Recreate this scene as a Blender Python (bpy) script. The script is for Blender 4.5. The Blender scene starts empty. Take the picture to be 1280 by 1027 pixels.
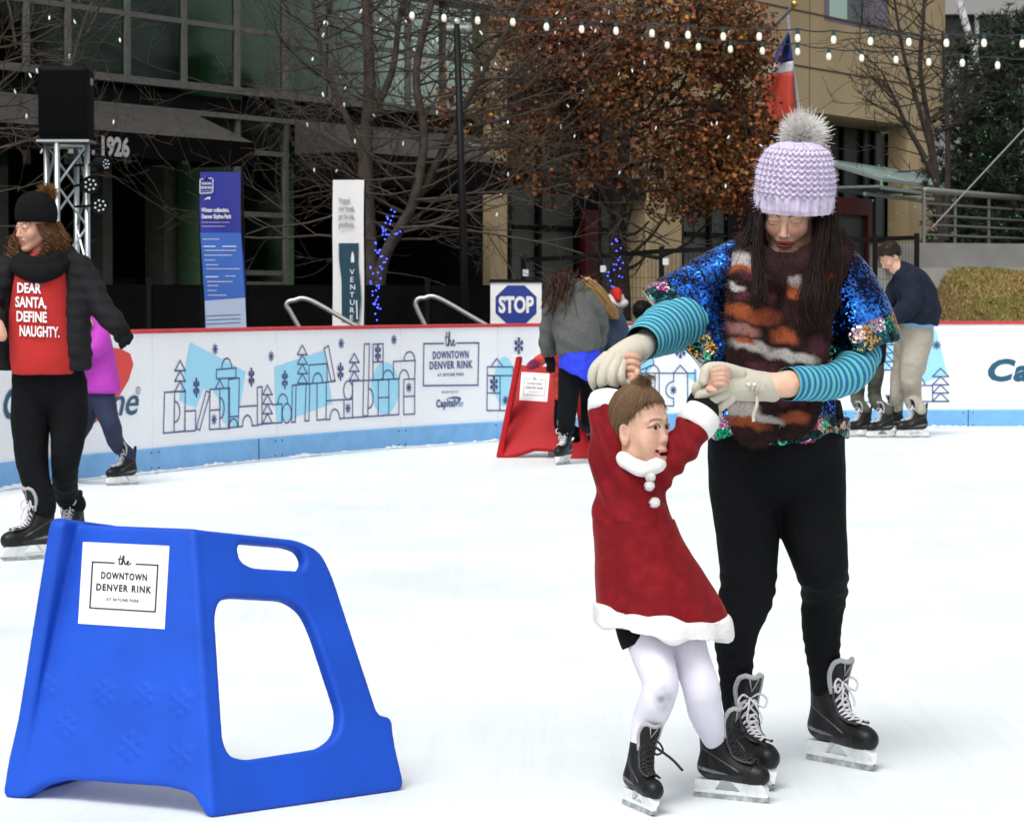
import bpy, bmesh, math, random
import numpy as np
from mathutils import Vector, Matrix

random.seed(7)
RNG = np.random.default_rng(7)
SC = bpy.context.scene
COL = SC.collection
PI = math.pi

# ------------------------------------------------------------------ camera: eye height 1.28 m, long lens, slight downward pitch
FOC, CX, CY, HOR, EYE = 3400.0, 640.0, 513.5, 372.0, 1.28
PITCH = math.atan((CY - HOR) / FOC)
cam_data = bpy.data.cameras.new('camera')
cam = bpy.data.objects.new('camera', cam_data)
COL.objects.link(cam)
cam.location = (0, 0, EYE)
cam.rotation_euler = (PI / 2 - PITCH, 0, 0)
cam_data.sensor_width = 36.0
cam_data.lens = 36.0 * FOC / 1280.0
cam_data.clip_start = 0.1
cam_data.clip_end = 600
cam_data.dof.use_dof = True
cam_data.dof.focus_distance = 8.2
cam_data.dof.aperture_fstop = 18
SC.camera = cam

def ray(px, py):
    a, b = (px - CX) / FOC, (CY - py) / FOC
    c, s = math.cos(PITCH), math.sin(PITCH)
    return Vector((a, c + b * s, -s + b * c))

def P(px, py, Y):
    d = ray(px, py)
    return Vector((0, 0, EYE)) + d * (Y / d.y)

def G(px, py, z=0.0):
    d = ray(px, py)
    return Vector((0, 0, EYE)) + d * ((z - EYE) / d.z)

# ------------------------------------------------------------------ objects
def tag(o, label=None, cat=None, group=None, kind=None):
    if label: o['label'] = label
    if cat: o['category'] = cat
    if group: o['group'] = group
    if kind: o['kind'] = kind
    return o

def empty(name, loc, label, cat, group=None):
    o = bpy.data.objects.new(name, None)
    COL.objects.link(o)
    o.location = loc
    o.empty_display_size = 0.2
    return tag(o, label, cat, group)

def worldloc(o):
    v = Vector((0, 0, 0))
    while o is not None:
        v += Vector(o.location)
        o = o.parent
    return v

def obj(name, me, mat=None, parent=None, local=False, label=None):
    o = bpy.data.objects.new(name, me)
    COL.objects.link(o)
    if parent is not None:
        if not local:
            w = worldloc(parent)
            n = len(me.vertices)
            co = np.empty(n * 3, np.float32)
            me.vertices.foreach_get('co', co)
            co = co.reshape(-1, 3) - np.array(w, np.float32)
            me.vertices.foreach_set('co', co.ravel())
        o.parent = parent
    if mat is not None:
        for m in (mat if isinstance(mat, (list, tuple)) else [mat]):
            me.materials.append(m)
    if label: o['label'] = label
    return o

def mesh_np(name, V, faces, smooth=True, col=None, uv=None, midx=None):
    """V (n,3); faces: (m,4)/(m,3) array or list of lists."""
    me = bpy.data.meshes.new(name)
    V = np.asarray(V, np.float32)
    if isinstance(faces, np.ndarray):
        m, k = faces.shape
        me.vertices.add(len(V)); me.vertices.foreach_set('co', V.ravel())
        me.loops.add(m * k); me.loops.foreach_set('vertex_index', faces.astype(np.int32).ravel())
        me.polygons.add(m)
        me.polygons.foreach_set('loop_start', np.arange(0, m * k, k, dtype=np.int32))
        me.polygons.foreach_set('loop_total', np.full(m, k, np.int32))
        me.update(calc_edges=True)
    else:
        me.from_pydata(V.tolist(), [], faces)
    if smooth:
        me.polygons.foreach_set('use_smooth', np.ones(len(me.polygons), bool))
    if midx is not None:
        me.polygons.foreach_set('material_index', np.asarray(midx, np.int32))
    if col is not None:
        a = me.color_attributes.new('Col', 'FLOAT_COLOR', 'POINT')
        c = np.ones((len(V), 4), np.float32); c[:, :3] = col
        a.data.foreach_set('color', c.ravel())
    if uv is not None:
        li = np.empty(len(me.loops), np.int32); me.loops.foreach_get('vertex_index', li)
        u = me.uv_layers.new(name='UVMap')
        u.data.foreach_set('uv', np.asarray(uv, np.float32)[li].ravel())
    me.update()
    return me

def catmull(pts, n):
    """resample a list of vectors (any dim) with a Catmull-Rom spline, n samples per span"""
    p = np.array([list(q) for q in pts], float)
    p = np.vstack([2 * p[0] - p[1], p, 2 * p[-1] - p[-2]])
    out = []
    for i in range(1, len(p) - 2):
        for t in np.linspace(0, 1, n, endpoint=False):
            a, b, c, d = p[i - 1], p[i], p[i + 1], p[i + 2]
            out.append(0.5 * (2 * b + (c - a) * t + (2 * a - 5 * b + 4 * c - d) * t * t + (3 * b - a - 3 * c + d) * t ** 3))
    out.append(p[-2])
    return np.array(out)

class MB:
    """collects shapes into one mesh"""
    def __init__(s):
        s.v, s.f, s.uv, s.c, s.m, s.n = [], [], [], [], [], 0
        s.cur = (1, 1, 1); s.mi = 0
    def add(s, V, F, uv=None, col=None):
        V = np.asarray(V, float).reshape(-1, 3)
        s.v.append(V)
        s.f += [[i + s.n for i in f] for f in F]
        s.m += [s.mi] * len(F)
        s.uv.append(np.zeros((len(V), 2)) if uv is None else np.asarray(uv, float))
        s.c.append(np.tile(np.array(s.cur, float), (len(V), 1)) if col is None else np.asarray(col, float))
        s.n += len(V)
    def box(s, lo, hi, M=None):
        x0, y0, z0 = lo; x1, y1, z1 = hi
        V = np.array([(x, y, z) for z in (z0, z1) for y in (y0, y1) for x in (x0, x1)], float)
        if M is not None: V = np.array([list(M @ Vector(v)) for v in V])
        s.add(V, [[0, 2, 3, 1], [4, 5, 7, 6], [0, 1, 5, 4], [2, 6, 7, 3], [0, 4, 6, 2], [1, 3, 7, 5]])
    def bar(s, a, b, w, h, up=(0, 0, 1)):
        """box beam from a to b, w wide (sideways) and h high"""
        a, b = Vector(a), Vector(b); t = (b - a).normalized(); u = Vector(up)
        r = t.cross(u)
        if r.length < 1e-4: r = t.cross(Vector((1, 0, 0)))
        r.normalize(); u = r.cross(t)
        V = [p + r * (i * w / 2) + u * (j * h / 2) for p in (a, b) for (i, j) in ((-1, -1), (1, -1), (1, 1), (-1, 1))]
        s.add([list(v) for v in V], [[3, 2, 1, 0], [4, 5, 6, 7], [0, 1, 5, 4], [1, 2, 6, 5], [2, 3, 7, 6], [3, 0, 4, 7]])
    def tube(s, pts, r, n=6, caps=True, up=None, flat=1.0, uvl=False):
        p = np.array([list(q) for q in pts], float); k = len(p)
        r = np.full(k, r, float) if np.isscalar(r) else np.asarray(r, float)
        t = np.gradient(p, axis=0); t /= np.linalg.norm(t, axis=1)[:, None] + 1e-12
        ref = np.array(up if up is not None else ((0, 0, 1) if abs(t[0][2]) < .9 else (1, 0, 0)), float)
        ang = np.arange(n) * 2 * PI / n
        V = np.empty((k, n, 3)); x = ref - t[0] * ref.dot(t[0])
        for i in range(k):
            x = x - t[i] * x.dot(t[i]); l = np.linalg.norm(x)
            if l < 1e-6: x = np.cross(t[i], (0.3, 0.5, 0.8)); l = np.linalg.norm(x)
            x = x / l; y = np.cross(t[i], x)
            V[i] = p[i] + r[i] * (np.cos(ang)[:, None] * x * flat + np.sin(ang)[:, None] * y)
        F = [[i * n + j, i * n + (j + 1) % n, (i + 1) * n + (j + 1) % n, (i + 1) * n + j] for i in range(k - 1) for j in range(n)]
        if caps: F += [list(range(n))[::-1], [(k - 1) * n + j for j in range(n)]]
        L = np.concatenate([[0], np.cumsum(np.linalg.norm(np.diff(p, axis=0), axis=1))])
        uv = np.array([(j / n, L[i]) for i in range(k) for j in range(n)])
        s.add(V.reshape(-1, 3), F, uv)
    def loft(s, rings, closed=True, caps=False, uv=None):
        R = np.asarray(rings, float); k, n = R.shape[:2]
        m = n if closed else n - 1
        F = [[i * n + j, i * n + (j + 1) % n, (i + 1) * n + (j + 1) % n, (i + 1) * n + j] for i in range(k - 1) for j in range(m)]
        if caps: F += [list(range(n))[::-1], [(k - 1) * n + j for j in range(n)]]
        if uv is None:
            L = np.concatenate([[0], np.cumsum(np.linalg.norm(np.diff(R.mean(1), axis=0), axis=1))])
            uv = np.array([(j / n, L[i]) for i in range(k) for j in range(n)])
        s.add(R.reshape(-1, 3), F, uv)
    def lathe(s, prof, c=(0, 0, 0), n=16, M=None, caps=True):
        ang = np.arange(n) * 2 * PI / n
        R = np.array([[(r * math.cos(a), r * math.sin(a), z) for a in ang] for r, z in prof])
        if M is not None: R = np.array([[list(M @ Vector(v)) for v in ring] for ring in R])
        s.loft(R + np.array(c, float), caps=caps)
    def ball(s, c, r, n=8, rx=None):
        r3 = np.array([r, r, r] if np.isscalar(r) else r, float)
        prof = [(max(math.sin(t), 1e-4), -math.cos(t)) for t in np.linspace(0, PI, n + 1)]
        ang = np.arange(2 * n) * PI / n
        R = np.array([[(q * math.cos(a), q * math.sin(a), z) for a in ang] for q, z in prof]) * r3 + np.array(list(c), float)
        s.loft(R, caps=True)
    def poly(s, pts):
        s.add([list(p) for p in pts], [list(range(len(pts)))])
    def prism(s, pts, d):
        """polygon extruded by vector d"""
        p = np.array([list(q) for q in pts], float); n = len(p); q = p + np.array(list(d), float)
        s.add(np.vstack([p, q]), [list(range(n))[::-1], [n + i for i in range(n)]] + [[i, (i + 1) % n, n + (i + 1) % n, n + i] for i in range(n)])
    def build(s, name, mat=None, parent=None, smooth=False, local=False, label=None):
        V = np.vstack(s.v)
        me = mesh_np(name, V, s.f, smooth, np.vstack(s.c), np.vstack(s.uv), s.m)
        return obj(name, me, mat, parent, local, label)

# ------------------------------------------------------------------ signed distance fields -> one continuous skin
def smin(a, b, k):
    if k <= 0: return np.minimum(a, b)
    h = np.clip(.5 + .5 * (b - a) / k, 0, 1)
    return b + (a - b) * h - k * h * (1 - h)

class Field:
    def __init__(s, lo, hi, h, fine=()):
        s.ax = []
        for i in range(3):
            ivs = [(f[0][i], f[1][i], f[2]) for f in fine]
            x, out = lo[i], []
            while x < hi[i]:
                out.append(x)
                st = h
                for a, b, hh in ivs:
                    if a - h <= x <= b: st = min(st, hh)
                x += st
            out.append(x); s.ax.append(np.array(out, np.float32))
        s.F = np.full([len(a) for a in s.ax], 1.0, np.float32)
    def _sub(s, lo, hi):
        sl = []
        for i in range(3):
            a = max(int(np.searchsorted(s.ax[i], lo[i])) - 1, 0); b = min(int(np.searchsorted(s.ax[i], hi[i])) + 1, len(s.ax[i]))
            if b <= a: return None
            sl.append(slice(a, b))
        X, Y, Z = np.meshgrid(s.ax[0][sl[0]], s.ax[1][sl[1]], s.ax[2][sl[2]], indexing='ij', sparse=True)
        return tuple(sl), X, Y, Z
    def _op(s, sl, d, k, op):
        if op == 'add': s.F[sl] = smin(s.F[sl], d, k)
        elif op == 'sub': s.F[sl] = -smin(-s.F[sl], d, k)
    def cap(s, a, b, ra, rb=None, k=.01, op='add', sq=None):
        rb = ra if rb is None else rb
        a, b = np.array(list(a), np.float32), np.array(list(b), np.float32)
        m = max(ra, rb) * 1.05 + max(k, .012) + .012
        q = s._sub(np.minimum(a, b) - m, np.maximum(a, b) + m)
        if q is None: return
        sl, X, Y, Z = q
        px, py, pz = X - a[0], Y - a[1], Z - a[2]
        d = b - a
        if sq is not None:
            n, f = np.array(list(sq[0]), np.float32), sq[1]; n = n / np.linalg.norm(n)
            e = (px * n[0] + py * n[1] + pz * n[2]) * (f - 1)
            px, py, pz = px + e * n[0], py + e * n[1], pz + e * n[2]
            d = d + n * (d.dot(n) * (f - 1))
        t = np.clip((px * d[0] + py * d[1] + pz * d[2]) / max(float(d.dot(d)), 1e-9), 0, 1)
        D = np.sqrt((px - t * d[0]) ** 2 + (py - t * d[1]) ** 2 + (pz - t * d[2]) ** 2) - (ra + (rb - ra) * t)
        s._op(sl, D, k, op)
    def ell(s, c, r, M=None, k=.01, op='add'):
        c = np.array(list(c), np.float32); r = np.array(r, np.float32)
        m = float(r.max()) + max(k, .012) + .012
        q = s._sub(c - m, c + m)
        if q is None: return
        sl, X, Y, Z = q
        px, py, pz = X - c[0], Y - c[1], Z - c[2]
        if M is not None:
            A = np.array(M, np.float32)  # columns = local axes
            px, py, pz = (px * A[0, i] + py * A[1, i] + pz * A[2, i] for i in range(3))
        k0 = np.sqrt((px / r[0]) ** 2 + (py / r[1]) ** 2 + (pz / r[2]) ** 2)
        k1 = np.sqrt((px / r[0] ** 2) ** 2 + (py / r[1] ** 2) ** 2 + (pz / r[2] ** 2) ** 2)
        s._op(sl, k0 * (k0 - 1) / np.maximum(k1, 1e-6), k, op)
    def chain(s, pts, rad, k=.012, n=4, sq=None, op='add'):
        q = catmull([list(p) + [r] for p, r in zip(pts, rad)], n)
        for i in range(len(q) - 1):
            s.cap(q[i, :3], q[i + 1, :3], max(q[i, 3], .001), max(q[i + 1, 3], .001), k, op, sq)
    def plane(s, p, n, keep_neg=True):
        """cut away the side the normal points to"""
        n = np.array(list(n), np.float32); n /= np.linalg.norm(n)
        X, Y, Z = np.meshgrid(*s.ax, indexing='ij', sparse=True)
        s.F = np.maximum(s.F, (X - p[0]) * n[0] + (Y - p[1]) * n[1] + (Z - p[2]) * n[2])
    def fn(s, f):
        X, Y, Z = np.meshgrid(*s.ax, indexing='ij', sparse=True)
        s.F = f(s.F, X, Y, Z).astype(np.float32)
    def mesh(s, relax=1):
        F = s.F; ins = F < 0
        nx, ny, nz = F.shape
        cnt = np.zeros((nx - 1, ny - 1, nz - 1), np.int8)
        for dx in (0, 1):
            for dy in (0, 1):
                for dz in (0, 1):
                    cnt += ins[dx:nx - 1 + dx, dy:ny - 1 + dy, dz:nz - 1 + dz]
        act = (cnt > 0) & (cnt < 8)
        I, J, K = np.nonzero(act)
        idx = np.full(act.shape, -1, np.int32); idx[I, J, K] = np.arange(len(I))
        acc = np.zeros((len(I), 3)); num = np.zeros(len(I))
        ax = s.ax
        corners = [(0, 0, 0), (1, 0, 0), (0, 1, 0), (1, 1, 0), (0, 0, 1), (1, 0, 1), (0, 1, 1), (1, 1, 1)]
        for a in range(8):
            for b in range(a + 1, 8):
                A, B = corners[a], corners[b]
                if sum(x != y for x, y in zip(A, B)) != 1: continue
                fa, fb = F[I + A[0], J + A[1], K + A[2]], F[I + B[0], J + B[1], K + B[2]]
                m = (fa < 0) != (fb < 0)
                t = np.where(m, fa / np.where(m, fa - fb, 1), 0)
                pa = np.stack([ax[0][I + A[0]], ax[1][J + A[1]], ax[2][K + A[2]]], 1)
                pb = np.stack([ax[0][I + B[0]], ax[1][J + B[1]], ax[2][K + B[2]]], 1)
                acc += np.where(m[:, None], pa + (pb - pa) * t[:, None], 0); num += m
        V = acc / num[:, None]
        quads = []
        for d in range(3):
            e = [slice(1, -1)] * 3
            a = [slice(1, nx - 1), slice(1, ny - 1), slice(1, nz - 1)]
            a[d] = slice(0, (nx, ny, nz)[d] - 1)
            b = list(a); b[d] = slice(1, (nx, ny, nz)[d])
            s0, s1 = ins[tuple(a)], ins[tuple(b)]
            ch = np.argwhere(s0 != s1)
            if not len(ch): continue
            off = np.ones(3, int); off[d] = 0
            ch = ch + off
            u, w = (d + 1) % 3, (d + 2) % 3
            q = []
            for (du, dw) in ((0, 0), (-1, 0), (-1, -1), (0, -1)):
                c = ch.copy(); c[:, u] += du; c[:, w] += dw
                q.append(idx[c[:, 0], c[:, 1], c[:, 2]])
            q = np.stack(q, 1)
            fl = ins[ch[:, 0], ch[:, 1], ch[:, 2]]
            q[~fl] = q[~fl][:, ::-1]
            quads.append(q)
        Q = np.vstack(quads)
        Q = Q[(Q >= 0).all(1)]
        for _ in range(relax):
            nb = np.zeros_like(V); c = np.zeros(len(V))
            for i in range(4):
                a, b = Q[:, i], Q[:, (i + 1) % 4]
                for d in range(3):
                    nb[:, d] += np.bincount(a, V[b, d], len(V)) + np.bincount(b, V[a, d], len(V))
                c += np.bincount(a, minlength=len(V)) + np.bincount(b, minlength=len(V))
            V = V * .5 + nb / np.maximum(c, 1)[:, None] * .5
        return V, Q
    def build(s, name, mat, parent=None, relax=1, col=None, disp=None, uvf=None, local=False, label=None):
        V, Q = s.mesh(relax)
        if disp is not None: V = disp(V, normals(V, Q))
        me = mesh_np(name, V, Q, True, col(V) if col is not None else None, uvf(V) if uvf else None)
        return obj(name, me, mat, parent, local, label)

def normals(V, Q):
    n = np.cross(V[Q[:, 2]] - V[Q[:, 0]], V[Q[:, 3]] - V[Q[:, 1]])
    N = np.zeros_like(V)
    for i in range(4):
        for d in range(3): N[:, d] += np.bincount(Q[:, i], n[:, d], len(V))
    return N / (np.linalg.norm(N, axis=1)[:, None] + 1e-12)

def wob(V, sc, seed=0, oct=3):
    """cheap smooth noise in about -1..1 from sums of sines"""
    r = np.random.default_rng(seed); out = np.zeros(len(V)); amp = 1.0; tot = 0
    for o in range(oct):
        for _ in range(4):
            d = r.normal(size=3); d /= np.linalg.norm(d)
            out += amp * np.sin(V @ d * sc * (1 + .4 * r.random()) + r.random() * 6.28 + 1.3 * np.sin(V @ r.normal(size=3) * sc * .35))
            tot += amp
        sc *= 2; amp *= .5
    return out / tot * 1.6

def hash01(V, seed=0):
    x = np.sin(V @ np.array([12.9898, 78.233, 37.719]) + seed) * 43758.5453
    return x - np.floor(x)

# ------------------------------------------------------------------ materials
def mat(name, col=(.5, .5, .5), rough=.6, metal=0.0, var=None, bump=None, vcol=False, sheen=0, spec=None, emit=None, coat=0, setup=None, sss=0, trans=0, bump2=None):
    m = bpy.data.materials.new(name); m.use_nodes = True
    nt = m.node_tree; N = nt.nodes; L = nt.links
    b = N['Principled BSDF']
    b.inputs['Base Color'].default_value = (*col, 1)
    b.inputs['Roughness'].default_value = rough
    b.inputs['Metallic'].default_value = metal
    if spec is not None: b.inputs['Specular IOR Level'].default_value = spec
    if sheen:
        b.inputs['Sheen Weight'].default_value = sheen; b.inputs['Sheen Roughness'].default_value = .4
    if coat: b.inputs['Coat Weight'].default_value = coat
    if trans: b.inputs['Transmission Weight'].default_value = trans
    if sss:
        b.inputs['Subsurface Weight'].default_value = sss
        b.inputs['Subsurface Radius'].default_value = (.012, .005, .003)
        b.inputs['Subsurface Scale'].default_value = .5
    if emit:
        b.inputs['Emission Color'].default_value = (*emit[0], 1); b.inputs['Emission Strength'].default_value = emit[1]
    tc = N.new('ShaderNodeTexCoord')
    src = None
    if vcol:
        a = N.new('ShaderNodeVertexColor'); a.layer_name = 'Col'; src = a.outputs['Color']
    if var:
        nz = N.new('ShaderNodeTexNoise'); nz.inputs['Scale'].default_value = var[0]; nz.inputs['Detail'].default_value = 5
        L.new(tc.outputs['Object'], nz.inputs['Vector'])
        mr = N.new('ShaderNodeMapRange'); mr.inputs['From Min'].default_value = .3; mr.inputs['From Max'].default_value = .7
        mr.inputs['To Min'].default_value = 1 - var[1]; mr.inputs['To Max'].default_value = 1 + var[1]
        L.new(nz.outputs['Fac'], mr.inputs['Value'])
        mx = N.new('ShaderNodeVectorMath'); mx.operation = 'SCALE'
        if src is not None: L.new(src, mx.inputs[0])
        else: mx.inputs[0].default_value = col
        L.new(mr.outputs['Result'], mx.inputs['Scale']); src = mx.outputs['Vector']
    if src is not None: L.new(src, b.inputs['Base Color'])
    prev = None
    for bp in (bump, bump2):
        if not bp: continue
        nz = N.new('ShaderNodeTexNoise'); nz.inputs['Scale'].default_value = bp[0]; nz.inputs['Detail'].default_value = 4
        L.new(tc.outputs['Object'], nz.inputs['Vector'])
        bu = N.new('ShaderNodeBump'); bu.inputs['Strength'].default_value = bp[1]; bu.inputs['Distance'].default_value = bp[2]
        L.new(nz.outputs['Fac'], bu.inputs['Height'])
        if prev is not None: L.new(prev, bu.inputs['Normal'])
        prev = bu.outputs['Normal']
    if prev is not None: L.new(prev, b.inputs['Normal'])
    if setup: setup(nt, b, tc, src)
    return m

def node(nt, t, **kw):
    n = nt.nodes.new(t)
    for k, v in kw.items():
        if k.startswith('i_'): n.inputs[k[2:]].default_value = v
        elif k.startswith('n_'): n.inputs[int(k[2:])].default_value = v
        else: setattr(n, k, v)
    return n

def ramp(nt, stops, interp='LINEAR'):
    r = nt.nodes.new('ShaderNodeValToRGB'); e = r.color_ramp; e.interpolation = interp
    while len(e.elements) < len(stops): e.elements.new(.5)
    for el, (p, c) in zip(e.elements, stops): el.position = p; el.color = (*c, 1)
    return r

def text_mesh(txt, size=1.0, bold=0.0, shear=0.0, align='LEFT', spacing=1.0, res=3):
    """flat text as arrays: verts (n,2) and faces, baseline at 0"""
    cu = bpy.data.curves.new('lettering', 'FONT')
    cu.body = txt; cu.size = size; cu.align_x = align; cu.offset = bold; cu.shear = shear
    cu.space_character = spacing; cu.resolution_u = res; cu.fill_mode = 'BOTH'
    o = bpy.data.objects.new('lettering', cu); COL.objects.link(o)
    dg = bpy.context.evaluated_depsgraph_get(); dg.update()
    me = bpy.data.meshes.new_from_object(o.evaluated_get(dg))
    V = np.array([v.co[:2] for v in me.vertices]).reshape(-1, 2)
    Fc = [list(p.vertices) for p in me.polygons]
    bpy.data.objects.remove(o); bpy.data.curves.remove(cu); bpy.data.meshes.remove(me)
    return V, Fc

class Flat:
    """planar artwork in (u,v); strokes, polygons and lettering, later mapped onto a surface"""
    def __init__(s): s.bm = bmesh.new()
    def poly(s, pts):
        vs = [s.bm.verts.new((p[0], p[1], 0)) for p in pts]
        f = s.bm.faces.new(vs)
        if len(pts) > 4: bmesh.ops.triangulate(s.bm, faces=[f])
    def line(s, pts, w, closed=False):
        pts = [np.array(p, float) for p in pts]
        if closed: pts = pts + [pts[0]]
        for a, b in zip(pts[:-1], pts[1:]):
            d = b - a; l = np.linalg.norm(d)
            if l < 1e-9: continue
            d /= l; n = np.array([-d[1], d[0]]) * w / 2; e = d * w / 2
            s.poly([a - e - n, b + e - n, b + e + n, a - e + n])
    def arc(s, c, r, a0, a1, w, n=14, ry=None):
        ry = r if ry is None else ry
        s.line([(c[0] + r * math.cos(t), c[1] + ry * math.sin(t)) for t in np.linspace(math.radians(a0), math.radians(a1), n)], w)
    def disc(s, c, r, n=28, ry=None):
        ry = r if ry is None else ry
        s.poly([(c[0] + r * math.cos(t), c[1] + ry * math.sin(t)) for t in np.linspace(0, 2 * PI, n, endpoint=False)])
    def text(s, txt, at, size, bold=0, shear=0, align='LEFT', spacing=1.0, sx=1.0, width=None, rot=0):
        V, Fc = text_mesh(txt, size, bold, shear, align, spacing)
        if not len(V): return
        if width is not None:
            w0 = np.ptp(V[:, 0]); V = V * np.array([width / w0, 1])
        else: V = V * np.array([sx, 1])
        if rot:
            c, si = math.cos(rot), math.sin(rot); V = np.stack([V[:, 0] * c - V[:, 1] * si, V[:, 0] * si + V[:, 1] * c], 1)
        vs = [s.bm.verts.new((at[0] + x, at[1] + y, 0)) for x, y in V]
        for f in Fc:
            try: s.bm.faces.new([vs[i] for i in f])
            except ValueError: pass
    def build(s, name, mat, parent, fmap, step=None):
        bm = s.bm
        if step:
            us = [v.co.x for v in bm.verts]
            u = math.floor(min(us) / step) * step
            while u < max(us):
                bmesh.ops.bisect_plane(bm, geom=bm.verts[:] + bm.edges[:] + bm.faces[:], plane_co=(u, 0, 0), plane_no=(1, 0, 0))
                u += step
        for v in bm.verts: v.co = fmap(v.co.x, v.co.y)
        me = bpy.data.meshes.new(name); bm.to_mesh(me); bm.free()
        return obj(name, me, mat, parent)
# ================================================================== world and light: flat winter overcast
world = bpy.data.worlds.new('World'); SC.world = world; world.use_nodes = True
wn = world.node_tree
sky = wn.nodes.new('ShaderNodeTexSky'); sky.sky_type = 'NISHITA'; sky.sun_disc = False
SUN_EL, SUN_AZ = math.radians(58), math.radians(205)
sky.sun_elevation = SUN_EL; sky.sun_rotation = SUN_AZ
sky.air_density = 1.0; sky.dust_density = 5.0; sky.ozone_density = 1.0
hs = wn.nodes.new('ShaderNodeHueSaturation'); hs.inputs['Saturation'].default_value = .22
wn.links.new(sky.outputs[0], hs.inputs['Color'])
wn.links.new(hs.outputs[0], wn.nodes['Background'].inputs['Color'])
wn.nodes['Background'].inputs['Strength'].default_value = .13
sun_data = bpy.data.lights.new('sun', 'SUN'); sun_data.energy = 1.0; sun_data.angle = math.radians(25); sun_data.color = (1, .975, .94)
sun = bpy.data.objects.new('sun', sun_data); COL.objects.link(sun)
sd = Vector((math.sin(SUN_AZ) * math.cos(SUN_EL), math.cos(SUN_AZ) * math.cos(SUN_EL), math.sin(SUN_EL)))
sun.rotation_euler = sd.to_track_quat('Z', 'Y').to_euler()
sun.location = (0, -5, 20)
SC.view_settings.view_transform = 'Standard'; SC.view_settings.look = 'None'
SC.view_settings.exposure = 0.40; SC.view_settings.gamma = 1.0
SC.cycles.max_bounces = 6; SC.cycles.transparent_max_bounces = 12
SC.cycles.caustics_reflective = False; SC.cycles.caustics_refractive = False

# ================================================================== materials of the setting
def ice_setup(nt, b, tc, src):
    L = nt.links
    # skate scratches: noise stretched in several directions and bent, plus powdery patches
    hs = []
    for rot, sc in ((1.25, (9, .35, 1)), (1.75, (7, .3, 1)), (.55, (10, .5, 1)), (-.6, (8, .4, 1))):
        mp = node(nt, 'ShaderNodeMapping'); mp.inputs['Rotation'].default_value = (0, 0, rot); mp.inputs['Scale'].default_value = sc
        L.new(tc.outputs['Object'], mp.inputs['Vector'])
        nz = node(nt, 'ShaderNodeTexNoise', i_Scale=1.0, i_Detail=6, i_Distortion=.9, i_Roughness=.62)
        L.new(mp.outputs[0], nz.inputs['Vector'])
        r = ramp(nt, [(.55, (0, 0, 0)), (.74, (1, 1, 1))]); L.new(nz.outputs['Fac'], r.inputs[0]); hs.append(r.outputs[0])
    a0 = node(nt, 'ShaderNodeMath', operation='MAXIMUM'); L.new(hs[2], a0.inputs[0]); L.new(hs[3], a0.inputs[1]); hs[2] = a0.outputs[0]
    a1 = node(nt, 'ShaderNodeMath', operation='MAXIMUM'); L.new(hs[0], a1.inputs[0]); L.new(hs[1], a1.inputs[1])
    a2 = node(nt, 'ShaderNodeMath', operation='MAXIMUM'); L.new(a1.outputs[0], a2.inputs[0]); L.new(hs[2], a2.inputs[1])
    nz = node(nt, 'ShaderNodeTexNoise', i_Scale=.7, i_Detail=6, i_Roughness=.68); L.new(tc.outputs['Object'], nz.inputs['Vector'])
    r = ramp(nt, [(.32, (.73, .79, .805)), (.6, (.80, .85, .855))]); L.new(nz.outputs['Fac'], r.inputs[0])
    mx = node(nt, 'ShaderNodeMix', data_type='RGBA'); mx.inputs[7].default_value = (.62,.68,.71,1)
    ml = node(nt, 'ShaderNodeMath', operation='MULTIPLY', n_1=.30); L.new(a2.outputs[0], ml.inputs[0])
    L.new(ml.outputs[0], mx.inputs[0]); L.new(r.outputs[0], mx.inputs[6]); L.new(mx.outputs[2], b.inputs['Base Color'])
    rr = node(nt, 'ShaderNodeMapRange'); rr.inputs['To Min'].default_value = .30; rr.inputs['To Max'].default_value = .75
    L.new(nz.outputs['Fac'], rr.inputs['Value']); L.new(rr.outputs[0], b.inputs['Roughness'])
    bu = node(nt, 'ShaderNodeBump', i_Strength=.25, i_Distance=.004); L.new(a2.outputs[0], bu.inputs['Height']); L.new(bu.outputs[0], b.inputs['Normal'])
M_ICE = mat('scratched ice', (.85, .9, .92), .5, setup=ice_setup)
M_PAVE = mat('dark paving', (.10, .095, .09), .8, var=(3, .25), bump=(40, .3, .01))
M_BOARD = mat('white board plastic', (.88, .90, .93), .38, var=(1.3, .045), bump=(3, .06, .01))
M_REDRAIL = mat('red rail plastic', (.50, .035, .045), .45, var=(6, .15))
M_KICK = mat('blue kick plate', (.17, .42, .74), .45, var=(7, .10))
M_INK = mat('navy ink', (.055, .085, .24), .5)
M_SKYBLUE = mat('pale blue print', (.34, .72, .92), .45)
M_TEALINK = mat('deep teal ink', (.01, .09, .16), .45)
M_REDINK = mat('red ink', (.72, .05, .04), .45)
M_BLACK = mat('black metal', (.006, .006, .0065), .5, spec=.15)
M_STEEL = mat('brushed steel', (.55, .55, .53), .35, metal=.9, bump=(60, .1, .002))
M_ALU = mat('truss aluminium', (.55, .60, .62), .38, metal=.75)
M_WHITE = mat('white sign vinyl', (.76, .78, .80), .45)
M_SHEET = mat('matte white print', (.80, .80, .80), .5)

# ================================================================== ice and ground
gp = MB(); gp.add([(-150, -60, -.03), (150, -60, -.03), (150, 250, -.03), (-150, 250, -.03)], [[0, 1, 2, 3]])
tag(gp.build('ground', M_PAVE), kind='structure')

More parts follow.
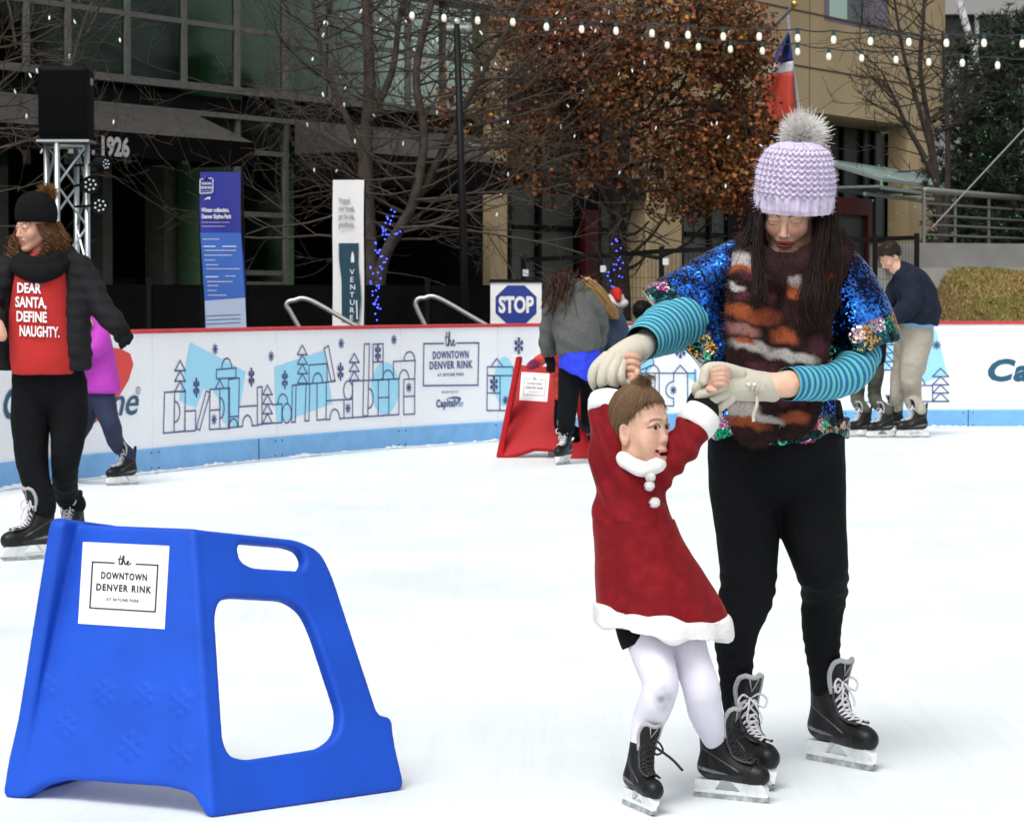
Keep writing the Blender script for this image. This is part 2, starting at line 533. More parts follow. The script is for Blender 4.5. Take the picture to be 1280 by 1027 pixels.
WP = [(-3.6, 8), (-4.3, 10.5), (-4.45, 13), (-4.1, 15.8)]
for px, yb in ((0, 611), (180, 591), (400, 568), (600, 552.5), (840, 539.5), (1050, 534.8), (1280, 533.5)):
    g = G(px, yb); WP.append((g.x, g.y))
WP += [(7.2, 27.0), (9.5, 26.2), (11.5, 24.6)]
WC = catmull(WP, 24)                                       # inner face of the boards, in plan
WS = np.concatenate([[0], np.cumsum(np.linalg.norm(np.diff(WC, axis=0), axis=1))])
WT = np.gradient(WC, axis=0); WT /= np.linalg.norm(WT, axis=1)[:, None]
WNRM = np.stack([WT[:, 1], -WT[:, 0]], 1)                  # towards the rink
HB = 1.04
def wallpt(s, z, off=0.0):
    x = np.interp(s, WS, WC[:, 0]); y = np.interp(s, WS, WC[:, 1])
    nx = np.interp(s, WS, WNRM[:, 0]); ny = np.interp(s, WS, WNRM[:, 1])
    return Vector((x + nx * off, y + ny * off, z))
WA = WC[:, 0] / WC[:, 1]
def W(px, py):
    """pixel -> (distance along the boards, height)"""
    a = ray(px, py).x / ray(px, py).y
    ok = slice(60, len(WA) - 30)
    s = float(np.interp(a, WA[ok], WS[ok])); p = wallpt(s, 0)
    return s, P(px, py, p.y).z

ice = MB()
ring = [(x, y, 0) for x, y in WC] + [(13, 10, 0), (12, -8, 0), (-6, -8, 0)]
ice.poly(ring)
io = ice.build('ice', M_ICE); tag(io, kind='structure')

boards = empty('rink_boards', wallpt(WS[len(WS) // 2], 0), 'long curved white rink boards printed with a blue building-block skyline', 'rink boards')
def sweep(prof, name, m, step=1, s0=0, s1=None):
    mb = MB(); idx = range(0, len(WS), step)
    rings = [[list(wallpt(WS[i], z, o)) for o, z in prof] for i in idx]
    mb.loft(np.array(rings), closed=True, caps=True)
    return mb.build(name, m, boards)
sweep([(0, .015), (0, HB - .02), (-.09, HB - .02), (-.09, .015)], 'panel', M_BOARD)
sweep([(.012, HB - .022), (.012, HB), (.004, HB + .008), (-.10, HB + .008), (-.10, HB - .022)], 'top_rail', M_REDRAIL)
sweep([(.022, .0), (.022, .165), (.014, .175), (-.05, .175), (-.05, .0)], 'kick_plate', M_KICK)
jm = MB()
for px in (640, 1210, 320, 905):
    s, _ = W(px, 450)
    a = wallpt(s, .0, .0245); b = wallpt(s, .175, .0245)
    jm = MB(); jm.bar(a, b, .006, .004, up=(0, 1, 0)); jm.build('kick_plate_seam', M_BLACK, boards)
jm = MB()
for px in (32, 190, 345, 500, 622, 760, 905, 1062, 1210):
    s, _ = W(px, 450)
    for z in (.03, .145):
        for ds in (-.05, .05):
            p = wallpt(s + ds, z, .022); jm.ball(p, .007, 4)
jm.build('bolt', M_BLACK, boards)

LW_ = .0115
def zmap(ox, oy, sc):
    return lambda x, y: W(ox + x / sc, oy + y / sc)
def flake(f, c, r, w, ry=None, arms=6):
    ry = ry or r
    for k in range(arms // 2 if arms != 6 else 3):
        pass
    for k in range(arms):
        a = PI / 2 + k * 2 * PI / arms
        d = np.array([math.cos(a) * r, math.sin(a) * ry]); c_ = np.array(c)
        f.line([c_, c_ + d], w)
        if arms == 6 and r > .036:
            for q in (.5, .78):
                for sgn in (-1, 1):
                    e = np.array([math.cos(a + sgn * .75) * r, math.sin(a + sgn * .75) * ry]) * .28
                    f.line([c_ + d * q, c_ + d * q + e], w)
def art(fn, name, m, off):
    f = Flat(); fn(f)
    return f.build(name, m, boards, lambda u, v: wallpt(u, v, off), step=.12)

Z1 = zmap(180, 380, 2.7826); Z2 = zmap(600, 320, 3.668); Z3 = zmap(780, 420, 5.71); Z4 = zmap(1080, 400, 6.4); Z5 = zmap(0, 460, 3.95); Z0 = zmap(0, 0, 1)
def blob(fn): art(fn, 'pale_blue_shape', M_SKYBLUE, .003)
for Zq, pts in ((Z1, [(160, 133), (353, 235), (322, 425), (275, 410), (260, 330), (235, 292), (205, 295), (180, 362), (122, 335)]), (Z1, [(452, 220), (625, 162), (655, 345), (460, 418)]),
                (Z3, [(20, 300), (105, 210), (200, 145), (212, 205), (118, 330), (20, 380)]), (Z3, [(440, 285), (520, 240), (520, 330)]),
                (Z4, [(520, 20), (582, 90), (665, 430), (480, 500), (330, 330)]), (Z4, [(-200, 60), (60, 0), (240, 200), (235, 330), (130, 460), (-200, 400)])):
    blob(lambda f: f.poly([Zq(*p) for p in pts]))
c1_, e1_ = Z1(838, 292), Z1(886, 292); blob(lambda f: f.disc(c1_, abs(e1_[0] - c1_[0]), 36, abs(Z1(838, 202)[1] - c1_[1])))
c2_ = Z2(112, 575); blob(lambda f: f.disc(c2_, .14, 36, .22))
def skyline(f):
    def L(Z, *pts, closed=False): f.line([Z(*p) for p in pts], LW_, closed)
    def A(Z, c, rx, ry, a0, a1):
        C = Z(*c); f.arc(C, abs(Z(c[0] + rx, c[1])[0] - C[0]), a0, a1, LW_, 16, abs(Z(c[0], c[1] - ry)[1] - C[1]))
    def T(Z, cx, y, hw, h, n, gap=0):
        for k in range(n): L(Z, (cx, y + k * h), (cx - hw, y + (k + 1) * h), (cx + hw, y + (k + 1) * h), closed=True)
    T(Z1, 124, 196, 18, 36, 3)
    L(Z1, (70, 307), (142, 303), (140, 442), (66, 449), closed=True); L(Z1, (105, 305), (103, 447)); A(Z1, (105, 375), 18, 36, -90, 90)
    L(Z1, (141, 373), (178, 370), (178, 440), (141, 443), closed=True)
    L(Z1, (180, 433), (215, 302), (228, 308), (192, 438), closed=True)
    L(Z1, (228, 297), (296, 292), (296, 432), (226, 436), closed=True); L(Z1, (227, 370), (262, 367)); L(Z1, (262, 294), (262, 434)); A(Z1, (262, 362), 15, 36, -90, 90)
    L(Z1, (246, 295), (261, 262), (276, 293), closed=True)
    L(Z1, (250, 228), (318, 222), (318, 256), (250, 260), closed=True); A(Z1, (286, 223), 17, 34, 0, 180)
    L(Z1, (292, 262), (330, 257), (326, 427), (292, 430), closed=True); L(Z1, (292, 392), (327, 390)); A(Z1, (309, 427), 15, 28, 0, 180)
    L(Z1, (330, 357), (393, 353), (393, 422), (374, 423)); A(Z1, (358, 423), 17, 36, 0, 180); L(Z1, (326, 427), (341, 425))
    L(Z1, (393, 290), (409, 287), (409, 418), (393, 420), closed=True)
    T(Z1, 428, 282, 17, 33, 4)
    L(Z1, (445, 350), (478, 347), (478, 412), (410, 417)); A(Z1, (481, 347), 17, 34, 0, 180)
    A(Z1, (495, 380), 16, 34, 0, 360)
    T(Z1, 549, 143, 17, 33, 4)
    L(Z1, (514, 283), (583, 276)); L(Z1, (514, 283), (527, 281), (525, 410), (512, 411), closed=True); L(Z1, (562, 279), (575, 277), (572, 405), (558, 407), closed=True)
    L(Z1, (572, 212), (635, 207), (635, 272), (572, 277), closed=True); A(Z1, (602, 274), 17, 34, 0, 180)
    L(Z1, (600, 275), (632, 272), (632, 400), (600, 404), closed=True); L(Z1, (632, 272), (664, 268))
    L(Z1, (625, 155), (640, 145), (663, 264), (650, 270), closed=True)
    T(Z1, 730, 172, 17, 31, 3)
    A(Z1, (709, 300), 16, 33, 0, 360)
    L(Z1, (634, 336), (724, 330), (724, 395), (680, 398)); L(Z1, (632, 402), (645, 401)); A(Z1, (662, 400), 17, 34, 0, 180); L(Z1, (694, 333), (694, 397))
    L(Z1, (724, 268), (886, 260)); L(Z1, (724, 268), (724, 395)); L(Z1, (765, 140), (783, 138), (777, 388), (760, 390), closed=True)
    L(Z1, (795, 140), (830, 138), (830, 262), (795, 264), closed=True); L(Z1, (795, 202), (830, 200))
    L(Z1, (866, 260), (866, 200), (942, 196), (940, 262)); A(Z1, (922, 197), 19, 31, 0, 180); A(Z1, (847, 262), 19, 32, 0, 180)
    L(Z1, (780, 265), (885, 260), (885, 384), (724, 395)); L(Z1, (813, 264), (813, 387)); L(Z1, (850, 262), (850, 386)); L(Z1, (813, 326), (850, 324)); A(Z1, (780, 328), 16, 34, -90, 90)
    A(Z1, (903, 262), 17, 33, 0, 180); L(Z1, (902, 262), (940, 260), (940, 382), (902, 384), closed=True); L(Z1, (902, 322), (940, 320))
    for c in ((246, 157), (441, 182), (685, 137), (868, 124), (242, 402), (708, 362), (920, 290)): flake(f, Z1(*c), .036, LW_, arms=8)
    for c in ((180, 290), (372, 254), (488, 263), (682, 235), (812, 170)): flake(f, Z1(*c), .042, LW_, .068)
    # second skyline beside the red aid
    L(Z2, (48, 508), (75, 470), (104, 508)); L(Z2, (32, 508), (150, 508), (150, 548), (32, 548), closed=True)
    L(Z2, (32, 548), (90, 548), (90, 708), (30, 708), closed=True); L(Z2, (31, 628), (90, 628)); L(Z2, (150, 548), (150, 708), (90, 708)); L(Z2, (430, 600), (465, 600), (465, 700), (430, 700))
    flake(f, Z2(62, 587), .05, LW_ * 1.1, .062); flake(f, Z2(176, 411), .058, LW_ * 1.2, .068); flake(f, Z2(115, 660), .032, LW_ * 1.2, arms=8)
    # between the child and the woman
    L(Z3, (115, 265), (505, 265)); L(Z3, (350, 265), (400, 208), (452, 265)); A(Z3, (200, 268), 50, 60, 0, 180); A(Z3, (80, 300), 35, 30, 0, 180)
    L(Z3, (118, 265), (118, 330)); L(Z3, (218, 265), (218, 498)); L(Z3, (248, 265), (248, 498)); L(Z3, (352, 265), (352, 325)); A(Z3, (352, 384), 56, 59, 90, 270)
    L(Z3, (352, 443), (352, 498), (218, 498)); L(Z3, (452, 265), (452, 498), (505, 498), (505, 240)); L(Z3, (105, 210), (200, 145), (212, 205), (115, 242), closed=True)
    flake(f, Z3(350, 385), .034, LW_ * 1.1, arms=8); flake(f, Z3(400, 105), .062, LW_ * 1.2, .064)
    # right of the woman
    T(Z4, 612, 385, 65, 66, 4); T(Z4, 168, 130, 66, 67, 4)
    L(Z4, (232, 400), (300, 400), (300, 655), (232, 655), closed=True); L(Z4, (300, 600), (360, 600)); L(Z4, (-60, 655), (150, 655)); L(Z4, (-30, 470), (-30, 655))
    L(Z4, (420, 522), (547, 522), (547, 650), (420, 650)); L(Z4, (547, 650), (678, 650)); A(Z4, (430, 522), 55, 62, 0, 180)
    flake(f, Z4(580, 200), .036, LW_ * 1.2, arms=8); flake(f, Z4(452, 387), .012, LW_, arms=8)
art(skyline, 'skyline_line_print', M_INK, .006)
def script_the(f, at, h, w, sc=1):
    """small handwritten 'the'"""
    x, y = at
    S = [[(0, .62), (.34, .66)], [(.2, 1.0), (.1, .5), (.1, .12), (.2, .02), (.34, .14)],
         [(.34, .14), (.52, .6), (.56, .95), (.48, 1.0), (.42, .7), (.40, .02), (.5, .38), (.62, .42), (.66, .25), (.68, .04), (.80, .1)],
         [(.80, .1), (1.0, .24), (1.05, .38), (.95, .42), (.88, .25), (.94, .04), (1.1, .04), (1.28, .2)]]
    for st in S: f.line([(x + (p[0] - .62) * h * sc, y + p[1] * h) for p in catmull(st, 5)], w)
def plate(f, Z, hw=None):
    """the rink's boxed name, on the boards"""
    b = [Z(972, 138), Z(1163, 135), Z(1160, 282), Z(970, 284)]
    f.line([Z(1040, 137), b[0], b[3], b[2], b[1], Z(1088, 136)], .013)
    c = Z(1064, 146); script_the(f, c, .12, .010)
    def tx(t, x, y, wpx, size, bold): 
        c = Z(x, y); wd = abs(Z(x + wpx / 2, y)[0] - Z(x - wpx / 2, y)[0])
        f.text(t, c, size, bold, 0, 'CENTER', 1.15, width=wd)
    tx('DOWNTOWN', 1065, 189, 125, .092, .0025); tx('DENVER RINK', 1065, 224, 150, .092, .0025); tx('AT SKYLINE PARK', 1065, 250, 92, .036, .001)
    tx('PRESENTED BY', 1062, 309, 58, .026, .0004)
    tx('Capital', 1048, 357, 66, .092, .004)
art(lambda f: plate(f, Z1), 'rink_name_print', M_INK, .0065)
def one_small(f):
    c = Z1(1085, 357); f.text('One', c, .088, 0, .3, 'CENTER', .9, width=.17)
art(one_small, 'sponsor_word_print', mat('grey blue ink', (.2, .28, .42), .5), .0066)
def swoosh_small(f): f.poly([Z1(*p) for p in ((1045, 330), (1075, 321), (1098, 323), (1101, 330), (1094, 342), (1080, 352), (1090, 338), (1092, 331), (1082, 328), (1060, 329))])
art(swoosh_small, 'sponsor_arc_print', M_INK, .0066)
def big_word(x0, x1, y, sz, bo, sp):
    def fn(f):
        a, b = Z0(x0, y), Z0(x1, y); f.text('Capital', a, sz, bo, .22, 'LEFT', sp, width=b[0] - a[0])
    return fn
art(big_word(1, 100, 524, .29, .008, 1.1), 'large_sponsor_word_print', M_TEALINK, .0065)
art(big_word(1231, 1378, 475, .29, .012, 1.12), 'large_sponsor_word_print', M_TEALINK, .0065)
def big_one(f):
    a, b = Z0(103, 522), Z0(168, 520); f.text('One', a, .30, .002, .3, 'LEFT', .95, width=b[0] - a[0])
    c = Z0(172, 488); f.arc(c, .026, 0, 360, .006, 14); f.text('R', (c[0] - .011, c[1] - .013), .035, 0)
art(big_one, 'large_sponsor_thin_word_print', M_TEALINK, .0068)
def big_swoosh(f): f.poly([Z0(*p) for p in ((40, 446), (80, 436), (115, 431), (150, 436), (162, 442), (166, 455), (160, 475), (145, 500), (125, 523), (99, 542), (115, 520), (130, 497), (137, 476), (134, 462), (110, 452), (70, 450))])
art(big_swoosh, 'large_sponsor_arc_print', M_REDINK, .0062)

# ================================================================== facade line of the two big buildings
O_ = Vector((P(300, 372, 33).x, 33.0)); U_ = Vector((2060, 3400)).normalized(); N_ = Vector((U_.y, -U_.x))
def FT(px, py, off=0.0):
    r = ray(px, py); o = O_ + N_ * off
    # (r.x, r.y) s = o + U t
    det = r.x * -U_.y + r.y * U_.x
    s = (o.x * -U_.y + o.y * U_.x) / det
    t = (r.x * o.y - r.y * o.x) / -det if abs(det) > 0 else 0
    p = Vector((r.x * s, r.y * s)); t = (p - o).dot(U_)
    return t, EYE + r.z * s
def FP(t, z, off=0.0):
    q = O_ + U_ * t + N_ * off
    return Vector((q.x, q.y, z))
def fbox(mb, t0, z0, t1, z1, o0, o1):
    if t0 > t1: t0, t1 = t1, t0
    if z0 > z1: z0, z1 = z1, z0
    V = [FP(t, z, o) for z in (z0, z1) for o in (o0, o1) for t in (t0, t1)]
    mb.add([list(v) for v in V], [[0, 2, 3, 1], [4, 5, 7, 6], [0, 1, 5, 4], [2, 6, 7, 3], [0, 4, 6, 2], [1, 3, 7, 5]])
def fpx(mb, a, b, o0, o1, ref=None):
    """box from pixel corner a (top left) to b (bottom right), measured on the front plane o1"""
    t0, z1 = FT(*a, o1); t1, z0 = FT(*b, o1); fbox(mb, t0, z0, t1, z1, o0, o1)

def glass_setup(nt, b, tc, src):
    L = nt.links; out = nt.nodes['Material Output']
    tr = node(nt, 'ShaderNodeBsdfTransparent'); tr.inputs[0].default_value = (.52, .68, .58, 1)
    gl = node(nt, 'ShaderNodeBsdfGlossy'); gl.inputs['Color'].default_value = (.62, .80, .70, 1); gl.inputs['Roughness'].default_value = .06
    nz = node(nt, 'ShaderNodeTexNoise', i_Scale=.8); L.new(tc.outputs['Object'], nz.inputs['Vector'])
    bu = node(nt, 'ShaderNodeBump', i_Strength=.06, i_Distance=.1); L.new(nz.outputs['Fac'], bu.inputs['Height']); L.new(bu.outputs[0], gl.inputs['Normal'])
    fr = node(nt, 'ShaderNodeFresnel', i_IOR=1.20)
    mx = node(nt, 'ShaderNodeMixShader'); L.new(fr.outputs[0], mx.inputs[0]); L.new(tr.outputs[0], mx.inputs[1]); L.new(gl.outputs[0], mx.inputs[2])
    L.new(mx.outputs[0], out.inputs['Surface'])
M_GLASS = mat('dark tinted glass', (.02, .03, .03), .1, setup=glass_setup)
M_MULL = mat('grey aluminium mullion', (.15, .15, .135), .6, var=(8, .15), spec=.2)
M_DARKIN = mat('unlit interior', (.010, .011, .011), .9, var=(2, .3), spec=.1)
M_DARKWALL = mat('charcoal wall', (.016, .015, .014), .8, spec=.15, var=(4, .3), bump=(20, .2, .01))
M_GREENCOL = mat('green painted column', (.15, .30, .15), .6, var=(3, .15))
M_AWN = mat('grey awning canvas', (.062, .060, .056), .9, spec=.05, var=(5, .15), bump=(120, .3, .004))
M_AWN2 = mat('black awning valance', (.007, .006, .0055), .9, var=(5, .2), spec=.05)

gb = empty('glass_office_building', FP(0, 0), 'dark glass office building with grey mullions and two canvas awnings', 'building')
z_beam = FT(303, 111)[1]; z_top = FT(303, -75)[1]; z_tr = FT(303, 36)[1]; z_aw = FT(303, 160)[1]
sh = MB()
tL = FT(-60, 60)[0] - 8 * 1.15; tR = FT(611, 200)[0]
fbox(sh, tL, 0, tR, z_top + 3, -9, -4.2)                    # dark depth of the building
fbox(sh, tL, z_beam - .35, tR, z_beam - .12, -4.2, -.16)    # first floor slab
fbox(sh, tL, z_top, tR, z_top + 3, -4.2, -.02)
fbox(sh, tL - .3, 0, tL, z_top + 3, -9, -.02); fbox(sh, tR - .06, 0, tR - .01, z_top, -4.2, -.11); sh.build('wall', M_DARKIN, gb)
fl = MB(); fbox(fl, FT(300, 50)[0], z_beam + 2.2, tR, z_beam + 2.9, -4.1, -1.4); fl.build('ceiling_bulkhead', M_GREENCOL, gb)
bm_ = MB()
fbox(bm_, tL, z_beam - .07, tR, z_beam + .015, -.15, -.02); fbox(bm_, tL, z_beam - .37, tR, z_beam - .31, -.15, -.03)
bm_.build('spandrel_beam', M_MULL, gb)
cb = MB(); fbox(cb, FT(520, 0)[0], FT(560, 2)[1], tR - .02, FT(560, -22)[1], -.1, .25); cb.build('cornice', mat('white cornice', (.6, .6, .58), .6), gb)
bays = [-60, -15, 40, 92, 166, 237, 303, 363, 420, 470, 517, 560, 612]
ts = [FT(b, 60)[0] for b in bays]
ts = [ts[0] - 1.15 * k for k in range(8, 0, -1)] + ts; bays = [-60] * 8 + bays
for i in range(len(ts) - 1):
    w = MB(); fbox(w, ts[i] + .03, z_beam + .03, ts[i + 1] - .03, z_top, -.10, -.085)
    win = w.build('window', M_GLASS, gb)
    fr = MB()
    fbox(fr, ts[i] - .055, z_beam + .02, ts[i] + .03, z_top, -.11, -.055)
    fbox(fr, ts[i] + .03, z_tr - .03, ts[i + 1] - .055, z_tr + .03, -.11, -.065)
    fr.build('frame', M_MULL, win)
for i in range(len(ts) - 1):                                # lower glazing above the awnings and down the bay between them
    lo = z_aw - .2 if i < 8 else .2 if 303 <= bays[i] < 363 else FT(bays[i], 205)[1]
    w = MB(); fbox(w, ts[i] + .03, lo, ts[i + 1] - .03, z_beam - .38, -.10, -.085)
    win = w.build('window', M_GLASS, gb)
    fr = MB(); fbox(fr, ts[i] - .055, lo, ts[i] + .03, z_beam - .37, -.11, -.055)
    if 303 <= bays[i] < 363:
        for y in (191, 268, 341): z = FT(330, y)[1]; fbox(fr, ts[i] + .03, z - .03, ts[i + 1] - .055, z + .03, -.11, -.07)
        fbox(fr, ts[i] + .03, FT(330, 352)[1] - .3, ts[i + 1] - .055, FT(330, 352)[1], -.11, -.05)
        fbox(fr, ts[i + 1] - .055, lo, ts[i + 1] + .03, z_beam - .37, -.11, -.052)
    fr.build('frame', M_MULL, win)
for px, w_ in ((350, .17), (262, .40), (318, .13)):
    c = MB(); t, _ = FT(px, 100, -.6); b = FP(t, 0, -.6)
    c.lathe([(w_ * 1.0, 0), (w_, z_top)] if px != 318 else [(w_, z_beam + .2), (w_, z_top)], (b.x, b.y, 0), 20, caps=False)
    c.build('column', M_GREENCOL, gb, smooth=True)
js = MB()                                                   # dim jambs of the shopfront under the first awning
for a, b in ((128, 140), (205, 236), (-20, 10)):
    t0, t1 = FT(a, 200, -.9)[0], FT(b, 200, -.9)[0]; fbox(js, t0, 0, t1, FT(200, 190)[1], -1.2, -.9)
js.build('shopfront_jamb', M_MULL, gb)
sb_ = MB(); fbox(sb_, tL, 0, FT(303, 300)[0], FT(230, 347)[1], -1.6, -1.3); fbox(sb_, FT(365, 300)[0], 0, tR, .9, -1.6, -1.2); sb_.build('shopfront_base', M_DARKWALL, gb)
def awning(xw0, xw1, ytop, xf1, yf, yv, off, name_text=None):
    t1, zt = FT(xw1, ytop, .02); t0 = FT(xw0, ytop, .02)[0]
    _, zf = FT(xf1, yf, off); _, zv = FT(xf1, yv, off)
    return t0, t1, zt, zf, zv
def mk_awning(t0, t1, zt, zf, zv, off):
    a = MB()
    a.add([FP(t0, zt, .03), FP(t1, zt, .03), FP(t1, zf, off), FP(t0, zf, off)], [[0, 1, 2, 3]])
    a.add([FP(t1, zt, .03), FP(t1, zf, off), FP(t1, zf, .03)], [[0, 1, 2]]); a.add([FP(t0, zt, .03), FP(t0, zf, off), FP(t0, zf, .03)], [[0, 2, 1]])
    o = a.build('awning', M_AWN, gb)
    v = MB(); e = off + .004
    fbox(v, t0 - .01, zv, t1 + .01, zf, e, e + .012); fbox(v, t1, zv, t1 + .012, zf, .03, e); fbox(v, t0 - .012, zv, t0, zf, .03, e)
    v.build('valance', M_AWN2, o)
    return o
t0, t1, zt, zf, zv = awning(-90, 237, 140, 311, 178, 207, .95)
aw = mk_awning(t0, t1, zt, zf, zv, .95)
f = Flat(); a, b = FT(84, 190, .97), FT(161, 190, .97)
f.text('EST. 1926', (a[0], a[1]), .27, .012, 0, 'LEFT', 1.0, width=b[0] - a[0])
f.build('awning_lettering', mat('white lettering', (.7, .7, .68), .6), aw, lambda u, v: FP(u, v, .973))
t0, _, zt, zf, zv = awning(368, 368, 150, 445, 190, 231, .95)
mk_awning(FT(366, 150)[0], FT(560, 180)[0], zt, zf, zv, .95)

# ------------------------------------------------------------------ tan stucco building
def stucco_setup(nt, b, tc, src): pass
M_TAN = mat('tan stucco', (.50, .38, .215), .85, var=(.9, .09), bump=(18, .25, .02))
M_TAN2 = mat('olive tan stucco', (.36, .27, .11), .85, var=(1.2, .10), bump=(18, .25, .02))
M_JOINT = mat('dark joint', (.10, .07, .04), .9)
M_GRNPANEL = mat('grey green panel', (.10, .125, .105), .5, var=(3, .15))
M_FRAME2 = mat('mauve grey frame', (.22, .19, .24), .5)
M_CURT = mat('teal curtain', (.05, .16, .15), .8, var=(9, .4))
M_DKRED = mat('dark red paint', (.16, .008, .012), .5)
tb = empty('stucco_building', FP(FT(900, 200)[0], 0), 'tan stucco building with recessed shopfront, red door and glass canopy', 'building')
F0 = .06
ta, tz = FT(612, 100, F0)[0], FT(1181, 100, F0)[0]; z_sof = FT(1030, 142, F0)[1]; z_up = FT(1000, -160, F0)[1]
w0, zw0 = FT(1030, 0, F0)[0], FT(1072, 35, F0)[1]; w1 = FT(1116, 0, F0)[0]; wa, wb = FT(690, 0, F0)[0], FT(775, 0, F0)[0]
mw = MB()
fbox(mw, ta, z_sof, tz, zw0, -6, F0)
for a, b in ((ta, wa), (wb, w0), (w1, tz)): fbox(mw, a, zw0, b, z_up, -6, F0)
fbox(mw, ta, z_up, tz, z_up + 2, -6, F0)
mw.build('wall', M_TAN, tb)
jt = MB()
for y in (13, 82): z = FT(995, y, F0)[1]; fbox(jt, FT(700, y, F0)[0], z - .018, tz, z + .018, F0 - .02, F0 + .004)
for px in (1012, ): t = FT(px, 40, F0)[0]; fbox(jt, t - .01, z_sof, t + .01, z_up, F0 - .02, F0 + .004)
jt.build('wall_joint', M_JOINT, tb)
for a, b in ((w0, w1), (wa, wb)):
    w = MB(); fbox(w, a, zw0, b, z_up, -.3, -.28); win = w.build('window', M_GLASS, tb)
    fr = MB(); d = b - a
    fbox(fr, a, zw0, a + .12 * d, z_up, -.27, .0); fbox(fr, a + .80 * d, zw0, a + .95 * d, z_up, -.27, .02); fbox(fr, a, zw0, b, zw0 + .07, -.26, .05)
    fr.build('frame', M_FRAME2, win)
    cu = MB()
    n = 60; pts = [(a + d * k / n, -.5 + .05 * math.sin(k * 1.3)) for k in range(n + 1)]
    cu.loft(np.array([[list(FP(t, z, o)) for t, o in pts] for z in (zw0, z_up)]), closed=False)
    cu.build('curtain', M_CURT, win, smooth=True)
# ground storey, set back
gs = MB(); fbox(gs, ta, 0, tz, z_sof, -6, -1.25); gs.build('recess_wall', M_DARKWALL, tb)
for (a, b, m, o) in (((1136, 1168), None, M_TAN, F0 - .02), ((811, 852), None, M_TAN, F0 - .02), ((613, 634), None, M_TAN, F0 - .02)):
    p = MB(); t0, t1 = FT(a[0], 250, o)[0], FT(a[1], 250, o)[0]; fbox(p, t0, 0, t1, z_sof + .01, o - (.42 if a[0] > 700 else .12), o)
    p.build('pillar', m, tb)
for a, b in ((1036, 1048), (1050, 1074), (1076, 1088), (1090, 1106), (855, 882), (884, 905), (640, 668), (672, 716), (752, 790)):
    p = MB(); t0, t1 = FT(a, 250, -1.2)[0], FT(b, 250, -1.2)[0]
    fbox(p, t0, .1, t1, z_sof - .02, -1.24, -1.2)
    win = p.build('window', M_GRNPANEL, tb)
    q = MB(); fbox(q, t1, .1, t1 + .09, z_sof - .02, -1.24, -1.12); fbox(q, t0, 2.3, t1, 2.38, -1.2, -1.16); q.build('frame', M_BLACK, win)
d = MB()
t0, t1 = FT(1041, 270, -1.0)[0], FT(1091, 270, -1.0)[0]; zh = FT(1060, 247, -1.0)[1]; zl = FT(1060, 268, -1.0)[1]
fbox(d, t0, zl, t1, zh, -1.15, -1.0); fbox(d, t1 - .22, 0, t1, zl, -1.15, -1.0); fbox(d, t0, 0, t0 + .15, zl, -1.15, -1.0)
door = d.build('door', M_DKRED, tb)
d = MB(); fbox(d, t0 + .15, 0, t1 - .22, zl, -1.1, -1.08); d.build('pane', M_GRNPANEL, door)
d = MB(); t0, t1 = FT(735, 300, -1.0)[0], FT(752, 300, -1.0)[0]; fbox(d, t0, 0, t1, FT(740, 262, -1)[1], -1.15, -1.05); d.build('door', M_DKRED, tb)
sg = MB(); t0, t1 = FT(660, 240, 0)[0], FT(870, 240, 0)[0]; zs1, zs0 = FT(780, 222, 0)[1], FT(780, 246, 0)[1]
fbox(sg, t0, zs0, t1, zs1, -.25, 0); sgo = sg.build('sign_band', M_BLACK, tb)
f = Flat(); a = FT(818, 240, .0); b = FT(842, 240, 0); f.text('NFL', (a[0], zs0 + .08), .22, .012, 0, 'LEFT', width=b[0] - a[0])
f.build('sign_lettering', mat('white sign letters', (.8, .8, .8), .5), sgo, lambda u, v: FP(u, v, .006))
# glass canopy over the red door
M_CANG = mat('pale canopy glass', (.30, .42, .40), .15, metal=.0, var=(4, .2))
M_CANF = mat('pale green canopy metal', (.30, .37, .34), .4, metal=.4)
ca = MB()
tA, tB = FT(1020, 215, .3)[0], FT(1150, 215, .3)[0]
zc1, zc0 = FT(1060, 204, .3)[1], FT(1060, 238, .3)[1]
ca.add([FP(tA, zc1, .35), FP(tB, zc1 - .1, .35), FP(tB, zc1 - .45, 1.5), FP(tA, zc1 - .35, 1.5)], [[0, 1, 2, 3]])
can = ca.build('canopy', M_CANG, tb)
cf = MB()
for z, o in ((zc1, .35), (zc1 - .36, 1.5), (zc0, .35), (zc0 - .02, 1.5), (zc0 - .12, 1.2)): cf.bar(FP(tA, z, o), FP(tB, z - .08, o), .05, .06)
for k in range(6):
    t = tA + (tB - tA) * k / 5
    cf.bar(FP(t, zc1 - .36, 1.5), FP(t, zc0, 1.5), .04, .04); cf.bar(FP(t, zc1 - .02, .35), FP(t, zc1 - .37, 1.5), .035, .04); cf.bar(FP(t, zc0, .35), FP(t, zc0, 1.5), .035, .04)
cf.build('canopy_frame', M_CANF, can)

# ------------------------------------------------------------------ far dark tower at the right
ft = empty('distant_tower', P(1230, 372, 64) * Vector((1, 1, 0)), 'far dark office tower with a pale band and thin white mullions', 'building')
m = MB(); x0, x1 = P(1164, 100, 62).x, P(1400, 100, 62).x; m.box((x0, 62, 0), (x1, 72, P(0, -120, 62).z)); m.build('wall', mat('dark tower glass', (.03, .032, .036), .35), ft)
m = MB(); m.box((x0 - .1, 61.7, P(0, 18, 61.7).z), (x1, 61.99, P(0, -12, 61.7).z)); m.build('pale_band', mat('pale grey cladding', (.33, .33, .33), .7), ft)
m = MB(); m.box((x0, 61.7, 0), (P(1217, 100, 61.7).x, 61.95, P(0, 76, 61.7).z)); m.box((P(1260, 0, 61.7).x, 61.7, 0), (P(1290, 0, 61.7).x, 61.95, P(0, 90, 61.7).z)); m.build('grey_base', mat('grey stone', (.26, .26, .27), .8, var=(2, .3)), ft)
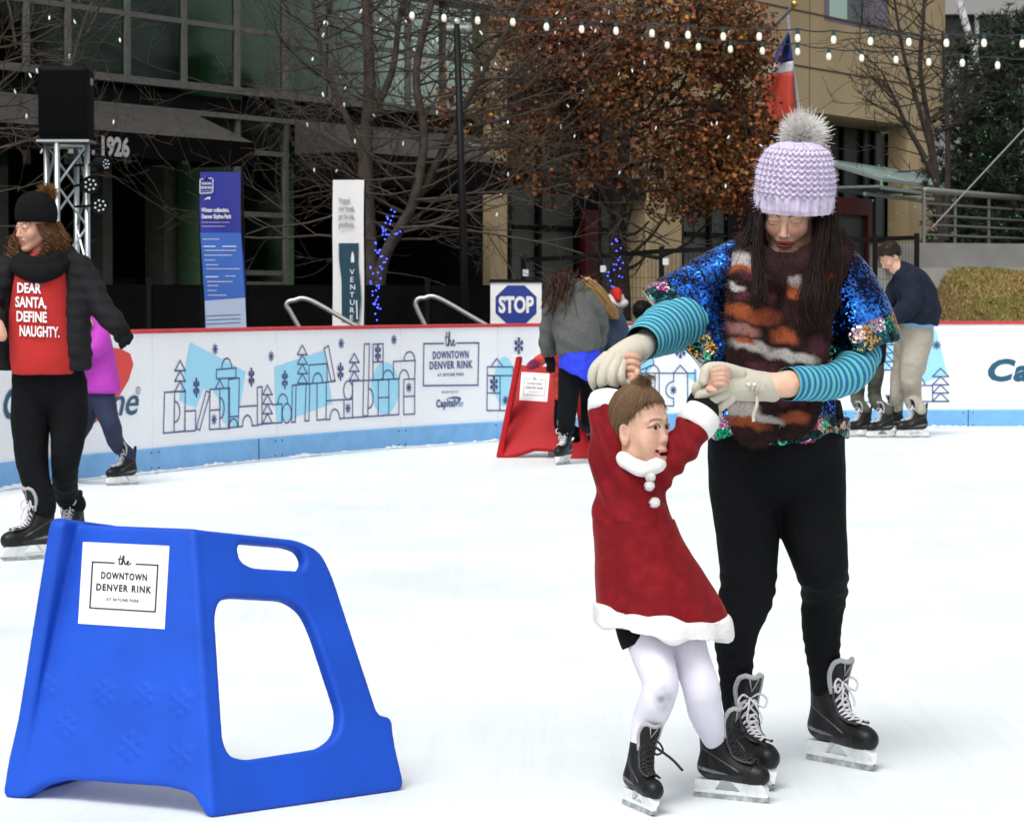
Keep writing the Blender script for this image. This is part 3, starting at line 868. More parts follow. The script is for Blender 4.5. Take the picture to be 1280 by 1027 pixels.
for px in (1176, 1221, 1266):
    m = MB(); x = P(px, 50, 61.6).x; m.box((x - .04, 61.55, P(0, 80, 61.6).z), (x + .04, 61.69, P(0, 17, 61.6).z)); m.build('mullion', mat('white mullion', (.4, .4, .4), .5), ft)
# plain dark block closing the view behind the glass building

sm = MB(); idx = range(40, len(WS) - 4, 1); rr = np.random.default_rng(2)
ss_ = np.linspace(WS[40], WS[-4], 900); hh = .010 + .014 * np.clip(np.sin(ss_ * 7) * np.sin(ss_ * 2.3) + rr.normal(0, .45, 900), 0, 2); ww = .04 + .05 * np.clip(np.sin(ss_ * 3.1 + 1) + rr.normal(0, .3, 900), 0, 2)
sm.loft(np.array([[list(wallpt(s, h, .020)), list(wallpt(s, h * .8, .022 + w * .4)), list(wallpt(s, .0005, .022 + w)), list(wallpt(s, .0005, .015))] for s, h, w in zip(ss_, hh, ww)]), closed=True)
tag(sm.build('snow', mat('ice shavings', (.80, .84, .86), .9, bump=(90, .8, .01)), smooth=True), kind='stuff')
for px in (190, 345, 500, 622, 760, 905, 1062, 1210):
    s, _ = W(px, 450); m = MB(); m.bar(wallpt(s, .18, .0012), wallpt(s, HB - .03, .0012), .004, .002, up=(0, 1, 0)); m.build('panel_seam', mat('grey panel joint', (.62, .64, .67), .6), boards)  # thin grey strips marking the vertical joints between board panels
# ================================================================== behind the boards: fences, signs, poles, handrails
def banner_cloth(name, x0, x1, ytop, Y, m, parent, wave=.012, lean=0, bend=.012):
    a, b = P(x0, ytop, Y), P(x1, ytop, Y); zt = a.z
    n, k = 10, 40; V = []; 
    for i in range(k + 1):
        z = .25 + (zt - .25) * i / k
        for j in range(n + 1):
            u = j / n
            V.append((a.x + (b.x - a.x) * u + lean * (zt - z) + bend * math.sin(z * 5.1 + .6), Y + wave * math.sin(u * 5 + z * 3.3), z))
    F = [[i * (n + 1) + j, i * (n + 1) + j + 1, (i + 1) * (n + 1) + j + 1, (i + 1) * (n + 1) + j] for i in range(k) for j in range(n)]
    V2 = [(x, y + .004, z) for x, y, z in V]; o = len(V)
    F2 = [[o + q for q in f[::-1]] for f in F]
    return obj(name, mesh_np(name, V + V2, F + F2), m, parent), zt

def on_banner(x0, Y, lean, zt, wave=.012, bend=.012):
    a = P(x0, 300, Y).x
    return lambda u, v: Vector((a + u + lean * (zt - v) + bend * math.sin(v * 5.1 + .6), Y - wave - .006, v))

YB = 26.0; S26 = YB / FOC
bb = empty('banner', P(278, 372, YB) * Vector((1, 1, 0)), 'tall blue vinyl banner with white writing under the awning', 'banner')
def bluegrad(nt, b, tc, src):
    pass
M_BLUE1 = mat('royal blue vinyl', (.022, .03, .30), .5, var=(3, .15)); M_BLUE2 = mat('mid blue vinyl', (.035, .13, .50), .5, var=(2, .15)); M_PALEV = mat('pale blue vinyl', (.42, .52, .70), .5)
lean = .035
cl, zt = banner_cloth('banner_cloth', 249, 300, 215, YB, M_BLUE1, bb, lean=lean)
def bz(py): return P(0, py, YB).z
om = on_banner(249, YB, lean, zt)
f = Flat(); wB = P(300, 0, YB).x - P(249, 0, YB).x
f.poly([(0.001, bz(291)), (wB - .001, bz(291)), (wB - .001, bz(372)), (0.001, bz(376))]); f.build('timetable_panel', M_BLUE2, bb, om)
f = Flat(); f.poly([(0.001, bz(376)), (wB - .001, bz(371.5)), (wB - .001, .26), (.001, .26)]); f.build('bottom_panel', M_PALEV, bb, om)
f = Flat(); r = random.Random(3)
x = lambda p: (p - 253) * S26
f.line([(x(258), bz(224)), (x(254), bz(224)), (x(254), bz(242)), (x(270), bz(241)), (x(270), bz(223)), (x(265), bz(223))], .008)
script_the(f, (x(262), bz(226)), .04, .005)
f.text('DOWNTOWN', (x(262), bz(231)), .03, .001, 0, 'CENTER', width=x(268) - x(256)); f.text('DENVER RINK', (x(262), bz(236)), .03, .001, 0, 'CENTER', width=x(269) - x(255)); f.text('AT SKYLINE PARK', (x(262), bz(239.5)), .014, 0, 0, 'CENTER')
f.poly([(x(259), bz(250)), (x(263), bz(247)), (x(267), bz(246)), (x(267), bz(250)), (x(265), bz(248.5))])
f.text('Winter collection.', (x(256), bz(265)), .055, .002, 0, 'LEFT', width=x(291) - x(256)); f.text('Denver Skyline Park', (x(256), bz(273)), .055, .002, 0, 'LEFT', width=x(293) - x(256))
def scribble(y, x0, x1, w=.007):
    q = x0
    while q < x1:
        e = min(q + r.uniform(2, 6), x1); f.line([(x(q), bz(y)), (x(e), bz(y))], w); q = e + 1.2
for y, a, b in ((278, 256, 290), (283, 256, 284)): scribble(y, a, b, .004)
for y, a, b in ((299, 256, 276), (308, 256, 270), (308, 280, 296), (313, 256, 296), (319, 256, 290), (325, 256, 268), (331, 257, 272), (336, 257, 298), (346, 256, 270), (345, 280, 292), (352, 257, 288), (357, 257, 270), (363, 257, 268), (369, 258, 280)): scribble(y, a, b, .010 if y in (308, 346) else .006)
f.build('banner_lettering', M_WHITE, bb, lambda u, v: om(u, v) + Vector((0, -.003, 0)))
f = Flat(); f_ = f
for y in (395, 400, 405):
    f.line([(x(254), bz(y)), (x(298), bz(y - 2))], .006)
f.build('small_print', M_INK, bb, lambda u, v: om(u, v) + Vector((0, -.003, 0)))
for k in (0, 1):
    m = MB(); xx = P(249 if k == 0 else 300, 0, YB).x + (-.01 if k == 0 else .01); m.tube([(xx + .04 * (1 if k else 1), YB + .03, 0), (xx, YB + .03, zt + .02)], .012, 8); m.build('pole', M_BLACK, bb)

wbn = empty('banner', P(435, 372, YB) * Vector((1, 1, 0)), 'tall white banner printed with a teal card picture, beside bare tree', 'banner')
cl, zt = banner_cloth('banner_cloth', 416, 455, 225, YB, M_SHEET, wbn, lean=-.004, bend=.003)
om2 = on_banner(416, YB, -.004, zt, bend=.003); x2 = lambda p: (p - 416) * S26
f = Flat()
pts = [(x2(424), bz(304)), (x2(449), bz(304)), (x2(448), bz(330)), (x2(450), bz(350)), (x2(451.5), bz(372)), (x2(449), bz(402)), (x2(428), bz(402)), (x2(427), bz(350)), (x2(424), bz(325))]
f.poly(pts); f.build('card_picture', mat('deep teal print', (.006, .05, .085), .4), wbn, om2)
f = Flat()
for k, t in enumerate(("Wrapped", "your travels,", "get the skis,", "goodness.")): f.text(t, (x2(424), bz(254 + 10 * k)), .075, .001, 0, 'LEFT', width=(x2(444) if k else x2(438)) - x2(424))
f.build('banner_lettering', mat('grey print', (.16, .17, .19), .5), wbn, lambda u, v: om2(u, v) + Vector((0, -.003, 0)))
f = Flat()
for k, ch in enumerate('VENTURE'): f.text(ch, (x2(437.5), bz(343 + 9.5 * k)), .07, .001, 0, 'LEFT', rot=-.0)
f.poly([(x2(439), bz(328)), (x2(443), bz(328)), (x2(443), bz(320)), (x2(441.5), bz(314)), (x2(440), bz(316)), (x2(439), bz(322))]); f.line([(x2(446), bz(376)), (x2(447), bz(398))], .012)
f.build('card_lettering', M_WHITE, wbn, lambda u, v: om2(u, v) + Vector((0, -.006, 0)))
for k in (0, 1):
    m = MB(); xx = P(416 if k == 0 else 455, 0, YB).x; m.tube([(xx, YB + .03, 0), (xx, YB + .03, zt)], .010, 8); m.build('pole', M_BLACK, wbn)

# STOP sign board
YS = 25.6; ss = YS / FOC
st = empty('stop_sign', P(645, 372, YS) * Vector((1, 1, 0)), 'white sign board with a blue STOP octagon above the rink boards', 'sign')
a, b = P(613, 353, YS), P(677, 405, YS)
m = MB(); m.box((a.x, YS, .5), (b.x, YS + .03, a.z)); m.build('sign_board', M_SHEET, st)
m = MB(); m.box((a.x - .01, YS - .012, a.z), (b.x + .01, YS + .042, a.z + .03)); m.build('top_frame', M_BLACK, st)
for xx in (a.x + .05, b.x - .05):
    m = MB(); m.box((xx - .02, YS + .031, 0), (xx + .02, YS + .06, .9)); m.build('leg', M_BLACK, st)
c = P(645, 381, YS); R = 25.6 * ss / math.cos(PI / 8)
f = Flat(); f.poly([(c.x + R * math.cos(PI / 8 + k * PI / 4), c.z + R * .95 * math.sin(PI / 8 + k * PI / 4)) for k in range(8)])
f.build('octagon', mat('stop sign blue', (.012, .035, .25), .45), st, lambda u, v: Vector((u, YS - .004, v)))
f = Flat(); f.text('STOP', (c.x, c.z - .068), .205, .009, 0, 'CENTER', .98, width=44 * ss)
f.build('stop_lettering', M_WHITE, st, lambda u, v: Vector((u, YS - .008, v)))

# bent steel handrails
def handrail(pxs, Y, label):
    pts = [P(x, y, Y) for x, y in pxs]
    lo0, lo1 = pts[0].copy(), pts[-1].copy()
    lo0 = pts[0] + (pts[0] - pts[1]) * 2.4; lo1 = pts[-1] + (pts[-1] - pts[-2]) * 1.2
    q = catmull([lo0] + pts + [lo1], 8)
    q = q[q[:, 2] > 0]
    e = empty('handrail', (float(q[:, 0].mean()), Y, 0), label, 'handrail', 'bent steel handrails behind the boards')
    m = MB(); m.tube(q, .021, 10); m.build('rail_tube', M_STEEL, e, smooth=True)
    m = MB(); m.tube([(lo1.x, Y, 0), tuple(lo1)], .021, 8); m.build('post', M_STEEL, e, smooth=True)
handrail([(371, 404), (362, 388), (358, 382), (360, 377.5), (367, 375.5), (387, 375), (441, 405)], 24.2, 'bent steel handrail in front of the tall white banner')
handrail([(529, 402), (521, 385), (519.5, 378), (523, 373.5), (530, 372.5), (548, 372.5), (602, 403)], 25.0, 'bent steel handrail between white banner and STOP sign')

# black screen fence along the terrace
sf = empty('screen_fence', P(320, 372, 28) * Vector((1, 1, 0)), 'low black screen fence below the glass building', 'fence')
def fence_line(p0, p1, npan, zt, m_pan, parent, post=.03):
    for k in range(npan):
        a = p0.lerp(p1, k / npan); b = p0.lerp(p1, (k + 1) / npan)
        m = MB(); m.bar(Vector((a.x, a.y, zt / 2)), Vector((b.x, b.y, zt / 2)), .02, zt - .08); m.build('screen_panel', m_pan, parent)
    for k in range(npan + 1):
        a = p0.lerp(p1, k / npan); m = MB(); m.bar((a.x, a.y, 0), (a.x, a.y, zt + .03), .05, .05); m.build('post', M_BLACK, parent)
p0, p1 = P(-60, 372, 27.0), P(645, 372, 29.0)
fence_line(p0, p1, 6, P(0, 351, 28).z, mat('black screen cloth', (.0045, .0045, .0045), .85, spec=.05, var=(3, .4), bump=(15, .4, .02)), sf)
# thin black railing fence farther right
def mesh_fence(name, pts, label, zlow, posts, group=None):
    e = empty(name, (sum(p.x for p in pts) / len(pts), pts[0].y, 0), label, 'fence', group)
    m = MB()
    for a, b in zip(pts[:-1], pts[1:]): m.bar(a, b, .03, .05)
    m.build('top_rail', M_BLACK, e)
    m = MB()
    for a, b in zip(pts[:-1], pts[1:]):
        n = int((b - a).length / .045)
        for k in range(n):
            q = a.lerp(b, (k + .5) / n); m.bar((q.x, q.y, zlow), tuple(q), .004, .004)
        for j in range(14):
            z = zlow + (1.6 - zlow) * j / 14; m.bar((a.x, a.y, z), (b.x, b.y, z), .004, .004)
    m.build('wire_panel', M_BLACK, e)
    for q in posts:
        m = MB(); m.bar((q.x, q.y, 0), (q.x, q.y, q.z + .05), .055, .055); m.build('post', M_BLACK, e)
mesh_fence('railing_fence', [P(654, 325, 29.5), P(750, 320, 29.2), P(827, 314, 28.8), P(905, 311, 28.5)], 'black wire fence behind the STOP sign and the bending skaters', .1, [P(654, 325, 29.5), P(827, 314, 28.8), P(750, 320, 29.2)])
mesh_fence('railing_fence', [P(1000, 300, 31), P(1090, 299, 31.2), P(1146, 297, 31.5)], 'short black wire fence behind the man in the navy jacket', .1, [P(1094, 299, 31.2), P(1146, 297, 31.5), P(1062, 310, 31)])
for px, py in ((657, 341), (754, 336), (832, 327)):
    e = MB(); c = P(px, py, 28.6); e.box((c.x - .03, c.y - .01, c.z - .035), (c.x + .03, c.y, c.z + .035))
    tag(e.build('fence_tag', M_WHITE), {657: 'white square tag on the fence above the STOP sign', 754: 'white square tag on the fence above the red and white hat', 832: 'white square tag beside the tall fence post'}[px], 'tag', 'white tags on the fence')

# black lamp pole
pl = empty('pole', P(575, 372, 26.5) * Vector((1, 1, 0)), 'slim black light pole rising in front of the bare tree', 'pole')
b0 = P(575, 372, 26.5); zt = P(572, 30, 26.5).z; xt = P(571, 30, 26.5).x
m = MB(); m.tube([(b0.x + .06, 26.5, 0), (b0.x + .03, 26.5, zt * .5), (xt, 26.5, zt)], [.045, .038, .032], 10); m.build('shaft', M_BLACK, pl, smooth=True)
m = MB(); m.lathe([(.14, 0), (.14, .03), (.07, .06), (.055, .35), (.05, .36)], (b0.x + .06, 26.5, 0), 14); m.build('base', M_BLACK, pl)
m = MB(); m.bar((xt - .1, 26.5, zt - .03), (xt + .12, 26.5, zt - .03), .03, .03); m.ball((xt, 26.5, zt + .02), .04, 6); m.build('bracket', M_STEEL, pl)

# festoon bulbs
M_BULB = mat('lit warm bulb', (.75, .72, .62), .3, emit=((1, .88, .62), .22))
M_SOCK = mat('green bulb socket', (.02, .06, .055), .5)
M_CABLE = mat('black cable', (.012, .014, .014), .6)
def festoon(name, pts, Y0, Y1, label):
    n = len(pts); q = [P(x, y, Y0 + (Y1 - Y0) * k / (n - 1)) for k, (x, y) in enumerate(pts)]
    e = empty(name, q[n // 2], label, 'string lights', 'festoon strings over the rink')
    top = [p + Vector((0, 0, .085)) for p in q]
    ext = [top[0] * 2 - top[1]] + top + [top[-1] * 2 - top[-2]]
    c = []
    for a, b in zip(ext[:-1], ext[1:]):
        for t in (0, .25, .5, .75): c.append(a.lerp(b, t) + Vector((0, 0, -.02 * math.sin(PI * t))))
    c.append(ext[-1])
    m = MB(); m.tube(c, .007, 5); m.build('cable', M_CABLE, e)
    bulb = None
    for p in q:
        if bulb is None:
            m = MB(); m.lathe([(.004, -.04), (.02, -.036), (.028, -.018), (.030, 0), (.027, .018), (.02, .034), (.014, .042)], (0, 0, 0), 12)
            bulb = m.build('bulb', M_BULB, e, smooth=True, local=True); bulb.scale = (.88,) * 3; bulb.location = p - worldloc(e)
            m = MB(); m.lathe([(.015, .040), (.02, .045), (.02, .085), (.01, .09)], (0, 0, 0), 8)
            sock = m.build('socket', M_SOCK, bulb, local=True)
        else:
            b = bulb.copy(); COL.objects.link(b); b.parent = e; b.location = p - worldloc(e)
            s_ = sock.copy(); COL.objects.link(s_); s_.parent = b
festoon('festoon_lights', [(515, 20), (555, 23), (597, 26), (641, 28), (683, 34), (727, 37), (770, 39), (815, 42), (860, 44), (904, 46), (949, 46), (997, 48), (1042, 50), (1088, 52), (1136, 53), (1183, 54), (1230, 54), (1278, 55)], 25.6, 24.4, 'longer upper string of round warm bulbs crossing to the black pole')
festoon('festoon_lights', [(834, 57), (873, 59), (913, 62), (953, 64), (997, 65), (1036, 71), (1077, 73), (1120, 75), (1161, 78), (1203, 79), (1247, 82), (1290, 84)], 27.5, 26, 'lower string of round warm bulbs in front of the tan building')

# flag on a slanted pole
YF = 34.0
fg = empty('flag', P(960, 60, YF), 'red, white and blue flag hanging from a slanted pole by the tree', 'flag')
m = MB(); m.tube([P(935, 66, YF + .8), P(992, 8, YF - .2)], .022, 8); m.build('pole', mat('grey pole', (.25, .26, .28), .4), fg)
m = MB(); m.ball(P(993, 5, YF - .2), .045, 8); m.build('finial', mat('gold knob', (.6, .45, .12), .3, metal=.8), fg, smooth=True)
m = MB(); m.tube([P(985, 20, YF - .1), P(990, 78, YF), P(1000, 146, YF)], .022, 8); m.build('halyard', mat('grey rope', (.4, .42, .45), .6), fg)
def flag_part(rows, name, m_):
    V = []; n = 14; k = len(rows)
    rr = catmull([list(a) for a in rows], 5)
    for y, xl, xr in rr:
        for j in range(n + 1):
            u = j / n; px = xl + (xr - xl) * u
            p = P(px, y + (1 - u) * 3, YF - .05); V.append((p.x, p.y + .07 * math.sin(u * 9 + y * .03), p.z))
    F = [[i * (n + 1) + j, i * (n + 1) + j + 1, (i + 1) * (n + 1) + j + 1, (i + 1) * (n + 1) + j] for i in range(len(rr) - 1) for j in range(n)]
    o = obj(name, mesh_np(name, V, F), m_, fg)
    sol = o.modifiers.new('thickness', 'SOLIDIFY'); sol.thickness = .004
flag_part([(40, 984, 986), (55, 975, 988), (77, 961, 991)], 'blue_field', mat('navy flag cloth', (.02, .035, .16), .8))
flag_part([(77, 961, 991), (91, 959, 991)], 'white_stripe', mat('white flag cloth', (.55, .55, .6), .8))
flag_part([(91, 959, 991), (115, 954, 993), (140, 960, 996), (152, 975, 997)], 'red_field', mat('red flag cloth', (.5, .06, .035), .8))

# truss tower, loudspeaker and stage lights
YT = 24.0
tw = empty('truss_tower', P(82, 372, YT) * Vector((1, 1, 0)), 'square aluminium truss tower carrying the black loudspeaker', 'truss')
zt = P(0, 179, YT).z; hw = (P(103, 0, YT).x - P(62, 0, YT).x) / 2; cx = P(82, 0, YT).x; ang = .5
cor = [(cx + hw * 1.35 * math.cos(a + ang), YT + hw * 1.35 * math.sin(a + ang)) for a in (PI / 4, 3 * PI / 4, 5 * PI / 4, 7 * PI / 4)]
for xx, yy in cor:
    m = MB(); m.tube([(xx, yy, 0), (xx, yy, zt)], .026, 10); m.build('chord', M_ALU, tw, smooth=True)
for k in range(4):
    a, b = cor[k], cor[(k + 1) % 4]; z = .1; s = 1; m = MB(); st_ = .36
    while z + st_ < zt:
        q, w_ = (a, b) if s > 0 else (b, a); m.tube([(q[0], q[1], z), (w_[0], w_[1], z + st_)], .011, 6); z += st_; s = -s
    m.tube([(a[0], a[1], zt - .03), (b[0], b[1], zt - .03)], .014, 6)
    m.build('lacing', M_ALU, tw)
m = MB(); m.box((cx - hw * 1.6, YT - hw * 1.5, zt), (cx + hw * 1.6, YT + hw * 1.5, zt + .02)); m.build('top_plate', M_ALU, tw)
sp = empty('loudspeaker', P(82, 179, YT) * Vector((1, 1, 1)), 'black boxy loudspeaker on top of the aluminium truss tower', 'loudspeaker')
def rbox(name, lo, hi, r, m_, parent, seg=3):
    bm = bmesh.new(); bmesh.ops.create_cube(bm, size=1)
    for v in bm.verts: v.co = Vector([lo[i] + (hi[i] - lo[i]) * (v.co[i] + .5) for i in range(3)])
    bmesh.ops.bevel(bm, geom=bm.edges[:], offset=r, segments=seg, affect='EDGES', profile=.6)
    me = bpy.data.meshes.new(name); bm.to_mesh(me); bm.free()
    me.polygons.foreach_set('use_smooth', np.ones(len(me.polygons), bool))
    return obj(name, me, m_, parent)
za, zb = zt + .022, P(0, 84, YT).z; xa, xb = P(50, 0, YT).x, P(113, 0, YT).x
rbox('cabinet', (xa, YT - .17, za), (xb, YT + .22, zb), .05, mat('black speaker cabinet', (.0035, .0035, .004), .6, spec=.1, bump=(90, .3, .004)), sp)
rbox('grille', (xa + .03, YT - .183, za + .04), (xb - .03, YT - .172, zb - .04), .005, mat('black speaker grille', (.0035, .0035, .004), .7, spec=.05, bump=(220, .5, .004)), sp)
m = MB(); m.box((xb + .001, YT - .03, zb - .16), (xb + .012, YT + .05, zb - .10)); m.build('handle', M_STEEL, sp)
M_LENS = mat('stage light lens', (.5, .6, .62), .15, emit=((.8, .95, 1), .18))
for px, py, rpx, yaw, lab in ((132, 205, 9, 1.0, 'topmost round stage light, turned sideways on the truss tower'), (113, 231, 11, .25, 'middle round stage light with white lenses on the truss tower'), (125, 257, 11, .15, 'lowest round stage light with white lenses on the truss tower')):
    c = P(px, py, YT - .22); r = rpx * YT / FOC
    e = empty('stage_light', c, lab, 'stage light', 'round stage lights on the truss')
    M = Matrix.Translation(c) @ Matrix.Rotation(yaw, 4, 'Z') @ Matrix.Rotation(PI / 2, 4, 'X')
    m = MB(); m.lathe([(.0, -.12), (r * .7, -.12), (r, -.05), (r, .02), (r * .93, .02), (r * .9, .0), (0.0, .0)], (0, 0, 0), 20, M=M); m.build('housing', M_BLACK, e, smooth=False)
    m = MB()
    for k in range(8):
        rr = 0 if k == 0 else r * .58; a = k * 2 * PI / 7; cc = M @ Vector((rr * math.cos(a), rr * math.sin(a), .004)); m.ball(cc, r * .13, 5)
    m.build('lens', M_LENS, e, smooth=True)
    m = MB(); m.tube([c + Vector((-r, .05, 0)), c + Vector((-r - .05, .1, 0)), (cor[0][0], cor[0][1] - .1, c.z)], .012, 6); m.build('clamp', M_BLACK, e)

# ================================================================== concrete wall, railing, lawn at the right
M_CONC = mat('grey concrete', (.23, .225, .21), .9, var=(3, .14), bump=(30, .3, .008))
cw = empty('concrete_wall', P(1200, 372, 33) * Vector((1, 1, 0)), 'grey concrete retaining wall above the lawn', 'wall')
a = P(1107, 303, 33); b = P(1420, 305, 34.5)
m = MB(); zt = a.z; zl = P(0, 334, 33).z
m.add([(a.x, 33, zl), (b.x, 34.5, zl), (b.x, 36, zl), (a.x, 34.5, zl), (a.x, 33, zt), (b.x, 34.5, zt), (b.x, 36, zt), (a.x, 34.5, zt)], [[3, 2, 1, 0], [4, 5, 6, 7], [0, 1, 5, 4], [1, 2, 6, 5], [2, 3, 7, 6], [3, 0, 4, 7]])
m.build('upper_block', M_CONC, cw)
m = MB(); m.box((P(1040, 0, 33.1).x, 33.1, 0), (P(1420, 0, 33.1).x, 34.4, zl - .004)); m.build('lower_block', mat('pale concrete', (.30, .295, .28), .9, var=(3, .12), bump=(30, .3, .008)), cw)

rl = empty('steel_railing', P(1210, 303, 34) * Vector((1, 1, 1)), 'steel railing with horizontal bars on the concrete wall', 'railing')
M_RAIL = mat('grey steel railing', (.20, .20, .185), .45, metal=.5)
def rpos(px): return 33.6 + (px - 1155) / 125 * 2.4
rp = [1155, 1194, 1236, 1282, 1330]
top = [P(px, 238 + (px - 1155) * .08, rpos(px)) for px in rp]; zb = zt
for q in top:
    m = MB(); m.bar((q.x, q.y, zb - .2), (q.x, q.y, q.z), .085 if q is top[0] else .06, .03); m.build('post', M_RAIL, rl)
m = MB(); m.tube([top[0], top[-1]], .042, 10); m.build('handrail', M_RAIL, rl, smooth=True)
for fr in (.76, .54, .36, .17):
    m = MB(); m.tube([(top[0].x, top[0].y, zb + (top[0].z - zb) * fr), (top[-1].x, top[-1].y, zb + (top[-1].z - zb) * fr)], .016, 6); m.build('bar', M_RAIL, rl)

xs = np.linspace(P(1130, 0, 29).x, P(1500, 0, 29).x, 60); ys = np.linspace(28.0, 33.12, 40)
x_left = P(1163, 0, 31).x
def lawn_z(x, y):
    t = np.clip((y - 28.0) / 5.0, 0, 1); lr = np.clip((x - x_left + .12) / .75, 0, 1); lr = lr * lr * (3 - 2 * lr)
    return (.55 + 1.05 * t ** .8) * (.15 + .85 * lr) + .03 * np.sin(x * 3.1 + y * 2) * lr
X, Y = np.meshgrid(xs, ys); V = np.stack([X, Y, lawn_z(X, Y)], -1).reshape(-1, 3)
F = np.array([[i * 60 + j, i * 60 + j + 1, (i + 1) * 60 + j + 1, (i + 1) * 60 + j] for i in range(39) for j in range(59)])
M_LAWN = mat('dry winter lawn soil', (.20, .14, .05), .95, var=(4, .35), bump=(30, .6, .05))
tag(obj('lawn', mesh_np('lawn', V, F), M_LAWN), kind='structure')
n = 42000
bx = RNG.uniform(xs[0], xs[-1] - 1.0, n); by = RNG.uniform(28.0, 33.1, n); keep = bx > x_left - .25; bx, by = bx[keep], by[keep]; n = len(bx)
bz_ = lawn_z(bx, by); h = RNG.uniform(.015, .05, n); an = RNG.uniform(0, 2 * PI, n); ln = RNG.uniform(.0, .05, n)
base = np.stack([bx, by, bz_ - .005], 1); wv = np.stack([np.cos(an), np.sin(an), 0 * an], 1) * .006; tip = base + np.stack([np.cos(an + 1.2) * ln, np.sin(an + 1.2) * ln, h], 1)
V = np.stack([base - wv, base + wv, tip], 1).reshape(-1, 3); F = np.arange(3 * n).reshape(-1, 3)
pal = np.array([(.36, .26, .075), (.25, .21, .05), (.15, .155, .035), (.45, .33, .12), (.21, .13, .05)])
pt = np.clip((wob(base, 2.0, 5) + 1) / 2, 0, .999); ci = np.clip((pt * 3 + RNG.uniform(0, 2.2, n)).astype(int), 0, 4)
tag(obj('dry_grass', mesh_np('dry_grass', V, F, False, np.repeat(pal[ci], 3, 0)), mat('dry grass blades', rough=.9, vcol=True)), kind='stuff')
# fallen leaves lying on the lawn: a dark few, each too small to part
m = MB()
for k in range(40):
    x, y = random.uniform(x_left + .4, x_left + 4), random.uniform(28.4, 32.5); z = float(lawn_z(np.array(x), np.array(y))) + .05
    a = random.uniform(0, 6); m.add([(x - .03, y, z), (x, y - .02, z + .015), (x + .04, y, z), (x, y + .02, z + .01)], [[0, 1, 2, 3]])
tag(m.build('fallen_leaves', mat('dead leaf', (.06, .04, .02), .9)), kind='stuff')

# guy wire and leaning white pole
m = MB(); m.tube([P(1166, 284, 31.5), P(1300, 140, 31.5)], .009, 5)
tag(m.build('guy_wire', mat('grey wire', (.3, .3, .29), .5)), 'thin grey guy wire slanting up across the railing', 'wire')
m = MB(); m.tube([P(1188, -40, 38), P(1222, 85, 38), P(1252, 195, 38), P(1290, 335, 38)], [.05, .055, .06, .06], 8)
tag(m.build('leaning_pole', mat('chalky white pole', (.62, .62, .62), .7, var=(9, .4))), 'leaning white pole behind the evergreen trees', 'pole')
# ================================================================== trees
M_BARK = mat('grey brown bark', (.062, .048, .036), .95, var=(9, .35), bump=(40, .6, .02))
M_BARK2 = mat('dark bark', (.035, .027, .02), .95, var=(9, .35), bump=(40, .6, .02))
def grow(mb, p, d, length, r, lev, rnd, maxlev, spread=.6, kids=(3, 5), wig=.18, up=.1, tips=None, rmin=.003, ratio=.62):
    n = max(3, 6 - lev); pts = [Vector(p)]; d = Vector(d).normalized()
    for i in range(n):
        d = (d + Vector((rnd.gauss(0, wig), rnd.gauss(0, wig), rnd.gauss(0, wig) + up * .5))).normalized()
        pts.append(pts[-1] + d * (length / n))
    rad = [max(r * (1 - .55 * i / n), rmin) for i in range(n + 1)]
    mb.tube(pts, rad, 7 if lev == 0 else (5 if lev == 1 else 3), caps=False)
    if tips is not None and lev >= maxlev - 1: tips += [tuple(q) for q in pts[1:]]
    if lev >= maxlev: return
    for k in range(rnd.randint(*kids)):
        t = rnd.uniform(.3, 1.0); i = min(int(t * n), n - 1); q = pts[i].lerp(pts[i + 1], t * n - i)
        ax = Vector((rnd.gauss(0, 1), rnd.gauss(0, 1), rnd.gauss(0, 1))); ax = (ax - d * ax.dot(d)).normalized()
        nd = (d * (1 - spread * .6) + ax * spread + Vector((0, 0, up))).normalized()
        grow(mb, q, nd, length * rnd.uniform(.45, .8), max(rad[i] * ratio, rmin), lev + 1, rnd, maxlev, spread, kids, wig, up, tips, rmin, ratio)

def pendants(tree_pts, n, label, rnd, colr, name='pendant_lights', size=.025, m_=None, group='small lights hung in the trees'):
    """a set of small hanging lights: wire plus bulbs"""
    sel = [Vector(p) for p in rnd.sample(tree_pts, min(n, len(tree_pts)))]
    e = empty(name, sel[0], label, 'tree lights', group)
    bulb = None
    for p in sel:
        if bulb is None:
            m = MB(); m.lathe([(.003, 0), (size * .3, -size * .5), (size * .38, -size * 1.3), (size * .2, -size * 1.9), (.003, -size * 2)], n=6)
            bulb = m.build('bulb', m_, e, smooth=True, local=True); b = bulb
        else:
            b = bulb.copy(); COL.objects.link(b); b.parent = e
        b.location = p - worldloc(e) + Vector((0, -.02, -.01)); b.rotation_euler = (rnd.gauss(0, .35), rnd.gauss(0, .35), 0)
M_PEND = mat('small white light', (.75, .78, .78), .3, emit=((.85, .95, 1), .35))
M_BLUELED = mat('lit blue led', (.1, .1, .6), .3, emit=((.06, .09, 1), 3.2))
M_GREENLED = mat('lit green led', (.1, .6, .2), .3, emit=((.03, .7, .28), .7))

def leds(name, pts, r, m_, label, group):
    e = empty(name, pts[0], label, 'fairy lights', group)
    m = MB(); m.ball((0, 0, 0), r, 3); first = None
    for p in pts[:100]:
        if first is None: first = b = m.build('bulb', m_, e, smooth=True, local=True)
        else: b = first.copy(); COL.objects.link(b); b.parent = e
        b.location = Vector(p) - worldloc(e)
    return e

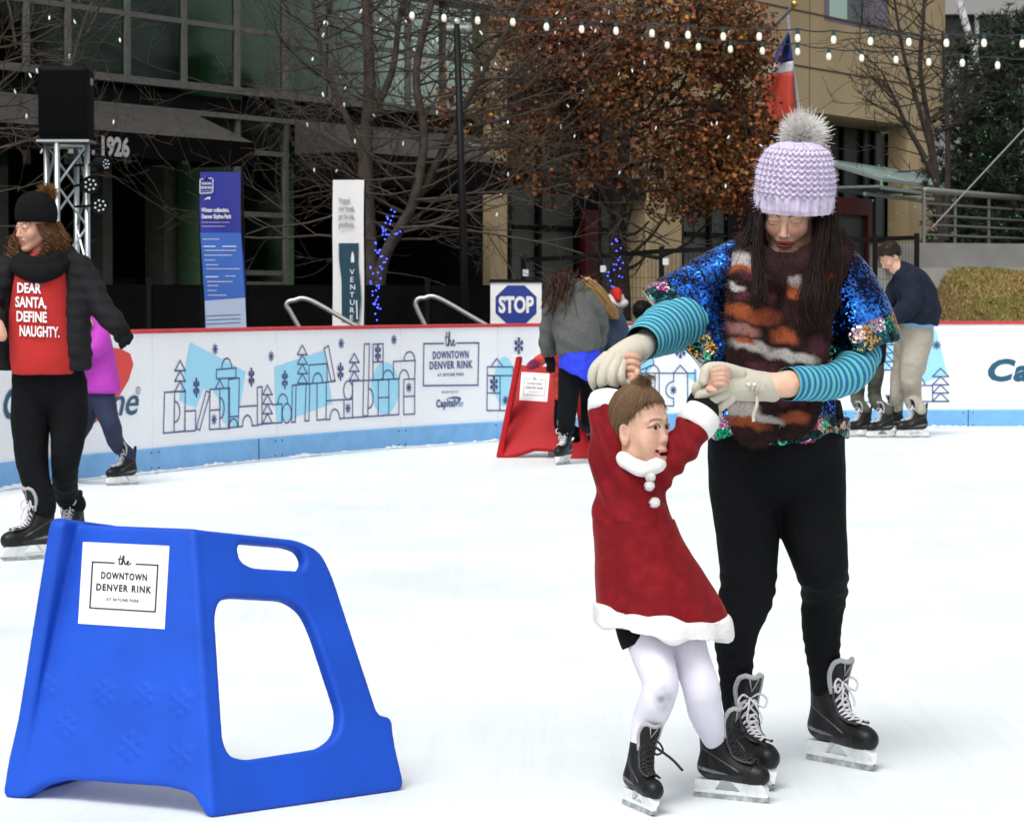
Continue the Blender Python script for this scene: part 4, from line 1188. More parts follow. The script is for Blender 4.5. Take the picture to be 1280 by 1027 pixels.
# central bare tree: several leaning stems
rnd = random.Random(11); YC = 28.6
t1 = empty('bare_tree', P(462, 372, YC) * Vector((1, 1, 0)), 'leafless many-stemmed tree with blue lights, between white banner and black pole', 'tree', 'trees by the rink')
mb = MB(); tips = []
def stem(pxs, r0, r1, Y=YC, dy=0):
    q = catmull([P(x, y, Y + dy * i) for i, (x, y) in enumerate(pxs)], 5); mb.tube(q, np.linspace(r0, r1, len(q)), 9, caps=False); return q
g = P(466, 372, YC); 
s1 = stem([(466, 520), (466, 400), (460, 300), (457, 190), (462, 110), (458, 20), (450, -90)], .115, .04)
s2 = stem([(468, 420), (478, 330), (500, 285), (517, 250), (530, 170), (520, 90), (545, -20), (560, -90)], .07, .03, dy=-.05)
s3 = stem([(508, 270), (540, 215), (572, 150), (606, 85), (650, 10), (690, -60)], .05, .02, dy=-.08)
s4 = stem([(457, 210), (430, 140), (405, 80), (392, 10), (385, -60)], .04, .015, dy=.06)
s5 = stem([(462, 150), (490, 90), (500, 20), (520, -60)], .045, .02, dy=.08)
for s in (s1, s2, s3, s4, s5):
    for k in range(8, len(s)):
        for _ in range(2 if s is not s1 else 1):
            p = Vector(s[k]); side = rnd.choice((-1, 1))
            d = Vector((side * rnd.uniform(.5, 1), rnd.gauss(0, .45), rnd.uniform(-.25, .6)))
            grow(mb, p, d, rnd.uniform(.7, 1.5), rnd.uniform(.009, .016), 0, rnd, 3, .65, (2, 3), .16, .05, tips, .0022)
for px, py, dx in ((500, 285, 1), (520, 250, 1), (545, 215, 1), (580, 160, 1), (470, 300, -1), (505, 290, 1), (560, 200, 1)):   # long low limbs reaching right and left
    grow(mb, P(px, py, YC - .2), (dx, rnd.gauss(0, .3), rnd.uniform(-.1, .35)), rnd.uniform(1.3, 2.0), .016, 0, rnd, 3, .55, (3, 4), .13, .0, tips, .0022)
mb.build('trunk', M_BARK, t1, smooth=True)
pendants([t for t in tips if P(380, 0, YC).x < t[0] < P(640, 0, YC).x and EYE + .9 < t[2] < 4.3], 42, 'small white hanging lights in the central leafless tree', rnd, None, m_=M_PEND)
bl = []
for px0, py0, px1, py1, n in ((478, 292, 488, 262, 14), (468, 300, 482, 330, 12), (463, 330, 472, 395, 16), (476, 320, 470, 398, 12), (482, 296, 502, 288, 6)):
    for k in range(n):
        t = k / (n - 1); bl.append(P(px0 + (px1 - px0) * t + rnd.gauss(0, 3), py0 + (py1 - py0) * t + rnd.gauss(0, 3), YC - .2 + rnd.gauss(0, .03)))
leds('fairy_lights', bl, .0085, M_BLUELED, 'blue lights wound round the trunk of the central leafless tree', 'blue tree lights')

# left bare tree
YLt = 27.0; rnd = random.Random(5)
t2 = empty('bare_tree', P(-30, 372, YLt) * Vector((1, 1, 0)), 'leafless tree spreading fine twigs behind the loudspeaker', 'tree', 'trees by the rink')
mb = MB(); tips = []
stem([(-40, 520), (-38, 300), (-30, 180), (-20, 60), (-25, -60)], .10, .05, YLt)
for k in range(20):
    p = P(-35 + rnd.uniform(-5, 10), rnd.uniform(-40, 300), YLt + rnd.gauss(0, .15))
    grow(mb, p, (rnd.uniform(.5, 1), rnd.gauss(0, .4), rnd.uniform(-.2, .8)), rnd.uniform(.8, 1.25), .012, 0, rnd, 3, .6, (2, 4), .15, .06, tips, .0022)
for px, py, e in ((90, 80, (.2, 0, 1)), (20, 60, (.1, 0, 1)), (110, 40, (.6, 0, .7))):
    grow(mb, P(px, py, YLt), e, 1.1, .014, 0, rnd, 3, .6, (3, 4), .15, .05, tips, .0022)
mb.build('trunk', M_BARK, t2, smooth=True)
pendants([t for t in tips if P(0, 0, YLt).x < t[0] < P(170, 0, YLt).x and 2.2 < t[2] < 4.2], 16, 'small white hanging lights in the leafless tree behind the loudspeaker', rnd, None, m_=M_PEND)

# oak holding brown leaves
YO = 31.0; rnd = random.Random(21)
t3 = empty('oak_tree', P(775, 372, YO) * Vector((1, 1, 0)), 'large oak with dense brown and rust winter leaves behind the two skaters', 'tree', 'trees by the rink')
mb = MB(); tips = []
s1 = stem([(778, 520), (776, 380), (772, 280), (778, 180), (790, 90), (800, -20), (805, -120)], .13, .05, YO)
for k in range(7, len(s1)):
    for _ in range(2):
        a = rnd.uniform(0, 2 * PI); grow(mb, Vector(s1[k]), (math.cos(a), math.sin(a) * .8, rnd.uniform(.05, .55)), rnd.uniform(.9, 1.7), rnd.uniform(.02, .035), 0, rnd, 2, .55, (2, 3), .15, .05, tips, .003)
mb.build('trunk', M_BARK2, t3, smooth=True)
ell = [((800, 60), 175, 150, 1.5), ((890, 170), 95, 100, .9), ((690, 150), 90, 110, 1.0), ((905, 70), 66, 95, .8), ((850, 240), 55, 45, .6), ((915, 225), 55, 60, .5), ((690, 20), 80, 70, .9), ((570, 120), 55, 55, .4), ((760, 215), 50, 40, .5)]
dens = [.34, .16, .10, .12, .05, .06, .08, .02, .03]
n = 62000; c = []
for (ce, rx, ry, ryw), w_ in zip(ell, dens):
    k = int(n * w_); v = RNG.normal(size=(k, 3)); v /= np.linalg.norm(v, axis=1)[:, None]; v *= RNG.uniform(0, 1, (k, 1)) ** (1 / 1.75)
    o = P(ce[0], ce[1], YO); sc = YO / FOC
    c.append(np.array(o) + v * np.array([rx * sc, ryw, ry * sc]))
c = np.vstack(c)
g1 = wob(c, 3.2, 3); g2 = wob(c, 9, 4)
g3 = wob(c, 1.7, 12); c = c[(g1 + .6 * g2 + .9 * g3 + RNG.normal(0, .22, len(c))) > .0]
n = len(c); sz = RNG.uniform(.026, .056, n)
u = RNG.normal(size=(n, 3)); u /= np.linalg.norm(u, axis=1)[:, None]; u[:, 2] = u[:, 2] * .8 - .3; u /= np.linalg.norm(u, axis=1)[:, None]
w_ = np.cross(u, RNG.normal(size=(n, 3))); w_ /= np.linalg.norm(w_, axis=1)[:, None]; nn = np.cross(u, w_)
S = sz[:, None]
prof = [(0, 0, 0), (.45, .42, .12), (.75, .28, .05), (1.1, .5, .16), (1.45, .30, .02), (1.9, 0, -.1), (1.45, -.30, .02), (1.1, -.5, .16), (.75, -.28, .05), (.45, -.42, .12)]
V = np.stack([c + S * (u * a + w_ * b + nn * e) for a, b, e in prof], 1)
lf = np.arange(n)[:, None] * 10
F = np.concatenate([lf + np.array([0, 1, 9, 0])[None, [0, 1, 2]].repeat(n, 0)] if False else [], 0) if False else None
quads = np.concatenate([lf + np.array(q)[None] for q in ([1, 2, 8, 9], [2, 3, 7, 8], [3, 4, 6, 7])], 0)
tris = np.concatenate([lf + np.array(q)[None] for q in ([0, 1, 9], [4, 5, 6])], 0)
quads = np.vstack([quads, np.concatenate([tris, tris[:, 2:]], 1)]) if False else quads
pal = np.array([(.095, .042, .018), (.13, .058, .022), (.075, .028, .018), (.16, .07, .025), (.055, .04, .018), (.07, .062, .02), (.20, .09, .03), (.11, .032, .026), (.26, .15, .03)])
t = np.clip((wob(c, 4.5, 9) + 1) / 2, 0, .999)
ci = np.clip((t * 5.2 + RNG.uniform(-1.4, 2.6, n)).astype(int), 0, 7); ci[RNG.uniform(size=n) < .012] = 8
cc = pal[ci] * np.array([1.22, .97, .85]) * (RNG.uniform(.9, 2.2, (n, 1)) * (1 + .45 * wob(c, 2.6, 31))[:, None])
me = mesh_np('crown', V.reshape(-1, 3), quads, False, np.repeat(cc, 10, 0))
obj('crown', me, mat('brown oak leaves', rough=.75, vcol=True, spec=.35), t3)
pendants([tuple(p) for p in c[RNG.integers(0, n, 400)] - np.array([0, 1.1, 0])], 34, 'small white hanging lights among the brown oak leaves', rnd, None, m_=M_PEND, size=.022)
bl = []
for k in range(34):
    bl.append(P(771 + rnd.gauss(0, 6), 300 + k * 2.6 + rnd.gauss(0, 3), YO - .45))
leds('fairy_lights', bl, .009, M_BLUELED, 'blue lights wound round the trunk of the brown oak', 'blue tree lights')

# small bare tree in front of the tan building corner
YR = 35.5; rnd = random.Random(8)
t4 = empty('bare_tree', P(1175, 372, YR) * Vector((1, 1, 0)), 'slender leafless tree before the corner of the tan building', 'tree', 'trees by the rink')
mb = MB(); tips = []
for pxs in ([(1180, 330), (1172, 230), (1160, 150), (1150, 80), (1155, 10), (1150, -50)], [(1178, 300), (1166, 200), (1150, 140), (1130, 70), (1118, 0)], [(1182, 300), (1185, 200), (1182, 120), (1178, 40)], [(1172, 230), (1152, 190), (1130, 150), (1112, 110)]):
    s = stem(pxs, .05, .015, YR)
    for k in range(6, len(s)):
        grow(mb, Vector(s[k]), (rnd.choice((-1, -.6, .8)) * rnd.uniform(.5, 1), rnd.gauss(0, .4), rnd.uniform(.1, .8)), rnd.uniform(.5, 1.0), .011, 0, rnd, 2, .6, (2, 4), .15, .08, tips, .004)
mb.build('trunk', M_BARK2, t4, smooth=True)
gl = [P(rnd.uniform(1085, 1190), rnd.uniform(160, 300), YR - .4 + rnd.gauss(0, .2)) for _ in range(16)]
leds('fairy_lights', gl, .0065, M_GREENLED, 'tiny green lights in the slender leafless tree', 'green tree lights')

# evergreens
M_NEED = mat('dark pine needles', rough=.7, vcol=True)
def pine(px, Y, zlo, ztop, rad, seed, label):
    rnd = random.Random(seed); rg = np.random.default_rng(seed)
    b = P(px, 372, Y); e = empty('pine_tree', (b.x, Y, 0), label, 'tree', 'pines behind the railing')
    mb = MB(); mb.tube([(b.x, Y, 0), (b.x, Y, ztop)], [.11, .02], 8); C, D = [], []
    z = zlo
    while z < ztop:
        fr = (z - zlo) / (ztop - zlo); L = rad * (1 - fr * .75) * rnd.uniform(.7, 1.1)
        a = rnd.uniform(0, 2 * PI); d = Vector((math.cos(a), math.sin(a), rnd.uniform(-.05, .45))).normalized()
        p0 = Vector((b.x, Y, z)); p1 = p0 + d * L
        mb.tube([p0, p0.lerp(p1, .5) + Vector((0, 0, -.04)), p1], [.022, .014, .006], 4, caps=False)
        for k in range(int(L * 40)):
            t = rnd.uniform(.25, 1.02); q = p0.lerp(p1, t) + Vector((rnd.gauss(0, .13), rnd.gauss(0, .13), rnd.gauss(0, .09)))
            C.append(tuple(q)); D.append(tuple(d + Vector((0, 0, .35))))
        z += rnd.uniform(.03, .06)
    mb.build('trunk', M_BARK2, e, smooth=True)
    C = np.array(C); D = np.array(D); k = 16; n = len(C) * k
    base = np.repeat(C, k, 0); dr = np.repeat(D, k, 0) * .7 + rg.normal(size=(n, 3)) * .75; dr /= np.linalg.norm(dr, axis=1)[:, None]
    tip = base + dr * rg.uniform(.08, .16, (n, 1)); wv = np.cross(dr, rg.normal(size=(n, 3))); wv /= np.linalg.norm(wv, axis=1)[:, None]
    V = np.stack([base - wv * .009, base + wv * .009, tip], 1).reshape(-1, 3)
    pal = np.array([(.014, .034, .018), (.02, .045, .022), (.03, .055, .024), (.012, .024, .015)])
    cc = pal[rg.integers(0, 4, len(C))].repeat(k, 0).repeat(3, 0)
    obj('crown', mesh_np('crown', V, np.arange(3 * n).reshape(-1, 3), False, cc), M_NEED, e)
    return [tuple(q) for q in C[rg.integers(0, len(C), 200)]]
a = pine(1205, 37.0, 1.0, 4.7, .9, 2, 'dark shaggy pine just right of the tan building corner')
b = pine(1268, 36.4, .9, 5.1, 1.15, 3, 'dark shaggy pine at the right edge behind the railing')
rnd = random.Random(4)
gl = [P(rnd.uniform(1175, 1280), rnd.uniform(110, 310), 35.6 + rnd.gauss(0, .2)) for _ in range(18)]
leds('fairy_lights', gl, .0065, M_GREENLED, 'tiny green lights in the two dark pines', 'green tree lights')
# ================================================================== people: shared builders
def A3(v): return np.array(list(v), float)
class Fig:
    def __init__(s, D): s.D = D; s.k = D / FOC
    def J(s, px, py, dd=0.0): return A3(P(px, py, s.D + dd))
    def r(s, px): return px * s.k
    def chain(s, F, pts, rad, k=.012, n=4, sq=None, op='add'):
        F.chain([s.J(*p) for p in pts], [s.r(x) for x in rad], k, n, sq, op)
    def box(s, x0, y0, x1, y1, d0, d1):
        a, b = s.J(x0, y1, d0), s.J(x1, y0, d1); c, d = s.J(x0, y1, d1), s.J(x1, y0, d0)
        q = np.stack([a, b, c, d]); lo, hi = q.min(0), q.max(0); lo[1], hi[1] = s.D + d0, s.D + d1
        return lo, hi
def proj(V):
    c, s_ = math.cos(PITCH), math.sin(PITCH)
    x, y, z = V[:, 0], V[:, 1], V[:, 2] - EYE
    f = y * c - z * s_; u = y * s_ + z * c
    return np.stack([CX + FOC * x / f, CY - FOC * u / f], 1)

def frame(yaw, pitch, roll):
    """head axes: yaw 0 looks at the camera, positive turns to the picture's right; pitch positive looks down; roll tips the crown to the picture's right"""
    f = Vector((math.sin(yaw) * math.cos(pitch), -math.cos(yaw) * math.cos(pitch), -math.sin(pitch)))
    r = Vector((0, 0, 1)).cross(f) * -1; r.normalize(); u = r.cross(f)
    q = Matrix.Rotation(-roll, 3, f)
    r, u = q @ r, q @ u
    return np.array([[r[i], f[i], u[i]] for i in range(3)])   # columns: right, forward, up

class Head:
    def __init__(s, c, R, sc=1.0, child=False, open_=.8, smile=0.0, gaze=(0, 1, 0), jaw=0.0, sv=(1, 1, 1)):
        s.sv = np.array(sv, float)
        s.c, s.R, s.sc, s.child, s.open, s.smile, s.gaze, s.jaw = A3(c), R, sc, child, open_, smile, gaze, jaw; s.es = 1.22 if child else 1.0
    def w(s, p): return s.c + s.R @ (np.array(p, float) * s.sc * s.sv)
    def loc(s, V): return (V - s.c) @ s.R / s.sc / s.sv
    def fill(s, F):
        k = s.sc; ch = s.child
        def E(c, r, kk, op='add'): F.ell(s.w(c), [x * k * y for x, y in zip(r, s.sv)], s.R, kk * k, op)
        def C(a, b, ra, rb, kk, op='add'): F.cap(s.w(a), s.w(b), ra * k, rb * k, kk * k, op)
        E((0, -.014, .035), (.074, .094, .084), .02)
        if ch: E((0, .01, .045), (.070, .080, .072), .03)
        E((0, .020, -.030 if not ch else -.024), (.061, .070, .076 if not ch else .072), .035)
        zc_ = 0 if not ch else .009
        C((-.048, .0, -.058), (-.014, .064, -.098 + zc_), .018, .016, .022); C((.048, .0, -.058), (.014, .064, -.098 + zc_), .018, .016, .022)
        E((0, .067, -.100 + zc_), (.018, .018, .016), .02)
        cy = -.026 if not ch else -.034; cr = .024 if not ch else .030
        for x in (-1, 1):
            E((x * (.036 + .004 * ch), .060 - .004 * ch, cy), (cr, cr * .85, cr), .022)
            C((x * .012, .087, .026), (x * .050, .070, .024), .008, .006, .014)
            E((x * .032, .102, .006), (.017, .018, .012), .014, 'sub')
        # nose
        if ch: C((0, .080, .004), (0, .0965, -.024), .0075, .0105, .012); wing = (.0095, .091, -.0285, .0070)
        else: C((0, .086, .014), (0, .107, -.028), .0075, .0105, .010); wing = (.0105, .098, -.033, .0078)
        for x in (-1, 1):
            E((x * wing[0], wing[1], wing[2]), (wing[3],) * 3, .005)
            E((x * .006, wing[1] + .006, wing[2] - .0085), (.0032, .005, .003), .003, 'sub')
        # lips
        lr = .62 if ch else .72
        sm = s.smile; lw = .022 + (.010 if ch else .006) * sm; j = s.jaw
        E((0, .081, -.062), (.026, .018, .020), .012)
        for x in (-1, 1): C((0, .0930, -.0560), (x * lw, .078 - .006 * sm, -.061 + .009 * sm), .0050 * lr, .0026, .004)
        C((-.6 * lw, .0845, -.068 - j + .004 * sm), (.6 * lw, .0845, -.068 - j + .004 * sm), .0055 * lr, .0055 * lr, .006)
        E((0, .0885, -.0695 - j), (.012, .0065, .0058), .005)
        for x in (-1, 1): C((0, .0995, -.0622 - j * .5), (x * lw, .085 - .006 * sm, -.0625 + .008 * sm), .0014 + j * .45, .0012, .002, 'sub')
        if j > 0: E((0, .094, -.063 - j * .5), (lw * .8, .012, .0015 + j * .7), .002, 'sub')
        # eyes: lids over an eyeball
        eo = s.open; es = s.es
        for x in (-1, 1):
            E((x * .032, .0785, .006), (.0165 * es, .0158, .0150 * es), .005)
            E((x * .032, .0960, .0045), (.0135 * es, .0130, .0066 * eo * es), .0012, 'sub')
            E((x * .032, .0775, .006), (.0095, .0095, .0095), .0005)
        # ears
        for x in (-1, 1):
            E((x * .076, -.006, -.006), (.010, .019, .032), .006)
            E((x * .086, -.001, -.004), (.007, .011, .020), .004, 'sub')
    def colf(s, skin, lip, brow):
        def f(V):
            q = s.loc(V); c = np.tile(np.array(skin, float), (len(V), 1))
            inh = (np.abs(q) < .16).all(1)
            ax = np.abs(q[:, 0])
            ch = np.exp(-((ax - .04) ** 2 + (q[:, 2] + .03) ** 2) / .022 ** 2) * (q[:, 1] > .02) * inh
            nn = np.exp(-((ax) ** 2 + (q[:, 2] + .028) ** 2) / .014 ** 2) * (q[:, 1] > .08) * inh
            c *= 1 + (np.clip(ch * .8 + nn * .5, 0, 1))[:, None] * np.array([.04, -.16, -.14])
            lw = .026 + .009 * s.child * s.smile
            zc = -.0625 + .24 * s.smile * (ax / lw) ** 2 * .02 - s.jaw * .5
            m = np.clip(1.25 - ((ax / lw) ** 2 + ((q[:, 2] - zc) / ((.0085 if s.child else .0098) + s.jaw * .55)) ** 2), 0, 1) * (q[:, 1] > .06) * inh
            m = np.clip(m * 3, 0, 1)
            c = c * (1 - m[:, None]) + np.array(lip) * m[:, None]
            e_ = ((ax - .032) / (.0138 * s.es)) ** 2 + ((q[:, 2] - .0045) / (.0068 * s.open * s.es)) ** 2
            la = (e_ > .72) & (e_ < 1.8) & (q[:, 2] > .0050) & (q[:, 1] > .06) & inh
            c[la] = c[la] * .25 + np.array(brow) * .4
            zi = -.0625 + .006 * s.smile * (ax / .024) ** 2 - s.jaw * .5
            mi = (ax < .025 + .006 * s.child) & (np.abs(q[:, 2] - zi) < .0012 + s.jaw * .6) & (q[:, 1] < .0885) & (q[:, 1] > .06) & inh
            c[mi] = (.07, .012, .012)
            bz = .0285 - ((ax - .030) / .02) ** 2 * .004
            b = np.clip(1 - np.abs(q[:, 2] - bz) / .0045, 0, 1) * (ax > .011) * (ax < .054) * (q[:, 1] > .04) * inh
            b = np.clip(b * 1.6, 0, 1) * .85
            c = c * (1 - b[:, None]) + np.array(brow) * b[:, None]
            return c
        return f
    def eyes(s, parent, iris):
        g = np.array(s.gaze, float); g /= np.linalg.norm(g)
        for x in (-1, 1):
            th, ph = np.meshgrid(np.linspace(0, PI, 17), np.linspace(0, 2 * PI, 24, endpoint=False), indexing='ij')
            d = np.stack([np.sin(th) * np.cos(ph), np.cos(th), np.sin(th) * np.sin(ph)], -1).reshape(-1, 3)
            a = np.arccos(np.clip(d @ g, -1, 1))
            col = np.where((a < .30)[:, None], (.004, .004, .004), np.where((a < (.66 if s.child else .54))[:, None], iris, (.62, .60, .58)))
            V = np.array([s.w((x * .032, .0785, .006) + q * .0116 * (1.0 if s.es == 1 else 1.06)) for q in d])
            F = np.array([[i * 24 + j, i * 24 + (j + 1) % 24, (i + 1) * 24 + (j + 1) % 24, (i + 1) * 24 + j] for i in range(16) for j in range(24)])
            obj('eye', mesh_np('eye', V, F, True, col), M_EYE, parent)

M_SKIN = mat('skin', (.6, .4, .3), .52, vcol=True, var=(70, .07), bump=(420, .22, .001), bump2=(110, .12, .002), sss=.15, spec=.32)
M_EYE = mat('eye', (.6, .6, .6), .12, vcol=True)
M_HAIRV = mat('hair strands', (.1, .06, .04), .5, vcol=True, spec=.22)

def strand_mesh(paths, r0, r1, cols, n=3):
    """paths (S,K,3) -> thin tapering tubes, cols (S,3)"""
    paths = np.asarray(paths, float); S, K, _ = paths.shape
    t = np.gradient(paths, axis=1); t /= np.linalg.norm(t, axis=2)[..., None] + 1e-9
    ref = np.array([.31, .83, .47]); x = np.cross(t, ref); x /= np.linalg.norm(x, axis=2)[..., None] + 1e-9; y = np.cross(t, x)
    rr = np.linspace(r0, r1, K)[None, :, None]
    ang = np.arange(n) * 2 * PI / n
    V = np.stack([paths + rr * (math.cos(a) * x + math.sin(a) * y) for a in ang], 2)
    base = (np.arange(S)[:, None, None] * K + np.arange(K - 1)[None, :, None]) * n
    j = np.arange(n)[None, None, :]; jn = (j + 1) % n
    F = np.stack([base + j, base + jn, base + n + jn, base + n + j], -1).reshape(-1, 4)
    C = np.repeat(np.asarray(cols), K * n, 0)
    return V.reshape(-1, 3), F, C
def hair(name, paths, r0, r1, cols, parent, m=None, label=None):
    V, F, C = strand_mesh(paths, r0, r1, cols)
    return obj(name, mesh_np(name, V, F, True, C), m or M_HAIRV, parent, label=label)
def hcols(base, n, rg, var=.35):
    return np.array(base)[None] * rg.uniform(1 - var, 1 + var, (n, 1))
def spath(ctrl, K=10):
    return catmull(ctrl, max(1, int(round((K) / (len(ctrl) - 1)))))

# ------------------------------------------------------------------ ice skate, built once at 0.29 m and reused
M_BOOT = mat('black skate leather', (.012, .012, .013), .55, vcol=True, bump=(140, .2, .002), bump2=(25, .25, .006), spec=.25)
M_TOE = mat('black toe cap', (.006, .006, .0065), .42, spec=.28)
M_FELT = mat('grey felt tongue edge', (.36, .36, .37), .95, bump=(300, .4, .002))
M_LACEW = mat('white lace', (.62, .61, .64), .9)
M_LACEK = mat('black lace', (.012, .012, .012), .9)
M_HOLD = mat('white blade holder', (.78, .80, .79), .35, var=(30, .10))
M_BLADE = mat('steel blade', (.46, .47, .47), .32, metal=.75, var=(40, .45))
M_SOLE = mat('dark sole edge', (.03, .03, .032), .5)
_sk = {}
def skate_meshes(fig):
    if fig in _sk: return _sk[fig]
    h = .0035
    F = Field((-.14, -.07, .05), (.20, .07, .36), h)
    F.chain([(-.078, 0, .118), (-.02, 0, .112), (.05, 0, .104), (.10, 0, .100), (.138, 0, .097)], [.038, .034, .034, .036, .030], .02, 3, sq=((0, 0, 1), 1.0))
    F.chain([(-.064, 0, .12), (-.058, 0, .17), (-.045, 0, .225), (-.038, 0, .29)], [.040, .037, .041, .046], .02, 4, sq=((0, 1, 0), 1.12))
    F.chain([(.05, 0, .115), (-.005, 0, .16), (-.02, 0, .20)], [.030, .028, .032], .03, 3)
    F.fn(lambda f, X, Y, Z: np.maximum(f, .069 - Z))
    F.fn(lambda f, X, Y, Z: np.maximum(f, (Z - (.262 - (X + .04) * .10))))
    F.cap((-.094, 0, .20), (-.108, 0, .292), .020, .016, .012, sq=((1, 0, 0), 1.8))
    F.chain([(-.050, 0, .225), (-.036, 0, .34)], [.026, .036], .004, 2, op='sub', sq=((0, 1, 0), 1.12))
    V, Q = F.mesh(1)
    col = np.tile(np.array((.007, .007, .0075)), (len(V), 1))
    grey = (V[:, 2] < .135) & (V[:, 0] < .06) & (np.abs(V[:, 1]) > .02) & (np.abs(V[:, 2] - .118 + (V[:, 0] + .1) * .18) < .006)
    col[grey] = (.14, .14, .145)
    lo = (V[:, 2] < .10) & (V[:, 0] < .08); col[lo] = (.022, .022, .023)
    ln = (np.abs(V[:, 1]) > .015) & (np.abs(V[:, 2] - (.15 - V[:, 0] * .5)) < .0022) & (V[:, 0] < .07); col[ln] = (.10, .10, .105)
    col *= (1 + 1.6 * np.clip(wob(V, 90, 3) - .25, 0, 1))[:, None]
    boot = mesh_np('skate', V, Q, True, col)
    T = Field((.06, -.07, .05), (.20, .07, .16), .003)
    T.chain([(.05, 0, .104), (.10, 0, .100), (.140, 0, .097)], [.0360, .0385, .0325], .02, 3)
    T.fn(lambda f, X, Y, Z: np.maximum(np.maximum(f, .068 - Z), (.108 - X) + .25 * (Z - .1)))
    V, Q = T.mesh(1); toe = mesh_np('toe_cap', V, Q)
    BV = np.array([v.co[:] for v in boot.vertices])
    ang = np.degrees(np.arctan2(BV[:, 2] - .10, BV[:, 0] + .03)); rad = np.hypot(BV[:, 2] - .10, BV[:, 0] + .03)
    def surf(a, y, off=0.0):      # point on the boot's instep: a runs from the toe (18) to the ankle front (74)
        m_ = (np.abs(ang - a) < 5) & (np.abs(BV[:, 1] - y) < .006)
        r = rad[m_].max() if m_.any() else .13
        t = math.radians(a); return np.array([-.03 + (r + off) * math.cos(t), y, .10 + (r + off) * math.sin(t)])
    # tongue: bent plate lying on the instep, standing forward above the boot
    cen = [surf(a, 0, .002) for a in (24, 34, 44, 54, 64, 72)]
    cen += [np.array([cen[-1][0] + .004, 0, .285]), np.array([cen[-1][0] + .016, 0, .318]), np.array([cen[-1][0] + .030, 0, .338])]
    tp = catmull(cen, 4); wd = np.interp(np.linspace(0, 1, len(tp)), [0, .5, .8, .93, 1], [.018, .028, .044, .040, .026])
    rings = []
    for i, (p, w_) in enumerate(zip(tp, wd)):
        t_ = tp[min(i + 1, len(tp) - 1)] - tp[max(i - 1, 0)]; t_ /= np.linalg.norm(t_); nn = np.array([t_[2], 0, -t_[0]])
        rings.append([p + nn * (t - .016 * u * u * (w_ / .04)) + np.array([0, u * w_, 0]) for t, us in ((.006, np.linspace(-1, 1, 9)), (-.006, np.linspace(1, -1, 9))) for u in us])
    rings = np.array(rings)
    m = MB(); m.loft(rings, caps=True); tongue = mesh_np('tongue', np.vstack(m.v), m.f)
    k0 = int(len(tp) * .55)
    edge = list((rings[k0:, 0] + rings[k0:, 17]) / 2) + list((rings[-1, 2:7] + rings[-1, 11:16][::-1]) / 2) + list(((rings[k0:, 8] + rings[k0:, 9]) / 2)[::-1])
    m = MB(); m.tube(edge, .0085, 8)
    q = [rings[-2, 2], rings[-8, 4], rings[-2, 6]]; m.tube([v + np.array([.003, 0, 0]) for v in q], .0022, 6)
    felt = mesh_np('tongue_edge', np.vstack(m.v), m.f)
    m = MB(); rows = 8
    ST = [[surf(a, sg * (.026 + .006 * (a - 18) / 56), .0005) for a in range(18, 75, 7)] for sg in (-1, 1)]
    for k in range(rows):
        a0 = 20 + 52 * k / (rows - 1); a1 = min(a0 + 7, 74); w_ = .019 + .009 * k / rows
        for sgn in (-1, 1):
            q = [surf(a0, sgn * w_ * 1.15, -.001), surf(a0, sgn * w_ * .8, .007), surf((a0 + a1) / 2, 0, .012), surf(a1, -sgn * w_ * .8, .007), surf(a1, -sgn * w_ * 1.15, -.001)]
            m.tube(catmull(q, 4), .0040, 6)
    L0 = surf(73, 0, .016)
    m.ball(L0, .008, 5)
    if fig != 'child':
        for sgn in (-1, 1):
            m.tube(catmull([L0, L0 + (.012, sgn * .030, .014), L0 + (.020, sgn * .052, -.004), L0 + (.022, sgn * .040, -.028), L0 + (.012, sgn * .012, -.012), L0], 5), .0036, 6)
            m.tube(catmull([L0, L0 + (.018, sgn * .012, -.02), L0 + (.030, sgn * .026, -.055), L0 + (.036, sgn * .022, -.075)], 5), .0034, 6)
    else:
        m.tube(catmull([L0, L0 + (.02, .03, .01), L0 + (.035, .05, -.02), L0 + (.02, .03, -.04), L0], 5), .0045, 6)
        m.tube(catmull([L0, L0 + (.02, .04, -.02), L0 + (.05, .09, -.05), L0 + (.085, .125, -.085)], 5), .0055, 6)
    laces = mesh_np('laces', np.vstack(m.v), m.f)
    m = MB()
    for st in ST: m.tube(catmull(st, 3), .0052, 6)
    stay = mesh_np('eyelet_stay', np.vstack(m.v), m.f); m = MB()
    def block(pts):    # side profile (x,z), thick at the top, thin at the bottom
        pts = np.array(pts); hy = np.interp(pts[:, 1], [.018, .034, .072], [.004, .0075, .024]); n = len(pts)
        V = [(x, y, z) for (x, z), y in zip(pts, -hy)] + [(x, y, z) for (x, z), y in zip(pts, hy)]
        m.add(V, [list(range(n)), [n + i for i in range(n)][::-1]] + [[i, n + i, n + (i + 1) % n, (i + 1) % n] for i in range(n)])
    block([(-.120, .012), (.160, .012), (.172, .024), (.170, .034), (-.125, .034), (-.130, .024)])
    block([(-.122, .033), (-.045, .033), (-.030, .052), (-.012, .0715), (-.115, .0715), (-.124, .052)])
    block([(.060, .033), (.168, .033), (.166, .052), (.150, .0715), (.030, .0715), (.046, .052)])
    hold = mesh_np('blade_holder', np.vstack(m.v), m.f, False)
    m = MB(); prof = [(-.134, .006), (-.128, .001), (-.09, 0), (.12, 0), (.158, .003), (.176, .012), (.179, .020), (.170, .019), (-.131, .019)]
    m.prism([(x, -.0060, z) for x, z in prof], (0, .0120, 0)); blade = mesh_np('blade', np.vstack(m.v), m.f, False)
